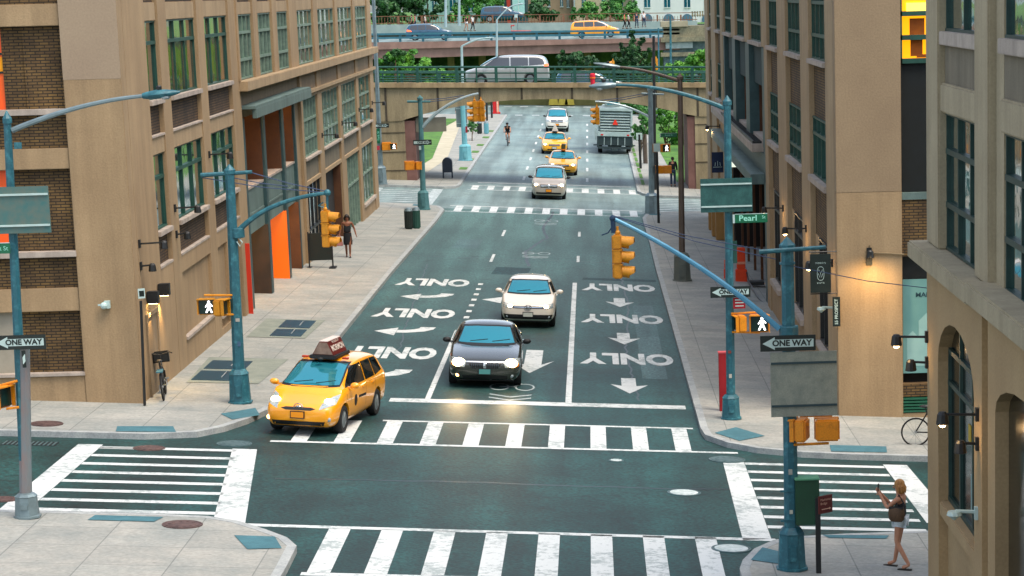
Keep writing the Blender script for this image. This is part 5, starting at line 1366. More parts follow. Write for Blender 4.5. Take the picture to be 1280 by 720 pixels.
suv = dict(L=5.0, W=1.95, H=1.85, cowl=-1.35, roof0=-.6, roof1=1.6, tail=2.2, van=1, hz0=1.02, hz1=1.22, tz=1.1, belt=1.15, tw=.78, wf=-1.55, wr=1.45, wrad=.38, gc=.28,
    win=(-.65, .2, 1.1, 2.1), hl=[(.6, .86), (.9, .86), (.9, 1.02), (.64, 1.02)], grille=[(-.48, .8), (.48, .8), (.52, 1.0), (-.52, 1.0)], cross=(.8, 1.0, .5),
    intake=[(-.8, .42), (.8, .42), (.8, .52), (-.8, .52)], plate=.62, pcol='orange', mirror=PLB, bulb=.05)
make_car('suv', 'white sport utility vehicle farthest back in the line of oncoming traffic', 'car', suv, WPAINT, (-2.9, 204.8), 0, lit=False)
# --- silver minivan on the viaduct (driving left: front towards -x)
VDX = at(640, 98, VY0 + 3).x
vv = dict(van); vv.update(L=5.15, W=1.95, H=1.78, win=(-.7, .2, 1.3, 2.3))
def van_tail(t, bv, sp):
    for sd_ in (-1, 1):
        patch(bv, [(2.25, 1.05), (2.52, 1.05), (2.5, 1.22), (2.3, 1.2)], 's', .006, sides=(sd_,), step=.06).build('tail_light', mat('tail_lit', '#ff5a30', emit='#ff5428', estr=1.6), t)
zc_ = vz(VDX)
make_car('minivan', 'silver minivan driving left along the viaduct above the street', 'minivan', vv, SILV, (VDX - .3, VY0 + 4.2, zc_ - .25), -90, extras=van_tail, lit=False, group='vehicles on the bridges')
# --- on the overpass
def on_over(px, y=OY + 6): p = at(px, 48, y); return (p.x, y, z_top(p.x) + .02)
bs = dict(suv); bs.update(L=4.75, H=1.7, belt=1.02, hz0=.92, hz1=1.1, wrad=.34, gc=.22, win=(-.5, .3, 1.1, 1.95))
def suv_tail(t, bv, sp):
    for sd_ in (-1, 1): patch(bv, [(1.75, .92), (2.25, .95), (2.2, 1.12), (1.85, 1.05)], 's', .006, sides=(sd_,), step=.06).build('tail_light', mat('tail_lit', '#ff5a30', emit='#ff5428', estr=1.6), t)
make_car('suv', 'blue sport utility vehicle driving right on the overpass', 'car', bs, BLUEP, on_over(537), 90, extras=suv_tail, lit=False, group='vehicles on the bridges')
yv = dict(van); yv.update(L=5.1, H=1.78)
make_car('taxi', 'yellow minivan taxi driving right on the overpass', 'taxi', yv, YTAXI, on_over(744), 90, lit=False, group='vehicles on the bridges')
# parked vehicles far off
dk = dict(suv)
pz = at(628, 21, 282); 
make_car('parked_car', 'dark car parked beyond the fence at top centre left', 'car', dk, BLUEP, (at(628, 20, 284).x, 284, at(628, 22, 284).z - .5), 90, lit=False, group='parked cars in the distance')
p_ = at(706, 104, 190)
q_ = at(772, 93, 232)
for px, lab, pt in ((736, 'teal van glimpsed through the green railing by the red post', BLUEP),):
    p_ = at(px, 100, 180); 
    make_car('parked_car', lab, 'car', dk, pt, (p_.x, 180, p_.z - 1.15), 90, lit=False, group='parked cars in the distance')
    # they stand on the sunken car park terrace behind the viaduct
t_ = at(730, 100, 180)

# --- refuse lorry seen from behind
TRW = mat('lorry_white', '#a8bab8', '#8fa4a2', scale=1.5, rough=.5, speck=.06)
TRD = mat('lorry_dark', '#1a2c2e', '#26383a', scale=2, rough=.7, speck=.2)
LX0, LYY = 1.62, 176.0
TK = thing('refuse_truck', 'white refuse lorry seen from behind with louvred tailgate and red triangle', 'truck', (LX0, LYY, gz(LX0, LYY)), 0, local=True, normal=gn(LX0, LYY), group=None)
def tb(name, mt_, bxs, bev=.0, par=None):
    m_ = MB()
    for a, b in bxs: m_.box(a, b)
    return m_.build(name, mt_, par or TK, bevel=bev)
hop = tb('hopper', TRW, [((-1.22, .3, 1.1), (1.22, 6.5, 3.15)), ((-1.25, .0, 2.0), (-1.1, .35, 3.2)), ((1.1, .0, 2.0), (1.25, .35, 3.2)), ((-1.25, -.05, 3.1), (1.25, .5, 3.32)), ((-1.28, -.15, 1.28), (1.28, .3, 1.62))], .03)
sl_ = []
for i in range(7):
    z = 1.72 + i * .2; m_ = MB(); m_.add([(-1.08, .02, z), (1.08, .02, z), (1.08, .22, z + .13), (-1.08, .22, z + .13), (-1.08, .06, z - .03), (1.08, .06, z - .03), (1.08, .26, z + .1), (-1.08, .26, z + .1)], [(0, 1, 2, 3), (7, 6, 5, 4), (0, 4, 5, 1), (3, 2, 6, 7), (0, 3, 7, 4), (1, 5, 6, 2)]); m_.build('tailgate_slat', TRW, hop)
tb('tailgate_recess', TRD, [((-1.1, .28, 1.62), (1.1, .299, 3.1))], par=hop)
tb('hopper_well', TRD, [((-1.2, -.05, .62), (1.2, .25, 1.27)), ((-1.3, -.1, .5), (-1.15, .3, 1.3)), ((1.15, -.1, .5), (1.3, .3, 1.3))], .02)
m_ = MB(); [m_.box((x, -.09, .66), (x + .05, -.05, 1.22)) for x in (-.8, -.3, .2, .7)]; m_.build('well_ribs', TRW, TK)
tb('bumper', TRD, [((-1.2, -.1, .38), (1.2, .1, .55)), ((-.22, -.6, .25), (.22, -.1, .42))], .01)
tb('step', TRD, [((-1.55, .0, .6), (-1.3, .6, .66)), ((1.3, 0, .6), (1.5, .6, .66))])
m_ = MB(); m_.prism([(-.2, 2.12), (.2, 2.12), (.05, 2.48), (-.05, 2.48)], -.03, 0.0, lambda a, b, c: (a, c, b)); m_.build('red_triangle', mat('safety_red', '#e02a10', rough=.5), TK)
cabn = tb('cab', TRW, [((-.95, 6.6, .9), (.95, 8.6, 3.2)), ((-.75, 5.8, 3.15), (.4, 6.4, 3.75))], .06)
tb('cab_window', CGL, [((-.55, 5.78, 3.3), (.25, 5.795, 3.62))], par=cabn)
for sx in (-1, 1):
    for sp_ in ((-1.45, 1.9),): m_ = MB(); m_.box((sx * 1.34, .1, 1.0), (sx * 1.46, .5, 1.9)); m_.build('side_panel', TRW, TK, bevel=.02)
    m_ = MB(); m_.box((sx * .95 - .09, -.17, 1.35), (sx * .95 + .09, -.151, 1.45)); m_.build('tail_light', TAIL, TK)
    for yy in (1.6, 2.9, 7.4): wheel(TK, sx * 1.05, yy, .5, .3)
tb('chassis', TRD, [((-.5, .3, .5), (.5, 8.4, 1.1))])

# ================================================================ BICYCLES
def bicycle(label, loc, head, lean=0, frame_mt=None, basket=False, scale=1.0, group='bicycles', saddle_h=.95):
    x, y, z = loc
    t = thing('bicycle', label, 'bicycle', (x, y, z), R(head), group, local=True)
    t.rotation_euler = (0, R(lean), R(head))
    F = frame_mt or BLACK; r = .33
    for yy, nm in ((-.52, 'wheel'), (.52, 'wheel')):
        m_ = MB(); ring = [(0, yy + r * math.cos(a * math.pi / 14), r + r * math.sin(a * math.pi / 14)) for a in range(29)]
        m_.tube(ring, .022, 6, cap=False); wv = m_.build('wheel', RUB, t, smooth=True)
        m_ = MB(); m_.tube([(-.04, yy, r), (.04, yy, r)], .03, 8)
        for k in range(12):
            a = k * math.pi / 6; m_.tube([(0, yy, r), (0, yy + r * .96 * math.cos(a), r + r * .96 * math.sin(a))], .003, 3)
        m_.build('spokes', RIMM, wv)
    m_ = MB()
    hd, bb, st_, ax = (0, -.38, .82), (0, .05, .3), (0, .25, .78), (0, .52, r)
    for a, b in ((hd, bb), (bb, st_), ((0, -.36, .74), st_), (bb, ax), (st_, ax), ((0, -.40, .92), (0, -.45, .6)), ((.05, -.45, .6), (.05, -.52, r)), ((-.05, -.45, .6), (-.05, -.52, r)), (st_, (0, .29, saddle_h - .04))): m_.tube([a, b], .018, 6)
    m_.build('frame', F, t)
    m_ = MB(); m_.tube([(-.3, -.28, 1.04), (-.24, -.42, 1.05), (0, -.42, 1.0), (.24, -.42, 1.05), (.3, -.28, 1.04)], .016, 6); m_.tube([(0, -.4, .9), (0, -.42, 1.0)], .018, 6); m_.build('handlebar', BLACK, t)
    m_ = MB(); m_.ball((0, .3, saddle_h), .12, 8, 5, (.7, 1.2, .35)); m_.build('saddle', BLACK, t)
    m_ = MB(); m_.tube([(-.1, .05, .3), (.1, .05, .3)], .015, 6); m_.tube([(.1, .05, .3), (.1, .12, .14)], .012, 5); m_.tube([(-.1, .05, .3), (-.1, -.02, .46)], .012, 5); m_.box((.06, .06, .12), (.16, .16, .15)); m_.box((-.16, -.06, .45), (-.06, .04, .48)); m_.build('crank', RIMM, t)
    if basket:
        m_ = MB(); m_.box((-.2, -.78, .8), (.2, -.48, .83)); m_.box((-.2, -.78, .8), (-.17, -.48, 1.05)); m_.box((.17, -.78, .8), (.2, -.48, 1.05)); m_.box((-.2, -.78, .8), (.2, -.75, 1.05)); m_.box((-.2, -.51, .8), (.2, -.48, 1.05)); m_.build('basket', BLACK, t)
        m_ = MB(); m_.box((-.08, .3, .72), (.08, .75, .75)); m_.build('rack', RAMP, t)
    return t
zb = gz(-11.0, 59.6) + .135
bicycle('black bicycle with front basket parked by the left building corner', (-10.88, 59.7, zb), 187, lean=4, basket=True)
bicycle('black bicycle parked behind the near right building, only one wheel showing', (7.95, 55.55, gz(7.95, 55.55) + .135), 88, lean=-3)
cyc = (-6.36, 183.2, gz(-6.36, 183.2))
bicycle('bicycle ridden by the cyclist in the far road', cyc, 0, frame_mt=RIMM)
# ================================================================ POLES, SIGNALS, SIGNS
POLE = mat('teal_pole_paint', '#1f5864', '#3c7c86', scale=7, rough=.5, speck=.12, bscale=20, contrast=(.5, .72), detail=9)
POLEW = mat('weathered_pole', '#7f6c68', '#5a7c84', scale=1.6, rough=.55, stretch=(1, 1, .4))
POLES_ = mat('galvanised', '#6f8084', '#82959a', scale=3, rough=.4, metal=.5)
BRPOLE = mat('bronze_pole', '#4c4138', '#5b4f45', scale=3, rough=.5)
SIGY = mat('signal_yellow', '#c4820a', '#96640e', scale=9, rough=.5, speck=.12, contrast=(.5, .78), detail=9)
SIGY2 = mat('signal_orange', '#d88610', '#a8660e', scale=9, rough=.5, speck=.1, contrast=(.52, .78), detail=9)
SBK = mat('sign_black', '#101c1a', '#16221f', scale=6, rough=.4)
SWH = mat('sign_white', '#a8c0bc', '#b4cac6', scale=6, rough=.4)
SGR = mat('sign_green', '#0a5a3c', '#0e6444', scale=6, rough=.35)
SLT = mat('sign_letters', '#8fd8c0')
WALKL = mat('walk_figure_lit', '#ffffff', emit='#ffffff', estr=1.6)
SBACK = mat('sign_back_dark', '#1a4442', '#2c5c58', scale=5, rough=.5, speck=.12, detail=9)
SBACKL = mat('sign_back_pale', '#868c80', '#66706a', scale=5, rough=.55, speck=.15, contrast=(.45, .8), detail=10)
WIRE = mat('cable', '#3a4a66')
def px_pole(bx, by, top_px, seg=None): pass
def pole_thing(name, label, base, top_z, r0=.12, r1=.085, mt_=None, bw=.22, bh=.75, lean=(0, 0), group='lamp and signal poles', base_mt=None, oct_=True):
    x, y = base; z = gz(x, y) + .135
    t = thing(name, label, 'pole', (x, y, z), group=group)
    m_ = MB(); m_.tube([(x, y, z + .1), (x + lean[0] * .5, y, (z + top_z) / 2), (x + lean[0], y, top_z)], [r0, (r0 + r1) / 2, r1], 8)
    m_.build('shaft', mt_ or POLE, t, smooth=False)
    if bw:
        m_ = MB(); m_.lathe((x, y, z), [(bw * 1.25, 0), (bw * 1.25, .04), (bw * 1.1, .05), (bw * .98, bh * .82), (bw * 1.02, bh * .86), (bw * .8, bh * .95), (r0 * 1.1, bh)], 8, rot=math.pi / 8); m_.build('base', base_mt or mt_ or POLE, t)
        m_ = MB(); m_.box((x - .07, y - bw * 1.15, z + .18), (x + .07, y - bw * .9, z + bh * .6)); m_.build('access_door', base_mt or mt_ or POLE, t, bevel=.01)
    m_ = MB(); m_.lathe((x + lean[0], y, top_z), [(r1 * 1.25, -.06), (r1 * 1.25, .03), (r1 * .8, .08), (r1 * .5, .12), (.01, .17)], 8); m_.build('cap', mt_ or POLE, t)
    return t
def curve_pts(p0, c, p1, n=12):
    p0, c, p1 = Vector(p0), Vector(c), Vector(p1)
    return [p0 * (1 - k) ** 2 + c * 2 * k * (1 - k) + p1 * k * k for k in [i / n for i in range(n + 1)]]
def sig_head(t_or_none, label, pos, face=(0, -1), sc=1.0, lit=None, group='three lens traffic signals', cat='traffic light', mt_=None, h=1.05):
    """three-section head hanging at pos (top). face = direction the lenses look at"""
    f = Vector((face[0], face[1], 0)).normalized(); s_ = Vector((-f.y, f.x, 0)); p = Vector(pos)
    t = thing('traffic_light', label, cat, p, group=group)
    mt_ = mt_ or SIGY
    def T(a, b, c): return p + s_ * a * sc + f * b * sc + Vector((0, 0, c * sc))
    m_ = MB()
    for k in range(3): m_.box((-.17, -.12, -.36 * (k + 1) + .012), (.17, .1, -.36 * k - .0), T)
    m_.build('housing', mt_, t, bevel=.02)
    m_ = MB(); m_.box((-.02, -.15, -1.05), (.02, -.12, -.03), T); [m_.box((-.175, -.13, -.36 * k - .02), (.175, .11, -.36 * k + .004), T) for k in (1, 2)]
    m_.build('ribs', mt_, t)
    m_ = MB(); m_.tube([T(0, 0, 0), T(0, 0, .2)], .035 * sc, 8); m_.ball(T(0, 0, .04), .07 * sc, 8, 5); m_.build('hanger', mt_, t)
    cols = ['#5a0c06', '#5a3a06', '#06402a']
    for k in range(3):
        c = -.36 * k - .18; n = 12; m_ = MB()
        ring0 = [T(.145 * math.cos(2 * math.pi * i / n), .1, c + .145 * math.sin(2 * math.pi * i / n)) for i in range(n)]
        ring1 = [T(.145 * math.cos(2 * math.pi * i / n), .1 + (.3 if math.sin(2 * math.pi * i / n) > -.4 else .16), c - .03 + .145 * math.sin(2 * math.pi * i / n)) for i in range(n)]
        ring2 = [T(.13 * math.cos(2 * math.pi * i / n), .1, c + .13 * math.sin(2 * math.pi * i / n)) for i in range(n)]
        ring3 = [T(.13 * math.cos(2 * math.pi * i / n), .1 + (.3 if math.sin(2 * math.pi * i / n) > -.4 else .16), c - .03 + .13 * math.sin(2 * math.pi * i / n)) for i in range(n)]
        m_.add(ring0 + ring1 + ring2 + ring3, [(i, (i + 1) % n, n + (i + 1) % n, n + i) for i in range(n)] + [(2 * n + i, 3 * n + i, 3 * n + (i + 1) % n, 2 * n + (i + 1) % n) for i in range(n)] + [(n + i, n + (i + 1) % n, 3 * n + (i + 1) % n, 3 * n + i) for i in range(n)])
        v_ = m_.build('visor', mt_, t, smooth=True)
        m_ = MB(); m_.add([T(.128 * math.cos(2 * math.pi * i / n), .105, c + .128 * math.sin(2 * math.pi * i / n)) for i in range(n)], [tuple(range(n))])
        m_.build('lens', mat('lens' + cols[k], cols[k], rough=.2), v_)
    return t
def ped_head(label, pos, face, lit=False, sc=1.0, mt_=None, group='pedestrian signals'):
    """square pedestrian head centred at pos, looking along face"""
    f = Vector((face[0], face[1], 0)).normalized(); s_ = Vector((f.y, -f.x, 0)); p = Vector(pos)
    t = thing('pedestrian_signal', label, 'pedestrian signal', p, group=group)
    # s_ points to the viewer's left-to-right reversed so that text reads properly
    def T(a, b, c): return p + s_ * -a * sc + f * b * sc + Vector((0, 0, c * sc))
    m_ = MB(); m_.box((-.23, -.13, -.21), (.23, .09, .21), T); m_.build('housing', mt_ or SIGY2, t, bevel=.03)
    m_ = MB(); m_.box((-.2, .091, -.18), (.2, .1, .18), T); scn = m_.build('screen', mat('signal_screen', '#0c2a24', rough=.3), t)
    m_ = MB(); m_.box((-.235, .09, .19), (.235, .2, .215), T); m_.box((-.235, .09, -.2), (-.215, .17, .2), T); m_.box((.215, .09, -.2), (.235, .17, .2), T); m_.build('visor', mt_ or SIGY2, t)
    if lit:
        m_ = MB(); Y = .105; ox = .06
        n = 8; m_.add([T(ox + .035 * math.cos(2 * math.pi * i / n), Y, .125 + .035 * math.sin(2 * math.pi * i / n)) for i in range(n)], [tuple(range(n))])
        for poly in ([(-.045, .085), (.045, .085), (.04, -.03), (-.04, -.03)], [(-.045, .08), (-.1, .0), (-.08, -.015), (-.03, .05)], [(.045, .08), (.1, .02), (.085, 0), (.03, .05)], [(-.04, -.03), (.01, -.03), (-.055, -.155), (-.095, -.145)], [(-.01, -.03), (.04, -.03), (.09, -.15), (.05, -.16)]):
            m_.add([T(ox + a, Y, b) for a, b in poly], [(0, 1, 2, 3)])
        m_.build('walking_figure', WALKL, scn, fixn=False)
    else:
        m_ = MB(); m_.lathe(T(0, -.13, .1), [(.03, -.012), (.03, .012)], 8, axis='y'); m_.build('back_boss', mt_ or SIGY2, t)
    return t
def bracket(p0, p1, mt_=None, r=.025, name='bracket', par=None):
    m_ = MB(); m_.tube([p0, p1], r, 6); return m_.build(name, mt_ or SIGY2, par)
def sign_board(name, label, cat, p_c, w_, h_, face=(0, -1), mt_=None, back=False, group=None, yaw=0, thick=.02):
    p = Vector(p_c); f = Vector((face[0], face[1], 0)).normalized(); s_ = Vector((-f.y, f.x, 0))
    t = thing(name, label, cat, p, group=group)
    def T(a, b, c): return p + s_ * a + Vector((0, 0, b)) + f * c
    m_ = MB(); m_.box((-w_ / 2, -h_ / 2, -thick), (w_ / 2, h_ / 2, 0), T); m_.build('board', mt_, t, bevel=.004)
    return t, T
def one_way(label, c, w_=.92, h_=.31, face=(0, -1), left=True, small=False):
    t, T = sign_board('one_way_sign', label, 'sign', c, w_, h_, face, SBK, group='one way signs')
    k = 1 if left else -1
    a, b = w_ * .46, h_ * .40
    m_ = MB(); m_.add([T(k * -a, 0, .003), T(k * -a * .52, -b, .003), T(k * -a * .52, -b * .62, .003), T(k * a, -b * .62, .003), T(k * a, b * .62, .003), T(k * -a * .52, b * .62, .003), T(k * -a * .52, b, .003)], [tuple(range(7))])
    m_.build('arrow', SWH, t)
    m_ = MB(); m_.text('ONE WAY', h_ * .52, lambda p, q, r_: T(p + w_ * .07, q, .006), bold=.006, sx=w_ / h_ * .29); m_.build('lettering', SBK, t)
    return t
def street_name(label, c, w_, h_, txt, face=(0, -1), small=''):
    t, T = sign_board('street_sign', label, 'sign', c, w_, h_, face, SGR, group='street name signs')
    m_ = MB()
    if small: m_.text(txt, h_ * .92, lambda p, q, r_: T(p * 1.15 - w_ * .1, q + .005, .004), bold=.004); m_.text(small, h_ * .5, lambda p, q, r_: T(p * 1.1 + w_ * .38, q + h_ * .12, .004))
    else: m_.text(txt, h_ * .6, lambda p, q, r_: T(p, q, .004))
    m_.build('lettering', SLT, t)
    m_ = MB(); m_.box((-w_ / 2, h_ / 2, -.02), (w_ / 2, h_ / 2 + .012, .002), T); m_.box((-w_ / 2 - .05, -h_ / 2, -.02), (-w_ / 2, h_ / 2, 0), T); m_.build('edge', SWH, t)
    return t
def back_board(label, c, w_, h_, mt_, bars=SWH):
    t, T = sign_board('road_sign', label, 'sign', c, w_, h_, (0, -1), mt_, group='large sign boards seen from behind')
    m_ = MB()
    for q in (-.33, .33): m_.box((-w_ / 2 + .01, h_ * q - .018, .002), (w_ / 2 - .01, h_ * q + .018, .03), T)
    m_.build('stiffener', bars, t)
    return t
def luminaire(t, p, d, L_=.75, mt_=None, name='luminaire'):
    """cobra head: p root, d unit direction"""
    p, d = Vector(p), Vector(d).normalized(); s_ = d.cross(Vector((0, 0, 1))).normalized(); u = s_.cross(d)
    m_ = MB(); prof = [(0, .05, .05), (.12, .08, .07), (.35, .13, .09), (.6, .12, .08), (.85, .07, .05), (1.0, .02, .02)]
    rings = []
    for (k, w_, h_) in prof:
        c = p + d * k * L_
        rings.append([c + s_ * w_ * math.cos(a) + u * h_ * math.sin(a) for a in [2 * math.pi * i / 10 for i in range(10)]])
    vs = [q for r_ in rings for q in r_]; fs = []
    for i in range(len(rings) - 1):
        for j in range(10): fs.append((i * 10 + j, i * 10 + (j + 1) % 10, (i + 1) * 10 + (j + 1) % 10, (i + 1) * 10 + j))
    fs += [tuple(range(10)), tuple(50 + j for j in range(10))]
    m_.add(vs, fs); lm = m_.build(name, mt_ or POLES_, t, smooth=True)
    m_ = MB(); m_.ball(p + d * .6 * L_ - u * .06, .1, 8, 5, (1, 1, .5)); m_.build('lens', HLOFF, lm)
    m_ = MB(); m_.lathe(p + d * .45 * L_ + Vector((0, 0, .07)), [(.05, 0), (.05, .07), (.03, .09)], 8); m_.build('photocell', BLACK, lm)

# A: far-left lamp pole
A0 = (-10.9, 44.84); top = at(9, 150, 44.84)
t = pole_thing('lamp_pole', 'street lamp pole at far left with teal upper shaft and long arm', A0, top.z, .11, .07, POLE, bw=.21, bh=.48, lean=(top.x - A0[0], 0), base_mt=POLES_)
zb0 = gz(*A0) + .13
m_ = MB(); mid = at(30, 430, 44.84); m_.tube([(A0[0], A0[1], zb0 + .46), (mid.x, A0[1], mid.z)], [.118, .108], 8); m_.build('weathered_sleeve', POLEW, t)
tip = at(178, 120, 44.84); root = at(15, 163, 44.84); cc = at(70, 122, 44.84)
m_ = MB(); m_.tube(curve_pts(root, at(100, 127, 44.84), tip), [.055 - .0015 * i for i in range(13)], 8); m_.build('arm', POLES_, t)
d = (at(225, 115, 44.84) - tip); luminaire(t, tip, d, d.length, POLE)
m_ = MB(); m_.box((at(20, 180, 44.7).x - .03, 44.66, at(20, 186, 44.7).z), (at(20, 180, 44.7).x + .1, 44.72, at(20, 178, 44.7).z)); m_.build('clamp', POLE, t)
c = (at(8, 262, 44.6)); back_board('weathered grey green sign board back on the far left lamp pole', at(10, 263, 44.66), 1.52, .86, mat('sign_back_weathered', '#5c6a60', '#3d6a68', scale=5, rough=.6, detail=9))
one_way('one way sign with left arrow on the far left lamp pole', at(25, 428, 44.6), .95, .27)
street_name('dark green street sign end on the far left lamp pole', at(-8, 311, 44.62), .6, .19, 'Prospect St')
m_ = MB(); c = at(31, 450, 44.6)
t2, T = sign_board('small_sign', 'small edge-on sign on the far left pole under the one way sign', 'sign', at(30, 449, 44.6), .07, .32, (.3, -1), SBK)
m_ = MB(); m_.add([T(-.025, -.1, .003), T(.025, -.04, .003), T(.025, .1, .003), T(-.025, .04, .003)], [(0, 1, 2, 3)]); m_.build('arrow_mark', SWH, t2)
ped_head('yellow pedestrian signal on the far left lamp pole cut by the frame', at(0, 496, 44.7), (1, -.45), mt_=SIGY2)
bracket(at(22, 476, 44.75), at(0, 482, 44.75), par=t); bracket(at(24, 509, 44.75), at(8, 511, 44.75), par=t)

# signal poles -------------------------------------------------
def cross_bar(t, pl, pr, r=.06, mt_=None):
    m_ = MB(); m_.tube([pl, pr], [r, r * .8], 8); m_.build('cross_bar', mt_ or POLE, t)
def cables(t, pairs, r=.012):
    m_ = MB()
    for a, b in pairs:
        a, b = Vector(a), Vector(b); mid = (a + b) / 2 - Vector((0, 0, (a - b).length * .02)); m_.tube([a, mid, b], r, 5)
    m_.build('guy_wire', WIRE, t)
# B: left
yb = 59.13; B0 = (-8.92, yb); top = at(287, 214, yb)
t = pole_thing('signal_pole', 'teal traffic signal pole on left pavement with curved mast arm', B0, top.z, .155, .115, POLE, bw=.25, bh=.85, lean=(top.x - B0[0], 0))
cross_bar(t, at(251, 219, yb), at(315, 215, yb))
arm = [at(297, 290, yb), at(325, 266, yb), at(360, 250, yb), at(409, 241, yb)]
m_ = MB(); m_.tube(curve_pts(arm[0], at(332, 250, yb), arm[3], 14), [.075 - .002 * i for i in range(15)], 8); ao = m_.build('mast_arm', POLE, t)
m_ = MB(); e = at(409, 241, yb); m_.ball(e, .09, 8, 6); m_.tube([e, at(409, 262, yb)], .03, 6); m_.tube([at(404, 253, yb), at(398, 257, yb), at(406, 260, yb)], .02, 5); m_.build('arm_end', POLE, ao)
m_ = MB(); p = at(297, 291, yb); m_.lathe((p.x, yb, p.z), [(.16, -.12), (.17, -.1), (.17, .1), (.16, .12)], 10); m_.build_each('collar', POLE, t)
cables(t, [(at(315, 216, yb), at(408, 239, yb)), (at(252, 222, yb), at(400, 240, yb)), (at(290, 222, yb), at(360, 233, yb))])
sig_head(None, 'yellow traffic light hanging from the left curved mast arm', at(407, 263, yb), (1, -.15), .84)
ped_head('lit walk signal facing the street corner on the left teal pole', at(259, 383, yb - .15), (0, -1), lit=True, sc=.95, mt_=SIGY)
ped_head('yellow pedestrian signal seen edge on, on the left teal pole', at(276, 384, yb - .3), (1, -.25), sc=.95, mt_=SIGY)
bracket(at(255, 369, yb - .2), at(292, 369, yb - .1), SIGY, par=t); bracket(at(274, 394, yb - .2), at(294, 393, yb - .1), SIGY, par=t)
m_ = MB(); m_.tube([at(297, 296, yb - .1), at(303, 303, yb - .1), at(300, 308, yb - .1), at(296, 302, yb - .1)], .015, 5); m_.build('cable_loop', SWH, t)

# C: right lamp + signal pole
yc = 58.64; C0 = (3.24, yc); top = at(909, 128, yc)
t = pole_thing('lamp_pole', 'teal lamp pole on right pavement carrying the Pearl street sign', C0, top.z, .12, .09, POLE, bw=.22, bh=.62, lean=(top.x - C0[0], 0))
root = at(905, 135, yc); tip = at(770, 106, yc)
m_ = MB(); m_.tube(curve_pts(root, at(835, 106, yc), tip, 14), [.06 - .0018 * i for i in range(15)], 8); m_.build('arm', POLE, t)
d = at(736, 108, yc) - tip; luminaire(t, tip, d, d.length, POLES_)
back_board('dark teal sign board back on the right lamp pole', at(908, 244, yc - .2), 1.26, .82, SBACK)
street_name('green Pearl St street name sign on the right lamp pole', at(939, 273, yc - .2), .8, .21, 'Pearl', small='St')
m_ = MB(); one_way('one way sign with left arrow on the right lamp pole, crossed by the mast arm', at(913, 365, yc - .25), .98, .27)
t2, T = sign_board('parking_sign', 'small red parking sign below the one way sign on right lamp pole', 'sign', at(924, 379, yc - .2), .3, .27, (0, -1), mat('sign_red', '#8c1220'))
m_ = MB(); [m_.box((-.1, q, .002), (.11, q + .025, .005), T) for q in (-.08, 0, .07)]; m_.build('lettering', SWH, t2)
t2, T = sign_board('street_sign', 'green street sign seen nearly edge on behind the right lamp pole', 'sign', at(919, 315, yc + .1), .12, .55, (.6, -1), mat('sign_green_dark', '#0e4038'), group='street name signs')
ped_head('yellow pedestrian signal edge on beside the right lamp pole', at(925, 404, yc - .2), (-1, -.2), sc=.95)
ped_head('lit walk signal on the right lamp pole', at(949, 404, yc - .2), (0, -1), lit=True, sc=1.05)
bracket(at(914, 392, yc - .1), at(955, 390, yc - .2), par=t); bracket(at(915, 415, yc - .1), at(950, 416, yc - .2), par=t)

# D: right near signal pole
yd = 41.96; D0 = (3.36, yd); top = at(984, 308, yd)
t = pole_thing('signal_pole', 'large teal traffic signal pole near bottom right with green control box', D0, top.z, .14, .115, POLE, bw=.24, bh=.78, lean=(top.x - D0[0], 0))
cross_bar(t, at(949, 315, yd - .2), at(1032, 309, yd - .2), .045)
root = at(974, 411, yd); tip = at(766, 273, yd)
m_ = MB(); m_.tube(curve_pts(root, at(885, 330, yd), tip, 14), [.055 - .0012 * i for i in range(15)], 8); ao = m_.build('mast_arm', mat('bright_arm', '#4f8fb0', '#5c9aba', scale=3, rough=.35, metal=.2), t)
m_ = MB(); m_.ball(tip, .06, 8, 6); m_.tube([tip, at(767, 291, yd)], .045, 8); m_.tube([at(765, 284, yd), at(760, 291, yd), at(752, 294, yd)], .012, 5); m_.build('arm_end', mat('navy_fitting', '#16324e'), ao)
m_ = MB(); p = at(986, 414, yd); m_.lathe((p.x, yd, p.z), [(.16, -.1), (.17, -.08), (.17, .08), (.16, .1)], 10); p = at(984, 329, yd); m_.lathe((p.x, yd, p.z), [(.14, -.02), (.14, .02)], 10); m_.build_each('collar', POLE, t)
cables(t, [(at(950, 312, yd), at(768, 270, yd)), (at(970, 324, yd), at(768, 271, yd))], .008)
cables(t, [(at(992, 333, yd), at(1175, 362, 41.5)), (at(958, 318, yd), at(958, 320, yd))], .008)
sig_head(None, 'yellow traffic light hanging from the long right mast arm', at(772, 293, yd), (1, -.12), .72)
one_way('large one way sign with left arrow on the near right signal pole', at(985, 429, yd - .18), .98, .28)
back_board('pale grey sign board back on the near right signal pole', at(1005, 480, yd - .16), 1.18, 1.16, SBACKL, bars=mat('bar_dark', '#2a3f44'))
ped_head('orange back of pedestrian signal right of near right pole', at(1034, 537, yd - .1), (0, 1), sc=.93)
ped_head('orange pedestrian signal edge on next to the near right pole', at(1001, 537, yd - .05), (-1, .3), sc=.95)
bracket(at(1000, 520, yd - .1), at(1040, 519, yd - .1), par=t); bracket(at(992, 556, yd - .1), at(1036, 554, yd - .1), par=t)
t2 = thing('control_box', 'dark green traffic control box strapped to the near right pole', 'box', at(1010, 655, yd))
a = at(995, 657, yd - .25); b = at(1024, 600, yd - .25)
m_ = MB(); m_.box((a.x, yd - .25, a.z), (b.x, yd + .1, b.z)); m_.build('cabinet', mat('box_green', '#0e3a24', '#14452c', scale=3, rough=.6, speck=.1), t2, bevel=.01)
m_ = MB(); m_.box((a.x - .01, yd - .27, b.z), (b.x + .01, yd + .12, b.z + .03)); m_.build('lid', mat('lid_pale', '#5c9a6c', '#4c8a70', scale=4), t2, bevel=.008)
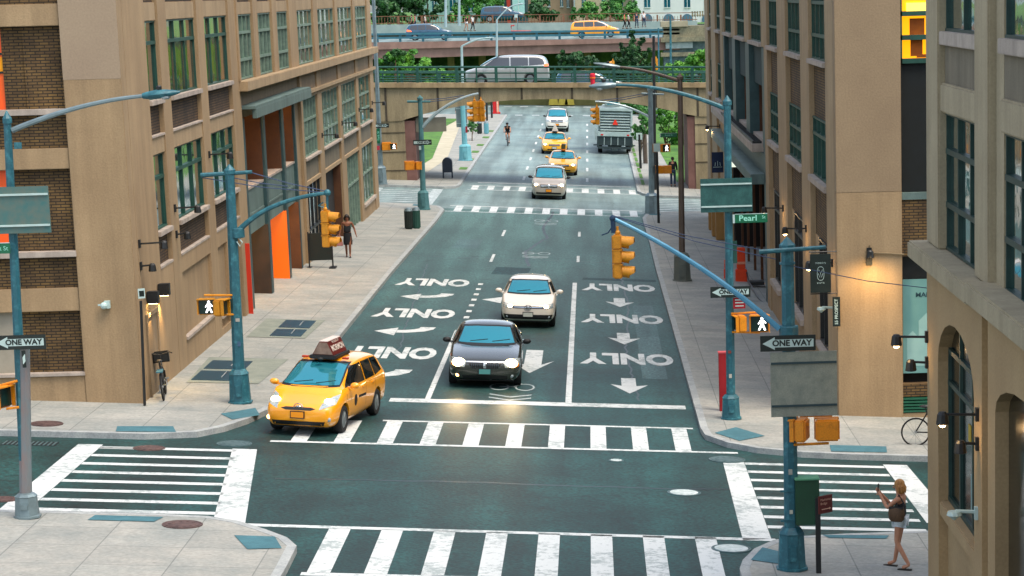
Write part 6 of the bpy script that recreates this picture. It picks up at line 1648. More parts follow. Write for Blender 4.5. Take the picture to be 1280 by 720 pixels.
m_ = MB(); [m_.box((at(975, 600, yd - .13).x, yd - .14, at(985, q, yd).z), (a.x + .02, yd - .1, at(985, q, yd).z + .03)) for q in (613, 650)]; m_.build('strap', POLE, t2)
# brown sign on a thin post
pz_ = (3.83, 41.7); t2 = thing('information_sign', 'maroon wayfinding sign on a thin dark post beside the near right pole', 'sign', (pz_[0], pz_[1], gz(*pz_) + .13))
a = at(1022, 622, 41.7); m_ = MB(); m_.box((a.x - .045, 41.66, gz(*pz_) + .13), (a.x + .045, 41.74, a.z)); m_.build('post', BLACK, t2)
b = at(1032, 632, 41.6); f = Vector((.75, -1, 0)).normalized(); s_ = Vector((-f.y, f.x, 0))
def TT(p, q, r_): return Vector((a.x, 41.64, b.z)) + s_ * (p + .16) + Vector((0, 0, q)) + f * r_
m_ = MB(); m_.box((-.16, -.16, 0), (.16, .16, .03), TT); bd = m_.build('board', mat('maroon_board', '#4e1a16', '#5a201a', scale=4), t2)
m_ = MB(); m_.text('Manhattan', .062, lambda p, q, r_: TT(p, q + .09, .034)); m_.text('Bridge', .062, lambda p, q, r_: TT(p - .05, q + .02, .034)); m_.box((-.1, -.09, .031), (.08, -.075, .034), TT); m_.add([TT(.08, -.06, .034), TT(.08, -.105, .034), TT(.12, -.082, .034)], [(0, 1, 2)]); m_.build('lettering', mat('sign_cream', '#c8a08c'), t2)

# E: bronze lamp pole
ye = 91.7; E0 = (3.3, ye); top = at(850, 97, ye)
t = pole_thing('lamp_pole', 'bronze brown lamp pole in the middle of the right pavement', E0, top.z, .13, .1, BRPOLE, bw=.32, bh=1.1, lean=(top.x - E0[0], 0), base_mt=mat('grey_base', '#545c58', '#62685f', scale=3))
root = at(849, 101, ye); tip = at(775, 84, ye); m_ = MB(); m_.tube(curve_pts(root, at(805, 86, ye), tip, 12), [.07 - .002 * i for i in range(13)], 8); m_.build('arm', BRPOLE, t)
d = at(742, 79, ye) - tip; luminaire(t, tip, d, d.length, POLES_)
# black sign post (right, far)
t = thing('sign_post', 'thin black sign post on the far end of the right pavement', 'post', (3.25, 121.6, gz(3.25, 121.6) + .13))
a = at(821, 190, 121.6); m_ = MB(); m_.tube([(3.25, 121.6, gz(3.25, 121.6) + .13), (a.x, 121.6, a.z)], .07, 8); m_.build('shaft', BLACK, t)
m_ = MB(); c = at(821, 187, 121.6); m_.box((c.x - .17, 121.5, c.z - .1), (c.x + .17, 121.53, c.z + .3)); m_.build('board', SWH, t)

def stickers(label, base, y, spots):
    for (px, py, w_, h_, c) in spots:
        pass
for par_, y_, sp_ in ((3.36, 41.96, [(988, 590, .07, .1, '#9a9c94'), (984, 470, .08, .06, '#8c4a3c'), (989, 640, .06, .07, '#b8b8a8')]), (-8.92, 59.13, [(297, 400, .1, .08, '#a8a49a'), (299, 430, .08, .12, '#3c5a74')]), (3.24, 58.64, [(913, 470, .07, .1, '#b0aca0'), (912, 440, .08, .07, '#7c3a30')])):
    for i, (px, py, w_, h_, c) in enumerate(sp_):
        p = at(px, py, y_ - .145); host = [o for o in COL.objects if o.parent is None and o.get('category') == 'pole' and abs(o.location.x - par_) < .2 and abs(o.location.y - y_) < .2][0]
        m_ = MB(); m_.box((p.x - w_ / 2, y_ - .15, p.z - h_ / 2), (p.x + w_ / 2, y_ - .143, p.z + h_ / 2)); m_.build('sticker', mat('sticker' + c, c), host)
# G: far left signal pole
yg = 125.4; G0 = (-8.85, yg); top = at(525, 123, yg)
t = pole_thing('signal_pole', 'grey green signal pole at the far left corner with silver mast arm', G0, top.z, .16, .12, mat('grey_green_pole', '#3d6b70', '#4a7a7e', scale=3), bw=.3, bh=1.0, lean=(top.x - G0[0], 0))
cross_bar(t, at(509, 127, yg), at(538, 127, yg), .07, MATS['grey_green_pole'])
m_ = MB(); m_.tube(curve_pts(at(528, 159, yg), at(556, 125, yg), at(598, 117, yg), 12), [.1 - .003 * i for i in range(13)], 8); m_.build('mast_arm', mat('silver_arm', '#9fb4ba', '#b0c2c6', scale=3, rough=.3, metal=.4), t)
cables(t, [(at(538, 127, yg), at(585, 120, yg)), (at(530, 125, yg), at(580, 119, yg))], .02)
sig_head(None, 'yellow traffic light facing left at the far left corner', at(593, 126, yg), (-1, -.1), 1.0)
sig_head(None, 'yellow traffic light seen from its back at the far left corner', at(601, 126, yg + .2), (.2, 1), 1.0)
one_way('one way sign with right arrow on the far left corner pole', at(528, 178, yg - .25), .95, .27, left=False)
ped_head('orange pedestrian signal pair at the far left corner pole', at(512, 207, yg), (-.2, 1), sc=1.1); ped_head('orange pedestrian signal beside the far left corner pole shaft', at(522, 207, yg), (1, .3), sc=1.0)
t2, T = sign_board('small_sign', 'tiny white sign low on the far left corner pole', 'sign', at(525, 185, yg - .25), .12, .2, (0, -1), SWH)
# H: pole across the far junction (left), with signs
yh = 141.56; H0 = (-12.39, yh); top = at(466, -20, yh)
t = pole_thing('lamp_pole', 'tall pale pole in front of the viaduct left pier', H0, top.z, .15, .1, POLES_, bw=.32, bh=1.1, lean=(top.x - H0[0], 0))
t2, T = sign_board('street_sign', 'green street sign hanging vertically on the pole before the left viaduct pier', 'sign', at(473, 170, yh - .2), .2, .85, (0, -1), SGR, group='street name signs')
m_ = MB(); m_.text('York St', .2, lambda p, q, r_: T(-q, p * .9, .004)); m_.build('lettering', SLT, t2)
one_way('small one way sign with right arrow before the left viaduct pier', at(477, 157, yh - .22), .85, .24, left=False)
ped_head('orange pedestrian signal in front of the left viaduct pier', at(483, 183, yh - .2), (0, 1), sc=1.1)
ped_head('lit pedestrian signal in front of the left viaduct pier', at(491, 183, yh - .25), (.3, -1), lit=True, sc=.9)
t2, T = sign_board('stop_disc', 'small red sign on the pole before the left viaduct pier', 'sign', at(472, 185, yh - .22), .25, .25, (0, -1), mat('sign_red2', '#b03040'))
# I: pole and lamp farther left
yi = 163.75; I0 = (-8.59, yi); top = at(578, 126, yi)
t = pole_thing('signal_pole', 'short pale blue pole on the grass verge past the viaduct', I0, top.z, .2, .17, mat('pale_blue_pole', '#5fa0ac', '#70aeb8', scale=2), bw=.42, bh=1.1, lean=(top.x - I0[0], 0))
back_board('grey sign board back left of the short pale blue pole', at(577, 145, yi + .3), .75, 1.5, mat('sign_back_grey', '#6d7c80', '#7c8a8c'))
t2, T = sign_board('parking_sign', 'narrow red sign right of the short pale blue pole', 'sign', at(583, 162, yi - .3), .14, .42, (0, -1), MATS['sign_red'])
# J: far right signal pole
yj = 127.2; J0 = (3.05, yj); top = at(813, 112, yj)
t = pole_thing('signal_pole', 'pale grey signal pole at the far right corner', J0, top.z, .17, .13, POLES_, bw=.36, bh=1.1, lean=(top.x - J0[0], 0))
cross_bar(t, at(802, 117, yj), at(830, 118, yj), .06, POLES_)
m_ = MB(); m_.tube(curve_pts(at(813, 147, yj), at(780, 128, yj), at(744, 127, yj), 12), [.07 - .002 * i for i in range(13)], 8); m_.build('mast_arm', MATS['silver_arm'], t)
cables(t, [(at(804, 117, yj), at(745, 126, yj)), (at(812, 118, yj), at(750, 128, yj))], .02)
sig_head(None, 'yellow traffic light on the thin far arm beside the refuse lorry', at(746, 134, yj), (-1, -.1), .85)
ped_head('lit walk signal at the far right corner', at(831, 185, yj), (.5, -1), lit=True, sc=1.0)
ped_head('orange pedestrian signal behind the far right corner pole', at(820, 185, yj + .1), (-1, .2), sc=1.0)
ped_head('orange pedestrian signal pair at far right corner by the person in black', at(834, 212, yj), (0, 1), sc=1.0)
ped_head('orange pedestrian signal with red edge at the far right corner', at(825, 212, yj), (-1, -.3), sc=1.0)
street_name('dark green street sign across the far right pole', at(836, 169, yj - .1), .85, .2, 'Front St')
# dark pole next to it and thin posts along the far right verge
for (px, pt, pb, y, lab) in ((819, 45, 238, 143.5, 'tall dark pole rising past the viaduct railing at right'), (801, 168, 213, 160.6, 'thin black post by the kerb behind the refuse lorry'), (807, 158, 206, 165.5, 'thick grey post on the grass beside the refuse lorry')):
    a = at(px, pb, y); b = at(px - 2, pt, y); t = thing('post', lab, 'post', (a.x, y, a.z - .1)); m_ = MB(); m_.tube([(a.x, y, a.z - .1), (b.x, y, b.z)], .09 if px != 807 else .17, 8); m_.build('shaft', BLACK if px != 807 else BRPOLE, t)
    if px == 801: m_ = MB(); m_.box((b.x - .2, y - .05, b.z - .35), (b.x + .2, y - .02, b.z + .1)); m_.build('board', SWH, t)
# posts on the far left verge
for (px, pt, pb, y, lab, mt_) in ((609, 118, 158, 217, 'dark thin post left of the red kiosk', BLACK), (615, 115, 154, 222, 'black slim post just left of the red kiosk', BLACK), (601, 140, 168, 198, 'thick black post above the black bin on the far left verge', BLACK), (622, 110, 140, 232, 'orange and white post right of the red kiosk', mat('orange_stripe', '#e8742c', '#d8c8b8', scale=3, stretch=(0, 0, 3)))):
    a = at(px, pb, y); b = at(px - 1, pt, y); t = thing('post', lab, 'post', (a.x, y, a.z - .1)); m_ = MB(); m_.tube([(a.x, y, a.z - .1), (b.x, y, b.z)], .1, 8); m_.build('shaft', mt_, t)
    m_ = MB(); m_.ball((b.x, y, b.z), .12, 8, 5); m_.build('finial', mt_, t)
RED2 = mat('kiosk_red', '#c81c20', '#b4161c', scale=2)
a = at(620, 142, 232); t = thing('red_kiosk', 'tall red box standing at the kerb beyond the viaduct', 'kiosk', a)
m_ = MB(); m_.box((a.x - .28, 232, a.z), (a.x + .28, 232.5, at(620, 123, 232).z)); m_.build('cabinet', RED2, t, bevel=.03); m_ = MB(); m_.box((a.x - .4, 231.9, a.z - .05), (a.x + .4, 232.6, a.z + .12)); m_.build('plinth', RED2, t)
# lamp poles rising behind the viaduct and overpass
def tall_lamp(label, px, ptop, pbase, y, tip=None, mt_=None, r=.12):
    a = at(px, pbase, y); b = at(px, ptop, y); t = thing('lamp_pole', label, 'pole', (a.x, y, gz(a.x, y) if y < 240 else a.z), group='lamp and signal poles')
    z0 = gz(a.x, y) if y < 240 else a.z
    m_ = MB(); m_.tube([(a.x, y, z0), (b.x, y, b.z)], [r, r * .75], 8); m_.build('shaft', mt_ or POLES_, t)
    if tip:
        tp = at(*tip, y); m_ = MB(); m_.tube(curve_pts(b, at((px * .4 + tip[0] * .6), tip[1] + 1, y), tp, 8), r * .5, 6); m_.build('arm', mt_ or POLES_, t)
        d = (tp - Vector(b)); d.z *= .2; luminaire(t, tp, d, .9, mt_ or POLES_)
tall_lamp('pale lamp pole behind the viaduct left of the silver minivan', 577, 58, 104, 200, (604, 48), mat('pale_pole', '#8ea6aa', '#9cb2b6', scale=2), .14)
tall_lamp('curved pale lamp post on the overpass above the silver minivan', 621, 25, 80, 244, (645, 6), MATS['pale_pole'], .13)
tall_lamp('pale lamp pole on the overpass in front of the dark trees', 557, -20, 34, 262, None, MATS['pale_pole'], .16)
tall_lamp('second pale lamp pole on the overpass right of the first by the walking pair', 574, -20, 32, 264, None, MATS['pale_pole'], .16)
tall_lamp('bright teal pole standing by the stone abutment', 838, 20, 104, 235, None, POLE, .13)
tall_lamp('slender blue pole at the right end of the guard rail', 823, 35, 104, 235, None, STB, .1)
tall_lamp('slim dark lamp with pale head rising above the viaduct railing', 815, 72, 104, 175, None, BRPOLE, .08)
for px, py, lab in ((766, 76, 'orange yellow signal lights behind the viaduct left of the pine tree'), (820, 73, 'small orange signal right of the tree behind the viaduct')):
    sig_head(None, lab, at(px, py, 205), (-1, -.3), .9)
# wall lamps ---------------------------------------------------
LAMPG = 'black swan neck lamps on the walls'
BULB = mat('bulb_lit', '#fff0c0', emit='#ffd890', estr=12)
def wall_lamp(label, T, u, z, out=.55, along=0, lit=False, bar=True, e=6):
    p = Vector(T(u, z, 0)); t = thing('wall_lamp', label, 'lamp', p, group=LAMPG)
    m_ = MB(); m_.box((u - .06, z - .1, 0), (u + .06, z + .1, .05), T); m_.build('wall_plate', BLACK, t)
    m_ = MB(); m_.tube([T(u, z, .03), T(u, z + .02, out)], .022, 6); m_.build('arm', BLACK, t)
    c = Vector(T(u, z - .04, out)); m_ = MB(); m_.lathe(c, [(.05, .1), (.08, .06), (.1, -.09), (.085, -.1), (.06, .03)], 10); hd = m_.build('shade', BLACK, t)
    if lit:
        m_ = MB(); m_.ball(c + Vector((0, 0, -.08)), .065, 8, 5); m_.build('bulb', BULB, hd)
        l = bpy.data.lights.new('wall_lamp', 'POINT'); l.energy = e; l.color = (1, .62, .28); l.shadow_soft_size = .07
        o_ = bpy.data.objects.new('wall_lamp_light', l); COL.objects.link(o_); o_.location = c + Vector((0, 0, -.18))
for (u, z, lab) in ((59.25, 2.55, 'black wall lamp nearest the left building corner'), (64.75, 4.55, 'black wall lamp between the first green windows on the left wall'), (71.1, 5.55, 'black wall lamp left of the second big green window'), (101.0, 4.35, 'black wall lamp first of the far windows over the walking woman'), (109.3, 4.4, 'black wall lamp second of the far windows on the left wall'), (117.6, 4.6, 'black wall lamp third of the far windows on the left wall'), (124.8, 4.6, 'black wall lamp at the far end of the left wall')):
    if u > 60: wall_lamp(lab, TL, u, z, .62)
p = at(173, 308, 58.7)
wall_lamp('black wall lamp high on the corner pier of the left building', TL, 59.4, 4.15, .62)
wall_lamp('short black bracket lamp below the high corner lamp, left building', TL, 59.4, 3.6, .3)
wall_lamp('black bracket beneath the lamp between the first green windows', TL, 64.75, 3.85, .3)
# lamps over the side door
for u, lab in ((60.0, 'dark cube lamp over the side door, nearer one, shining down'), (61.6, 'dark cube lamp over the side door, farther one')):
    p = Vector(TL(u, 2.75, .0)); t = thing('door_lamp', lab, 'lamp', p, group='cube lamps over the side door')
    m_ = MB(); m_.box((u - .12, 2.6, .02), (u + .12, 2.9, .3), TL); m_.build('housing', BLACK, t, bevel=.01)
    m_ = MB(); m_.box((u - .08, 2.59, .05), (u + .08, 2.598, .27), TL); m_.build('bulb', BULB, t)
    l = bpy.data.lights.new('door_lamp', 'SPOT'); l.energy = 60; l.color = (1, .6, .22); l.spot_size = R(90); l.spot_blend = .7
    o_ = bpy.data.objects.new('door_lamp_light', l); COL.objects.link(o_); o_.location = TL(u, 2.55, .15)
for (px, py, lab, z0) in ((130, 381, 'white dome camera on the front of the left building', 0),):
    p = at(px, py, LY - .1); t = thing('security_camera', lab, 'camera', p, group='wall cameras')
    m_ = MB(); m_.box((p.x, LY - .12, p.z - .09), (p.x + .14, LY, p.z + .09)); m_.ball((p.x - .0, LY - .12, p.z - .02), .09, 10, 6); m_.box((p.x - .14, LY - .14, p.z - .02), (p.x, LY - .1, p.z + .02)); m_.build('dome', SWH, t)
t, T = sign_board('arrow_sign', 'small square white arrow sign on a thin black pole at left building corner', 'sign', at(177, 367, 58.1), .17, .24, (.5, -1), SWH)
m_ = MB(); m_.box((-.06, -.07, .002), (.06, .07, .004), T); m_.add([T(-.05, 0, .006), T(0, -.05, .006), T(0, -.02, .006), T(.05, -.02, .006), T(.05, .02, .006), T(0, .02, .006), T(0, .05, .006)], [tuple(range(7))]); m_.build('marking', SBK, t)
t = thing('sign_post', 'thin black pole standing against the left building corner', 'post', (-11.0, 58.3, gz(-11, 58.3) + .13)); a = at(176, 376, 58.3); b = at(181, 508, 58.3); m_ = MB(); m_.tube([(b.x, 58.3, b.z), (a.x, 58.3, a.z)], .035, 8); m_.build('shaft', BLACK, t)
# right wall lamps
for (u, z, lab) in ((60.6, 3.05, 'black wall lamp with lit bulb above the hanging banner on the right corner'), (68.0, 3.2, 'black wall lamp with lit bulb, second from the right corner'), (76.2, 3.05, 'black wall lamp with lit bulb, third from the right corner'), (113, 3.6, 'small lit wall lamp near the far end of the right wall')):
    wall_lamp(lab, TR, u, z, .62, lit=True, e=9)
wall_lamp('twin head black lamp on the front of the right building', TRF, 6.83, 3.42, .2, lit=False)
p = at(1091, 312, RY - .3); 
l = bpy.data.lights.new('facade_lamp', 'SPOT'); l.energy = 80; l.color = (1, .66, .3); l.spot_size = R(150); l.spot_blend = 1; l.shadow_soft_size = .15
o_ = bpy.data.objects.new('facade_lamp_light', l); COL.objects.link(o_); o_.location = (6.85, RY - .75, 3.25)
o_.rotation_euler = Vector((0, .35, -1)).to_track_quat('-Z', 'Y').to_euler()
t = thing('junction_box', 'small black box under the twin lamp on the front of the right building', 'box', at(1086, 326, RY)); a = at(1083, 331, RY - .05); b = at(1090, 320, RY - .05); m_ = MB(); m_.box((a.x, RY - .1, a.z), (b.x, RY, b.z)); m_.build('housing', BLACK, t, bevel=.005)
m_ = MB(); m_.tube([at(1087, 306, RY - .03), at(1090, 316, RY - .03), at(1130, 318, RY - .03)], .02, 5); m_.build('conduit', mat('conduit', '#7c6c50'), t)
wall_lamp('black wall lamp with lit bulb at the far corner of the near right building', TN, NY - .1, 3.95, .55, lit=True, e=5)
wall_lamp('black wall lamp with lit bulb between the arched windows of the near building', TN, 35.6, 3.55, .55, lit=True, e=5)
wall_lamp('short black bracket below the lamp on the near building corner', TN, NY - .1, 3.5, .3)
wall_lamp('short black bracket between the arched windows of the near building', TN, 35.6, 3.1, .28)
def dome_cam(label, T, u, z):
    t = thing('security_camera', label, 'camera', T(u, z, 0), group='wall cameras')
    m_ = MB(); m_.box((u - .05, z - .1, 0), (u + .05, z + .1, .05), T); m_.tube([T(u, z + .02, .03), T(u, z + .04, .34)], .03, 6); c = T(u, z - .0, .36); m_.lathe(c, [(.1, .04), (.12, -.02), (.07, -.05), (.01, -.1)], 10); m_.build('dome', SWH, t)
dome_cam('white dome camera on the arched window pier of the near building', TN, 35.7, 2.0)
dome_cam('white dome camera below the hanging black banner', TR, 60.1, 1.95)
# hanging banners on the right corner
def banner(label, T, u, z0, z1, d0, d1, y, mt_):
    t = thing('hanging_sign', label, 'sign', T(u, z1, d0), group='signs hanging from the right wall')
    a = T(u, z0, d0); b = T(u, z1, d1); m_ = MB(); m_.box((min(a[0], b[0]), y, a[2]), (max(a[0], b[0]), y + .04, b[2])); m_.build('board', mt_, t, bevel=.004)
    m_ = MB(); m_.tube([T(u + .02, z1 + .05, 0), T(u + .02, z1 + .05, d1 + .03)], .015, 5); m_.tube([T(u + .02, z0 - .03, 0), T(u + .02, z0 - .03, d1)], .015, 5); m_.build('bracket', BLACK, t)
    return t, (a[0] + b[0]) / 2, (a[2] + b[2]) / 2
a = at(1013, 366, RY - .0); b = at(1038, 317, RY)
t, cx, cz = banner('black banner with white oval emblem hanging at the right building corner', TR, RY - .02, a.z, b.z, RX - b.x + .0, RX - a.x, RY - .06, SBK)
m_ = MB(); TTb = lambda p, q, r_: (cx + p, RY - .064 - r_, cz + q)
ring = []
for i in range(25):
    th = 2 * math.pi * i / 24; ring.append((cx + .085 * math.copysign(abs(math.cos(th)) ** .7, math.cos(th)), RY - .066, cz + .17 * math.copysign(abs(math.sin(th)) ** .8, math.sin(th))))
m_.tube(ring, .006, 4, cap=False)
for q in ([(-.05, .1), (0, .0), (.05, .1)], [(0, 0.0), (0, -.02)], [(-.055, .0), (-.02, -.1), (0, -.02), (.02, -.1), (.055, .0)]): m_.tube([(cx + p, RY - .066, cz + r_) for p, r_ in q], .006, 4)
m_.text("YOKO'S", .06, lambda p, q, r_: TTb(p, q + .26, .0), spacing=1.3); m_.text('VISTA', .06, lambda p, q, r_: TTb(p, q - .24, .0), spacing=1.3)
m_.build('emblem', SWH, t)
a = at(1041, 408, RY - .1); b = at(1050, 371, RY - .1)
t = thing('address_sign', 'narrow dark sign reading 55 PROSPECT vertically on the right corner', 'sign', (b.x, RY - .1, b.z), group='signs hanging from the right wall')
m_ = MB(); m_.box((a.x, RY - .12, a.z), (b.x, RY - .08, b.z)); m_.build('board', SBK, t)
m_ = MB(); m_.text('55 PROSPECT', .11, lambda p, q, r_: ((a.x + b.x) / 2 - q, RY - .124, (a.z + b.z) / 2 + p * .98), bold=.002); m_.build('lettering', SWH, t)
# dark blue banner and small white sign on the far right wall
a = at(890, 216, 108); b = at(904, 190, 108); t = thing('hanging_sign', 'dark blue banner with pale emblem hanging on the far right wall', 'sign', (b.x, 108, b.z), group='signs hanging from the right wall')
m_ = MB(); m_.box((a.x, 108, a.z), (b.x, 108.05, b.z)); m_.build('board', mat('banner_navy', '#10203a', '#16284a', scale=4), t); m_ = MB(); cx, cz = (a.x + b.x) / 2, a.z + .3
for k in (-1, 0, 1): m_.tube([(cx + k * .12, 107.98, cz), (cx + k * .1, 107.98, cz + .22 - abs(k) * .06)], .015, 4)
m_.tube([(cx - .2, 107.98, cz - .05), (cx + .2, 107.98, cz - .05)], .015, 4); m_.build('emblem', SWH, t)
a = at(914, 209, 99); b = at(921, 193, 99); t = thing('hanging_sign', 'small white lit sign hanging under the right canopy', 'sign', (b.x, 99, b.z), group='signs hanging from the right wall'); m_ = MB(); m_.box((a.x, 99, a.z), (b.x, 99.05, b.z)); m_.build('board', mat('sign_lit', '#d8e0d0', emit='#e8f0dc', estr=.5), t); m_ = MB(); m_.box((b.x - .02, 99.0, a.z), (b.x + .02, 99.06, b.z + .15)); m_.build('edge', SBK, t)
# red post
a = at(903, 516, 59.9); b = at(903, 441, 59.9)
t = thing('red_post', 'square dark red post standing behind the right lamp pole', 'post', (3.13, 59.9, gz(3.13, 59.9) + .13)); m_ = MB(); m_.box((3.02, 59.8, gz(3.13, 59.9) + .12), (3.23, 60.02, b.z)); m_.build('shaft', mat('post_red', '#8c1018', '#98141c', scale=3, rough=.45), t, bevel=.01); m_ = MB(); m_.box((3.01, 59.79, b.z), (3.24, 60.03, b.z + .03)); m_.build('cap', mat('cap_pink', '#b84a50'), t)
# street furniture -------------------------------------------------
# mailbox
zz = gz(-8.87, 147.8) + .13; t = thing('mailbox', 'dark blue mailbox on four legs at the far left corner', 'mailbox', (-8.87, 147.8, zz))
m_ = MB(); m_.prism([(-.3, .35), (.3, .35), (.3, .95)] + [(.3 * math.cos(R(a_)), .95 + .3 * math.sin(R(a_))) for a_ in range(20, 180, 20)] + [(-.3, .95)], -.3, .3, lambda a_, b_, c_: (-8.87 + a_, 147.8 + c_, zz + b_)); m_.build('box', mat('mail_blue', '#142436', '#1a2c40', scale=3, rough=.4), t)
for sx in (-1, 1):
    for sy in (-1, 1): m_ = MB(); m_.box((-8.87 + sx * .27 - .03, 147.8 + sy * .25 - .03, zz), (-8.87 + sx * .27 + .03, 147.8 + sy * .25 + .03, zz + .36)); m_.build('leg', MATS['mail_blue'], t)
def bin_(label, x, y, mt_, h=.85, r=.19):
    z = gz(x, y) + .13; t = thing('litter_bin', label, 'bin', (x, y, z), group='litter bins')
    m_ = MB(); m_.lathe((x, y, z), [(r * .8, 0), (r * .95, .1), (r, h * .9), (r * 1.05, h)], 14); b_ = m_.build('basket', mt_, t)
    m_ = MB(); [m_.box((x + math.cos(a_) * r * .98 - .012, y + math.sin(a_) * r * .98 - .012, z + .05), (x + math.cos(a_) * r * .98 + .012, y + math.sin(a_) * r * .98 + .012, z + h)) for a_ in [k * .45 for k in range(14)]]; m_.build('slats', mt_, b_)
    m_ = MB(); m_.lathe((x, y, z + h), [(r * 1.05, 0), (r * .8, .12), (.05, .16)], 14); m_.build('lid', POLES_, t)
bin_('dark green litter bin pair on left pavement, left one', -8.72, 113.2, mat('bin_dark', '#16221e', '#1c2a26')); bin_('green litter bin right behind the dark one on left pavement', -8.4, 113.7, mat('bin_green', '#1e4a40', '#28564a'))
bin_('black litter bin on the far left verge', -9.05, 196, MATS['bin_dark']); bin_('pale blue litter bin on the far left verge', -8.5, 196, MATS['pale_blue_pole'])
# sandwich board / frame by the walking woman
x, y = -10.45, 92.7; z = gz(x, y) + .13; t = thing('sandwich_board', 'black standing sign frame by the left wall near the walking woman', 'sign', (x, y, z))
m_ = MB(); m_.box((x - .55, y - .03, z + .3), (x + .3, y + .03, z + 1.35)); m_.build('board', SBK, t)
m_ = MB(); m_.box((x - .6, y - .04, z + .02), (x - .55, y + .04, z + 1.4)); m_.box((x + .3, y - .04, z + .02), (x + .35, y + .04, z + 1.4)); m_.box((x - .7, y - .3, z), (x - .5, y + .3, z + .04)); m_.box((x + .2, y - .3, z), (x + .45, y + .3, z + .04)); m_.build('frame', BLACK, t)
# traffic barrel on the right pavement, steel cellar door and rail
for (px, pt, pb, y, lab, w_) in ((927, 310, 353, 92, 'orange plastic traffic barrier against the right wall', .22), (908, 325, 352, 93, 'orange barrier edge behind the right lamp pole', .08)):
    a = at(px, pb, y); b = at(px, pt, y); t = thing('traffic_barrier', lab, 'barrier', a, group='orange barriers on the right pavement'); m_ = MB(); m_.box((a.x - w_, y, a.z - .05), (a.x + w_, y + .3, a.z + .5)); m_.box((a.x - w_ * .75, y + .02, a.z + .5), (a.x + w_ * .75, y + .28, b.z)); m_.build('shell', mat('barrier_orange', '#e0481c', '#d03c14', scale=3), t, bevel=.03); m_ = MB(); m_.box((a.x - w_ * .76, y - .005, a.z + .7), (a.x + w_ * .76, y, a.z + .8)); m_.build('band', mat('band_pale', '#d88a6c'), t)
t = thing('fallen_barrier', 'black slanted pipe stand lying at the right wall by the garage', 'stand', at(945, 350, 90)); m_ = MB(); m_.box(tuple(at(937, 357, 90)), tuple(at(954, 350, 90.6))); m_.build('frame', BLACK, t)
m_ = MB(); m_.tube([at(922, 315, 96), at(932, 335, 93), at(936, 352, 90), at(948, 372, 86), at(960, 385, 84)], .03, 5); hose = m_.build('hose', BLACK); tag(hose, 'black hose lying along the right pavement by the wall', 'hose')
for (px0, py0, px1, py1, y, lab) in ((886, 252, 890, 262, 118, 'small tan crate farthest along the right wall'), (890, 254, 897, 272, 114, 'middle tan crate along the right wall'), (895, 256, 905, 275, 112, 'tall tan crate nearest along the right wall')):
    a = at(px0, py1, y); b = at(px1, py0, y); t = thing('crate', lab, 'crate', (a.x, y, gz(a.x, y) + .13), group='tan crates by the right wall'); m_ = MB(); m_.box((a.x, y, gz(a.x, y) + .13), (b.x, y + .8, b.z)); c_ = m_.build('box', mat('crate_tan', '#94703c', '#a27c46', scale=3), t, bevel=.02); m_ = MB(); m_.box((a.x - .02, y - .02, b.z - .1), (b.x + .02, y, b.z)); m_.build('batten', mat('crate_tan', '#94703c'), c_)
# red beacon on viaduct parapet
a = at(741, 106, VY0 - .1); b = at(741, 92, VY0 - .1); t = thing('red_beacon', 'red and orange post cap standing on the viaduct parapet', 'beacon', a); m_ = MB(); m_.lathe((a.x, VY0 - .1, a.z), [(.14, 0), (.13, .35), (.16, .4), (.16, .62), (.1, .68)], 10); m_.build('body', mat('beacon_red', '#d01838', '#c01430'), t); m_ = MB(); m_.lathe((a.x, VY0 - .1, a.z + .38), [(.165, 0), (.165, .08)], 10); m_.build('band', mat('beacon_orange', '#f07020'), t)
# red railing piece on overpass
a = at(638, 39, 262); b = at(664, 39, 262); t = thing('red_handrail', 'short red handrail on the overpass pavement left of the yellow taxi', 'railing', a); m_ = MB(); m_.tube([at(643, 32, 262), at(639, 32, 262), at(639, 39, 262), b], .07, 6); m_.build('rail', RED2, t)
t, T = sign_board('small_sign', 'white sign on a thin post on the overpass pavement', 'sign', at(645, 20, 262), .35, .35, (0, -1), SWH); m_ = MB(); m_.tube([at(647, 22, 262.1), at(647, 38, 262.1)], .04, 6); m_.build('post', POLES_, t)
# ================================================================ PEOPLE
SKIN = mat('skin', '#aa7658', '#b88468', scale=6, rough=.55)
SKIN2 = mat('skin_brown', '#7a4a32', '#86543a', scale=6, rough=.55)
def skin_mesh(name, joints, edges, mt_, parent, sub=2, root=0):
    """one continuous surface grown on a skeleton: joints = [(pos, rx, ry)]"""
    me = bpy.data.meshes.new(name); me.from_pydata([Vector(j[0]) for j in joints], edges, []); me.update()
    o = bpy.data.objects.new(name, me); COL.objects.link(o)
    md = o.modifiers.new('s', 'SKIN'); md.use_smooth_shade = True
    if not me.skin_vertices: 
        bm = bmesh.new(); bm.from_mesh(me); bm.verts.layers.skin.verify(); bm.to_mesh(me); bm.free()
    for i, j in enumerate(joints):
        sv = me.skin_vertices[0].data[i]; sv.radius = (j[1], j[2] if len(j) > 2 else j[1]); sv.use_root = (i == root)
    s_ = o.modifiers.new('u', 'SUBSURF'); s_.levels = sub; s_.render_levels = sub
    dg = bpy.context.evaluated_depsgraph_get(); m2 = bpy.data.meshes.new_from_object(o.evaluated_get(dg)); m2.name = name
    bpy.data.objects.remove(o)
    m2.materials.clear(); m2.materials.append(mt_); m2.shade_smooth()
    o = bpy.data.objects.new(name, m2); COL.objects.link(o); o.parent = parent; OFF[o.name] = Vector()
    return o
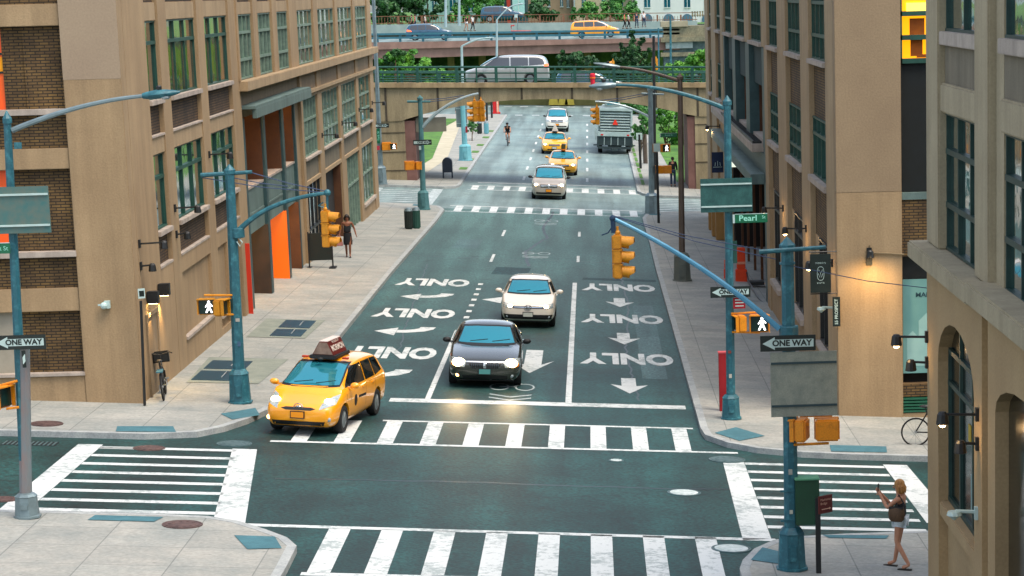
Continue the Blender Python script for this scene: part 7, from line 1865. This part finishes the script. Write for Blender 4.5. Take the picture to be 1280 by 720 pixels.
def person(label, loc, head, H=1.7, pose=None, top=None, bottom=None, bkind='trousers', hair=None, skin=None, hairlong=False, shoes=None, group=None, z=None, extras=None, detail=True, hat=None, sub=2, tkind='tshirt'):
    """local frame: faces -y; x to the person's left when seen from the front. pose: dict of joint overrides"""
    skin = skin or SKIN; k = H / 1.7; x, y = loc
    zz = z if z is not None else gz(x, y) + .135
    t = thing('person', label, 'person', (x, y, zz), R(head), group, local=True)
    J = dict(pelvis=(0, 0, .93), belly=(0, 0, 1.08), chest=(0, .01, 1.28), neck=(0, .015, 1.45), headb=(0, 0, 1.53), headt=(0, .0, 1.64),
        shl=(.17, .01, 1.40), ell=(.23, .03, 1.13), wrl=(.25, -.05, .9), shr=(-.17, .01, 1.40), elr=(-.23, .03, 1.13), wrr=(-.25, -.05, .9),
        hpl=(.09, 0, .9), knl=(.1, -.02, .5), anl=(.1, .02, .09), tol=(.11, -.13, .035), hpr=(-.09, 0, .9), knr=(-.1, -.02, .5), anr=(-.1, .02, .09), tor=(-.11, -.13, .035))
    if pose: J.update(pose)
    J = {a: Vector(b) * k for a, b in J.items()}
    def mid(a, b, f=.5): return J[a].lerp(J[b], f)
    names = ['pelvis', 'belly', 'chest', 'neck', 'headb', 'headt', 'shl', 'ell', 'wrl', 'shr', 'elr', 'wrr', 'hpl', 'knl', 'anl', 'tol', 'hpr', 'knr', 'anr', 'tor']
    rad = dict(pelvis=(.125, .1), belly=(.115, .085), chest=(.14, .1), neck=(.05, .05), headb=(.068, .078), headt=(.078, .092), shl=(.058, .058), ell=(.04, .04), wrl=(.027, .03), shr=(.058, .058), elr=(.04, .04), wrr=(.027, .03),
        hpl=(.085, .09), knl=(.055, .058), anl=(.036, .04), tol=(.036, .024), hpr=(.085, .09), knr=(.055, .058), anr=(.036, .04), tor=(.036, .024))
    js = [(J[n_], rad[n_][0] * k, rad[n_][1] * k) for n_ in names]
    ex = []
    # hands: palm, fingers, thumb grown from the wrist
    ix = {n_: i for i, n_ in enumerate(names)}
    E_ = [('pelvis', 'belly'), ('belly', 'chest'), ('chest', 'neck'), ('neck', 'headb'), ('headb', 'headt'), ('chest', 'shl'), ('shl', 'ell'), ('ell', 'wrl'), ('chest', 'shr'), ('shr', 'elr'), ('elr', 'wrr'), ('pelvis', 'hpl'), ('hpl', 'knl'), ('knl', 'anl'), ('anl', 'tol'), ('pelvis', 'hpr'), ('hpr', 'knr'), ('knr', 'anr'), ('anr', 'tor')]
    es = [(ix[a], ix[b]) for a, b in E_]
    for s_, w_, e_ in (('l', 'wrl', 'ell'), ('r', 'wrr', 'elr')):
        d = (J[w_] - J[e_]).normalized(); sd = Vector((0, 1, 0)).cross(d)
        sd = (sd if sd.length > .2 else Vector((1, 0, 0))).normalized(); sp = d.cross(sd).normalized()
        palm = J[w_] + d * .06 * k; js.append((palm, .034 * k, .02 * k)); pi_ = len(js) - 1; es.append((ix[w_], pi_))
        if detail:
            for f_, ln in ((-1.2, .075), (-.4, .09), (.4, .085), (1.2, .065)):
                a = palm + d * .03 * k + sp * f_ * .02 * k; js.append((a, .0095 * k, .0095 * k)); ia = len(js) - 1; es.append((pi_, ia))
                b = a + (d * .5 + sd * (.15 if s_ == 'l' else -.15) * .5) * ln * k; js.append((b, .009 * k, .009 * k)); es.append((ia, len(js) - 1)); ib = len(js) - 1
                c = b + (d * .4 + sd * (-.25)) * ln * k; js.append((c, .008 * k, .008 * k)); es.append((ib, len(js) - 1))
            a = palm - d * .02 * k + sp * -.04 * k; js.append((a, .011 * k, .011 * k)); es.append((pi_, len(js) - 1)); ia = len(js) - 1
            b = a + (d * .7 - sp * .5) * .045 * k; js.append((b, .009 * k, .009 * k)); es.append((ia, len(js) - 1))
        else:
            a = palm + d * .09 * k; js.append((a, .022 * k, .014 * k)); es.append((pi_, len(js) - 1))
    body = skin_mesh('body', js, es, skin, t, sub)
    hd = (J['headt'] - J['headb']).normalized(); hc = J['headb'].lerp(J['headt'], .6)
    hq = Vector((0, 0, 1)).rotation_difference(hd)
    yaw = Quaternion((0, 0, 1), R((pose or {}).get('_yaw', 0) if False else 0))
    def hp(a, b, c): return hc + hq @ (Vector((a, b, c)) * k)
    # face: nose, eyes, mouth, ears grown on the head
    m_ = MB(); m_.ball(hp(0, -.098, -.02), .016 * k, 6, 4, (.8, 1.2, 1.3)); [m_.ball(hp(sx * .078, .0, -.01), .022 * k, 6, 4, (.4, .8, 1.2)) for sx in (-1, 1)]; m_.build('face_features', skin, t, smooth=True)
    m_ = MB(); [m_.ball(hp(sx * .03, -.088, .012), .009 * k, 6, 4) for sx in (-1, 1)]; m_.box(hp(-.02, -.094, -.052), hp(.02, -.088, -.046)); m_.build('eyes_and_mouth', mat('feature_dark', '#30140e'), t)
    if hair:
        m_ = MB(); m_.ball(hp(0, .022, .03), .098 * k, 12, 8, (1, 1.05, 1.02))
        if hairlong:
            m_.ball(hp(0, .05, -.06), .095 * k, 10, 7, (1.05, .75, 1.3)); m_.ball(hp(0, .055, -.09), .08 * k, 9, 6, (1.25, .6, .9))
            for i in range(26):
                a = random.uniform(-2.2, 2.2); p0 = hp(math.sin(a) * .09, .03 + math.cos(a) * .07, .03); p1 = hp(math.sin(a) * .12, .04 + math.cos(a) * .08, random.uniform(-.15, -.07)); m_.tube([p0, p0.lerp(p1, .5) + (p0 - hc).normalized() * .02, p1], [.014 * k, .016 * k, .004], 5)
        m_.build('hair', hair, t, smooth=True)
    if hat:
        m_ = MB(); m_.ball(hp(0, .01, .05), .108 * k, 12, 6, (1, 1.2, .75)); m_.build('helmet', hat, t, smooth=True)
    if top:
        tj = [('pelvis', .135, .11), ('belly', .13, .1), ('chest', .152, .112), ('shl', .064, .064), ('shr', .064, .064)]
        te = [(0, 1), (1, 2), (2, 3), (2, 4)]
        jj = [(J[a] + (Vector((0, 0, .03)) if a == 'pelvis' else Vector()), b * k, c * k) for a, b, c in tj]
        if tkind == 'tank': jj = jj[:3] + [(J['chest'].lerp(J['shl'], .55) + Vector((0, 0, .01)), .045 * k, .05 * k), (J['chest'].lerp(J['shr'], .55) + Vector((0, 0, .01)), .045 * k, .05 * k)]
        else:
            f = .85 if tkind == 'long' else .45
            jj += [(mid('shl', 'ell', f), .056 * k, .056 * k), (mid('shr', 'elr', f), .056 * k, .056 * k)]; te += [(3, 5), (4, 6)]
            if tkind == 'long': jj += [(mid('ell', 'wrl', .8), .042 * k, .042 * k), (mid('elr', 'wrr', .8), .042 * k, .042 * k)]; te += [(5, 7), (6, 8)]
        jj = [(p_, a_ * 1.17, b_ * 1.2) for p_, a_, b_ in jj]
        skin_mesh('top', jj, te, top, t, sub)
    if bottom:
        if bkind in ('trousers', 'shorts'):
            f = .93 if bkind == 'trousers' else None
            jj = [(J['pelvis'], .138 * k, .112 * k), (J['hpl'], .098 * k, .102 * k), (J['hpr'], .098 * k, .102 * k)]
            te = [(0, 1), (0, 2)]
            if f: jj += [(J['knl'], .07 * k, .07 * k), (mid('knl', 'anl', f), .052 * k, .055 * k), (J['knr'], .07 * k, .07 * k), (mid('knr', 'anr', f), .052 * k, .055 * k)]; te += [(1, 3), (3, 4), (2, 5), (5, 6)]
            else: jj += [(mid('hpl', 'knl', .38), .092 * k, .095 * k), (mid('hpr', 'knr', .38), .092 * k, .095 * k)]; te += [(1, 3), (2, 4)]
            skin_mesh('trousers' if f else 'shorts', jj, te, bottom, t, sub)
        else:
            m_ = MB(); c = J['pelvis']; rr = [(.15, .06, .12), (.16, -.05, .13), (.185, -.28, .15), (.175, -.42, .14)]
            vs = []; n = 14
            for (a, dz, b) in rr: vs += [(c.x + a * k * math.cos(2 * math.pi * i / n), c.y + b * k * math.sin(2 * math.pi * i / n), c.z + dz * k) for i in range(n)]
            m_.add(vs, [(j * n + i, j * n + (i + 1) % n, (j + 1) * n + (i + 1) % n, (j + 1) * n + i) for j in range(3) for i in range(n)]); m_.build('skirt', bottom, t, smooth=True)
    if shoes:
        for a, b in (('anl', 'tol'), ('anr', 'tor')):
            m_ = MB(); p = J[a].lerp(J[b], .45); d = (J[b] - J[a]); ang = math.atan2(d.x, -d.y)
            c_, s2 = math.cos(ang), math.sin(ang)
            def T(p_, q_, r_, p=p, c_=c_, s2=s2): return (p.x + p_ * c_ + q_ * s2 * -1, p.y + p_ * s2 + q_ * c_, p.z + r_)
            zlow = min(J[a].z, J[b].z) - .035 * k - p.z
            m_.prism([(-.045 * k, -.13 * k), (-.02 * k, -.16 * k), (.03 * k, -.16 * k), (.048 * k, -.12 * k), (.04 * k, .12 * k), (-.04 * k, .12 * k)], zlow, zlow + (.02 if shoes[1] == 'sandal' else .075), T)
            m_.build('shoe', shoes[0], t, bevel=.008)
    if extras: extras(t, J, k)
    return t, J
HB = mat('hair_blonde', '#c89452', '#8a5c2a', scale=8, rough=.6, stretch=(1, 1, .2))
HD = mat('hair_dark', '#1c1410', '#2a1e16', scale=8, rough=.6)
BLKC = mat('black_cloth', '#0c1014', '#14181c', scale=5, rough=.9)
DENIM = mat('pale_denim', '#c2cfd6', '#d2dce0', scale=12, rough=.85, speck=.15)
NAVY = mat('navy_cloth', '#16283e', '#1c304a', scale=5, rough=.9)
WHC = mat('white_cloth', '#c4c8c8', '#d0d4d4', scale=5, rough=.9)
# woman photographing, seen from her left-rear, facing left in the picture and away
def bag1(t, J, k):
    c = J['pelvis'] + Vector((.02, .13, .17))
    BG = mat('brown_bag', '#4a3420', '#5c442c', scale=6, rough=.7, speck=.2)
    m_ = MB(); n = 12; rings = []
    for (h_, a, b) in ((-.15, .1, .04), (-.11, .14, .065), (.0, .155, .07), (.08, .145, .05), (.11, .14, .04)):
        rings.append([(c.x + b * math.cos(2 * math.pi * i / n) * 1.0 + .05, c.y + a * math.sin(2 * math.pi * i / n) * 1.0 - .09, c.z + h_ - .02) for i in range(n)])
    vs = [q for r_ in rings for q in r_]; m_.add(vs, [(j * n + i, j * n + (i + 1) % n, (j + 1) * n + (i + 1) % n, (j + 1) * n + i) for j in range(4) for i in range(n)] + [tuple(range(n)), tuple(4 * n + i for i in range(n))])
    bx = Vector((J['pelvis'].x + .2, J['pelvis'].y + .02, J['pelvis'].z + .17))
    m_.v = [(a - c.x + bx.x - .03, b - c.y + bx.y + .06, z_ - c.z + bx.z) for a, b, z_ in m_.v]
    return m_, BG, bx
def ph(t, J, k):
    m_ = MB(); h_ = J['wrr'].lerp(J['wrl'], .5) + Vector((0, -.03, .14)); m_.box((h_.x - .07, h_.y - .008, h_.z - .045), (h_.x + .075, h_.y + .004, h_.z + .045)); m_.build('strap_dummy', BLACK, None) if False else None
wp = (5.36, 42.25); wz = gz(*wp) + .135
pose = dict(shl=(.16, .02, 1.36), ell=(.16, -.2, 1.16), wrl=(.05, -.36, 1.37), shr=(-.16, .02, 1.36), elr=(-.16, -.22, 1.16), wrr=(-.04, -.36, 1.37), neck=(0, 0, 1.43), headb=(0, -.02, 1.50), headt=(0, -.03, 1.60),
    knl=(.1, -.04, .5), anl=(.13, .2, .09), tol=(.14, .06, .035), knr=(-.09, -.06, .5), anr=(-.11, -.14, .09), tor=(-.12, -.28, .035))
t, J = person('blonde woman in dark vest and pale denim shorts taking a picture at lower right', wp, -112, 1.66, pose, top=mat('vest_dark', '#0c1014'), bottom=DENIM, bkind='shorts', hair=HB, hairlong=True, shoes=(BLACK, 'sandal'), tkind='tank', sub=2)
qz = Quaternion((0, 0, 1), R(-112)); wo = Vector((wp[0], wp[1], wz))
m_, BG, bx = bag1(t, J, 1)
def w2(p): return wo + qz @ Vector(p)
bagt = thing('shoulder_bag', 'brown and black shoulder bag hanging at the side of the photographing woman', 'bag', w2(bx), R(-112), local=True)
m_.v = [Vector(p) - bx for p in m_.v]; m_.v = [tuple(p) for p in m_.v]
m_.build('pouch', BG, bagt, smooth=True)
m_ = MB(); sh = J['shl'] + Vector((0, 0, .06)) - bx; m_.tube([(.0, .14, .1), sh + Vector((0, .06, -.1)), sh, sh + Vector((0, -.05, -.1)), (.0, -.02, .1)], .014, 6); m_.build('strap', BLACK, bagt)
m_ = MB(); m_.box((-.02, -.16, .07), (.06, .1, .1)); m_.build('top_edge', BLACK, bagt)
pc = w2(J['wrr'].lerp(J['wrl'], .5) + Vector((0, -.05, .13)))
pt = thing('phone', 'dark phone held up by the woman at lower right', 'phone', pc, R(-112), local=True); m_ = MB(); m_.box((-.04, -.005, -.075), (.04, .005, .075)); m_.build('case', BLACK, pt, bevel=.003)
# woman in black dress walking with pink bag
wp = (-10.0, 97.5)
pose = dict(ell=(.27, .03, 1.15), wrl=(.33, -.06, .94), elr=(-.26, .04, 1.14), wrr=(-.32, -.02, .92), knl=(.08, -.1, .52), anl=(.07, -.06, .12), tol=(.07, -.2, .04), knr=(-.08, .04, .5), anr=(-.08, .2, .1), tor=(-.08, .1, .035))
t, J = person('woman in sleeveless black dress walking towards us on the left pavement', wp, 3, 1.72, pose, top=BLKC, bottom=BLKC, bkind='skirt', hair=HD, hairlong=True, skin=SKIN2, shoes=(BLACK, 'sandal'), tkind='tank', detail=False)
p = Vector((wp[0] - .36, wp[1] + .02, gz(*wp) + .135 + .62)); bt = thing('handbag', 'pink bag in the hand of the woman in the black dress', 'bag', p); m_ = MB(); m_.prism([(-.17, -.15), (.17, -.15), (.11, .15), (-.11, .15)], -.05, .05, lambda a, b, c: (p.x + a, p.y + c, p.z + b)); m_.build('pouch', mat('bag_pink', '#c08078', '#b07068', scale=4), bt, bevel=.02); m_ = MB(); m_.tube([p + Vector((-.08, 0, .14)), p + Vector((-.03, 0, .3)), p + Vector((.05, 0, .3)), p + Vector((.08, 0, .14))], .012, 5); m_.build('handle', mat('bag_pink', '#c08078'), bt)
# cyclist
pose = dict(pelvis=(0, .27, 1.0), belly=(0, .2, 1.14), chest=(0, .06, 1.33), neck=(0, -.04, 1.48), headb=(0, -.08, 1.55), headt=(0, -.1, 1.66), shl=(.17, .0, 1.42), ell=(.24, -.15, 1.2), wrl=(.24, -.33, 1.07), shr=(-.17, .0, 1.42), elr=(-.24, -.15, 1.2), wrr=(-.24, -.33, 1.07),
    hpl=(.09, .24, .97), knl=(.11, -.08, .72), anl=(.1, .08, .32), tol=(.1, -.06, .22), hpr=(-.09, .24, .97), knr=(-.11, -.12, .86), anr=(-.1, .0, .54), tor=(-.1, -.12, .49))
person('cyclist in black top and cap riding towards us on the far road', (cyc[0], cyc[1]), 0, 1.7, pose, top=BLKC, bottom=BLKC, bkind='shorts', hair=HD, z=cyc[2], shoes=(BLACK, 'shoe'), detail=False, hat=BLKC)
# pedestrians
def packx(t, J, k):
    m_ = MB(); c = J['chest']; m_.box((c.x - .17, c.y + .1, c.z - .3), (c.x + .17, c.y + .26, c.z + .12)); m_.build('backpack', mat('pack_orange', '#e8960c', '#d8860a', scale=4), t, bevel=.04)
walk = dict(knl=(.09, -.12, .52), anl=(.09, -.12, .11), tol=(.09, -.26, .05), knr=(-.09, .02, .5), anr=(-.09, .22, .12), tor=(-.09, .12, .04))
person('person in black clothes with a bag standing at the far right corner', (4.85, 146.3), 175, 1.78, None, top=BLKC, bottom=NAVY, hair=HD, tkind='long', shoes=(BLACK, 'shoe'), detail=False)
person('small walker in dark clothes on the far left pavement beyond the grass', (at(574, 152, 214).x, 214), 0, 1.75, walk, top=BLKC, bottom=NAVY, hair=HD, shoes=(BLACK, 'shoe'), detail=False, tkind='long', sub=1)
FYP = 267.5
for (px, py, c1, c2, lab, hd_) in ((583, 39, BLKC, DENIM, 'taller walker in black on the overpass pavement, left one of the pair', 60), (591, 39, WHC, BLKC, 'walker in white top and dark shorts right of the one in black', 60), (515, 38, NAVY, BLKC, 'person in navy behind the blue vehicle on the overpass', -90), (519, 38, mat('red_cloth', '#a0483a'), NAVY, 'person in reddish top beside the one in navy', -90), (532, 38, WHC, NAVY, 'person in white top above the roof of the blue vehicle', 90),
    (781, 36, mat('coral_cloth', '#d0583c'), BLKC, 'person in orange red top behind the nose of the yellow taxi', 90), (786, 36, WHC, BLKC, 'person in pale top next to the orange red one', 90), (796, 35, NAVY, NAVY, 'person all in navy on the overpass pavement', 20), (805, 34, WHC, NAVY, 'person in white shirt and dark trousers, rightmost on the overpass', 20)):
    p = at(px, py, FYP); person(lab, (p.x, FYP), hd_, 1.72, walk, top=c1, bottom=c2, bkind='trousers' if c2 is not DENIM else 'shorts', hair=HD, shoes=(BLACK, 'shoe'), detail=False, z=w0(p.x) - .02 if False else p.z, sub=1, group='people on the overpass pavement')

# ================================================================ TREES
def leaf_mat(name, a, b_, c):
    mt = bpy.data.materials.new(name); mt.use_nodes = True; nt = mt.node_tree; bs = nt.nodes['Principled BSDF']; L = nt.links.new
    tc = nd(nt, 'TexCoord'); n = nd(nt, 'TexNoise'); n.inputs['Scale'].default_value = .9; n.inputs['Detail'].default_value = 3; L(tc.outputs['Object'], n.inputs['Vector'])
    r = nd(nt, 'ValToRGB'); r.color_ramp.elements[0].position = .35; r.color_ramp.elements[1].position = .68; r.color_ramp.elements[0].color = (*srgb(a), 1); r.color_ramp.elements[1].color = (*srgb(c), 1)
    e = r.color_ramp.elements.new(.52); e.color = (*srgb(b_), 1); L(n.outputs[0], r.inputs[0]); L(r.outputs[0], bs.inputs['Base Color']); bs.inputs['Roughness'].default_value = .6
    bs.inputs['Transmission Weight'].default_value = 0
    MATS[name] = mt; return mt
LF1 = leaf_mat('foliage_dark', '#143c1c', '#1f5022', '#306428'); LF2 = leaf_mat('foliage_bright', '#2e6a1c', '#4a8a24', '#6ea432'); LF3 = leaf_mat('foliage_mid', '#28602a', '#3e7a30', '#5a9438')
BARK = mat('bark', '#4a3c2c', '#5e4c38', scale=5, rough=.95, stretch=(1, 1, .2))
def crown(blobs, n, size, mt_, parent, name='crown', flat=.6, ex=1.6):
    m_ = MB(); vs, fs = [], []
    small = []
    for (c, r_, sz_) in blobs:     # break every lobe into irregular sprays
        for k in range(9):
            d = Vector((random.gauss(0, .5), random.gauss(0, .5), random.gauss(0, .45))) * r_
            small.append((tuple(Vector(c) + d), r_ * random.uniform(.22, .6), random.uniform(.6, 1.1)))
    blobs = small
    wts = [b[1] ** ex for b in blobs]
    for i in range(n):
        c, r_, sz_ = random.choices(blobs, wts)[0]
        while True:
            d = Vector((random.uniform(-1, 1), random.uniform(-1, 1), random.uniform(-1, 1)))
            if .05 < d.length < 1: break
        d = d.normalized() * (random.random() ** .35)
        p = Vector(c) + Vector((d.x * r_, d.y * r_, d.z * r_ * sz_))
        s_ = size * random.uniform(.6, 1.4)
        nrm = (d + Vector((random.uniform(-.8, .8), random.uniform(-.8, .8), random.uniform(-.2, 1)))).normalized()
        a = nrm.orthogonal().normalized(); a = (Quaternion(nrm, random.uniform(0, 6.28)) @ a); b = nrm.cross(a)
        k = len(vs); vs += [p - a * s_, p - b * s_ * .55, p + a * s_, p + b * s_ * .55]; fs.append((k, k + 1, k + 2, k + 3))
    m_.add(vs, fs); return m_.build(name, mt_, parent, fixn=False)
def tree(label, base, blobs, n, size, mt_, r=.2, group='trees beyond the overpass', name='tree', cat='tree', limbs=6, ex=1.6):
    b = Vector(base); t = thing(name, label, cat, b, group=group)
    top = max(blobs, key=lambda q: q[0][2])[0]; m_ = MB()
    zt = b.z + (top[2] - b.z) * .8
    m_.tube([b, ((b.x + top[0]) / 2, (b.y + top[1]) / 2, (b.z + zt) / 2), (top[0], top[1], zt)], [r, r * .7, r * .25], 7)
    for i in range(limbs):
        q = random.choice(blobs)[0]; f = random.uniform(.25, .6); s_ = Vector((b.x + (top[0] - b.x) * f, b.y + (top[1] - b.y) * f, b.z + (zt - b.z) * f)); m_.tube([s_, Vector(q).lerp(s_, .5) + Vector((0, 0, -.1)), q], [r * .4, r * .25, r * .08], 5)
    m_.build('trunk', BARK, t); crown(blobs, n, size, mt_, t, ex=ex); return t
def pblobs(lst, y, dy=1.5):
    """(px, py, radius_px) outline circles set at depth y, scattered in depth"""
    out = []
    for (px, py, rp) in lst:
        yy = y + random.uniform(-dy, dy); p = at(px, py, yy); out.append((tuple(p), rp * yy / FPX, .9))
    return out
def ptree(label, px, pbase, lst, y, n, size, mt_, **kw):
    p = at(px, pbase, y); return tree(label, p, pblobs(lst, y, kw.pop('dy', 1.5)), n, size, mt_, **kw)
# far dark park trees (top left)
ptree('dark dense tree at top left above the overpass fence', 485, 44, [(470, 5, 16), (492, 8, 20), (485, -12, 22), (505, 22, 10), (475, 24, 10)], 292, 7220, 0.222, LF1)
ptree('dark tree just left of the pale lamp pole at top', 530, 44, [(515, 2, 16), (535, -5, 20), (528, 18, 10), (548, 10, 9)], 298, 5700, 0.222, LF1)
ptree('mid green tree between the two lamp poles at top', 590, 44, [(575, 12, 12), (590, 2, 15), (604, 14, 11), (584, 24, 8), (600, -10, 14)], 296, 5700, 0.207, LF3)
ptree('green tree left of the modern building at top', 618, 44, [(612, 4, 10), (620, -6, 9), (606, 20, 6)], 300, 3040, 0.207, LF3)
ptree('rounded pine like tree before the brown building', 676, 44, [(676, 4, 9), (668, 14, 9), (684, 14, 10), (676, 18, 11), (692, 18, 6), (662, 18, 5)], 300, 4940, 0.192, LF1)
ptree('small bright shrub tree left of the broad green tree', 728, 44, [(720, 17, 6), (728, 14, 6), (735, 8, 6), (716, 22, 4)], 300, 2280, 0.178, LF3)
ptree('broad green tree before the white building', 772, 44, [(762, 8, 10), (776, 2, 14), (788, 10, 10), (770, 16, 11), (784, 16, 9), (752, 16, 6)], 305, 6080, 0.192, LF3)
ptree('young leafy tree between the tan and white buildings', 745, 44, [(744, 12, 8), (752, 20, 6), (738, 20, 5)], 304, 2280, 0.178, LF3)
# trees between the viaduct and the overpass
ptree('pointed dark pine with upswept branches behind the viaduct railing', 790, 122, [(791, 40, 2), (790, 46, 2.5), (790, 52, 4), (789, 59, 5.5), (788, 67, 7), (804, 49, 2), (800, 54, 2.5), (797, 61, 4), (776, 56, 2), (780, 62, 3.5), (783, 70, 5), (812, 62, 2.5), (806, 68, 4), (799, 73, 5), (768, 70, 3), (774, 76, 5), (760, 82, 3), (766, 88, 5), (788, 80, 9), (804, 84, 7), (816, 80, 3), (790, 92, 12), (774, 93, 9), (806, 96, 9), (756, 94, 3)], 185, 17100, 0.118, LF1, group='trees behind the viaduct', r=.25, ex=.9)
ptree('bright green bush behind the left part of the viaduct railing', 520, 112, [(490, 88, 12), (505, 80, 12), (520, 84, 14), (535, 88, 12), (548, 92, 10), (494, 70, 7), (512, 70, 8), (480, 96, 10), (560, 96, 8)], 172, 12350, 0.118, LF2, group='trees behind the viaduct', name='bush', cat='bush', r=.12)
ptree('dark small tree rising out of the bright bush at left', 494, 112, [(494, 66, 5), (500, 70, 7), (488, 74, 6), (498, 80, 8)], 170, 2850, 0.118, LF1, group='trees behind the viaduct', r=.1)
ptree('bright green tree behind the viaduct railing at right', 865, 122, [(860, 84, 12), (872, 74, 12), (850, 92, 12), (840, 96, 10), (880, 90, 16), (866, 98, 14), (880, 66, 8)], 178, 11400, 0.118, LF2, group='trees behind the viaduct', r=.15)
ptree('dark tree in shade under the overpass', 715, 110, [(705, 74, 8), (720, 72, 9), (735, 76, 8), (712, 84, 8)], 236, 3420, 0.163, LF1, group='trees behind the viaduct')
# trees below the viaduct arch, right side
ptree('young street tree by the kerb beside the refuse lorry', 800, 212, [(804, 146, 6), (800, 156, 9), (806, 164, 7), (796, 168, 7), (802, 140, 5), (810, 152, 5)], 163.5, 4180, 0.0814, LF3, group='trees below the viaduct arch', r=.08)
ptree('large leafy bush mass below the right end of the arch', 838, 200, [(832, 150, 14), (845, 160, 16), (855, 150, 14), (838, 140, 12), (852, 175, 14), (862, 185, 12), (845, 188, 8), (865, 165, 14), (824, 138, 8)], 186, 13300, 0.104, LF2, group='trees below the viaduct arch', name='bush', cat='bush', r=.12)
ptree('dark tree behind the refuse lorry under the arch', 790, 172, [(782, 132, 8), (794, 136, 8), (805, 134, 8), (815, 130, 8), (826, 128, 8)], 232, 4940, 0.148, LF3, group='trees below the viaduct arch')
# under-arch greenery left
for (px, lab) in ((560, 'small clipped tree at left behind the pale blue pole'), (590, 'thin young street tree on the far left verge')):
    pass
ptree('thin young street tree on the far left verge', 590, 183, [(590, 150, 4), (587, 156, 4), (593, 157, 4), (590, 162, 4)], 186, 1330, 0.074, LF3, group='trees below the viaduct arch', r=.05)
ptree('dark hedge tree at the left end of the far cross road', 560, 140, [(548, 134, 7), (565, 133, 7), (580, 132, 7), (535, 136, 7), (600, 130, 6)], 250, 4940, 0.148, LF3, group='trees below the viaduct arch')
ptree('low green bush under the overpass behind the far cross road', 640, 132, [(628, 122, 4), (645, 121, 5), (660, 121, 5), (736, 121, 5), (752, 121, 5), (676, 121, 4)], 252.5, 3040, 0.148, LF1, group='trees below the viaduct arch', name='bush', cat='bush')
p0 = at(520, 140, 226)
# pale kerb wall and plinth seen under the arch
a = at(700, 128, 250.4); t = thing('low_wall', 'low olive coloured wall under the overpass beyond the far cross road', 'wall', a); m_ = MB(); m_.box((-30, 250.2, gz(0, 250) - .8), (30, 250.7, gz(0, 250) + .95)); m_.build('wall', mat('olive_wall', '#5c5a2a', '#6c6a3a', scale=.8, detail=8), t)
for px in (692, 704, 712): 
    p = at(px, 131, 249); t = thing('concrete_block', 'pale yellow concrete block under the overpass behind the white vehicle', 'block', p, group='pale yellow blocks under the overpass'); m_ = MB(); m_.prism([(-.5, 0), (.5, 0), (.35, 1.0), (-.35, 1.0)], -.4, .4, lambda a_, b_, c_: (p.x + a_, p.y + c_, p.z + b_)); m_.build('block', mat('block_yellow', '#a89a3c', '#94862c', scale=2), t)
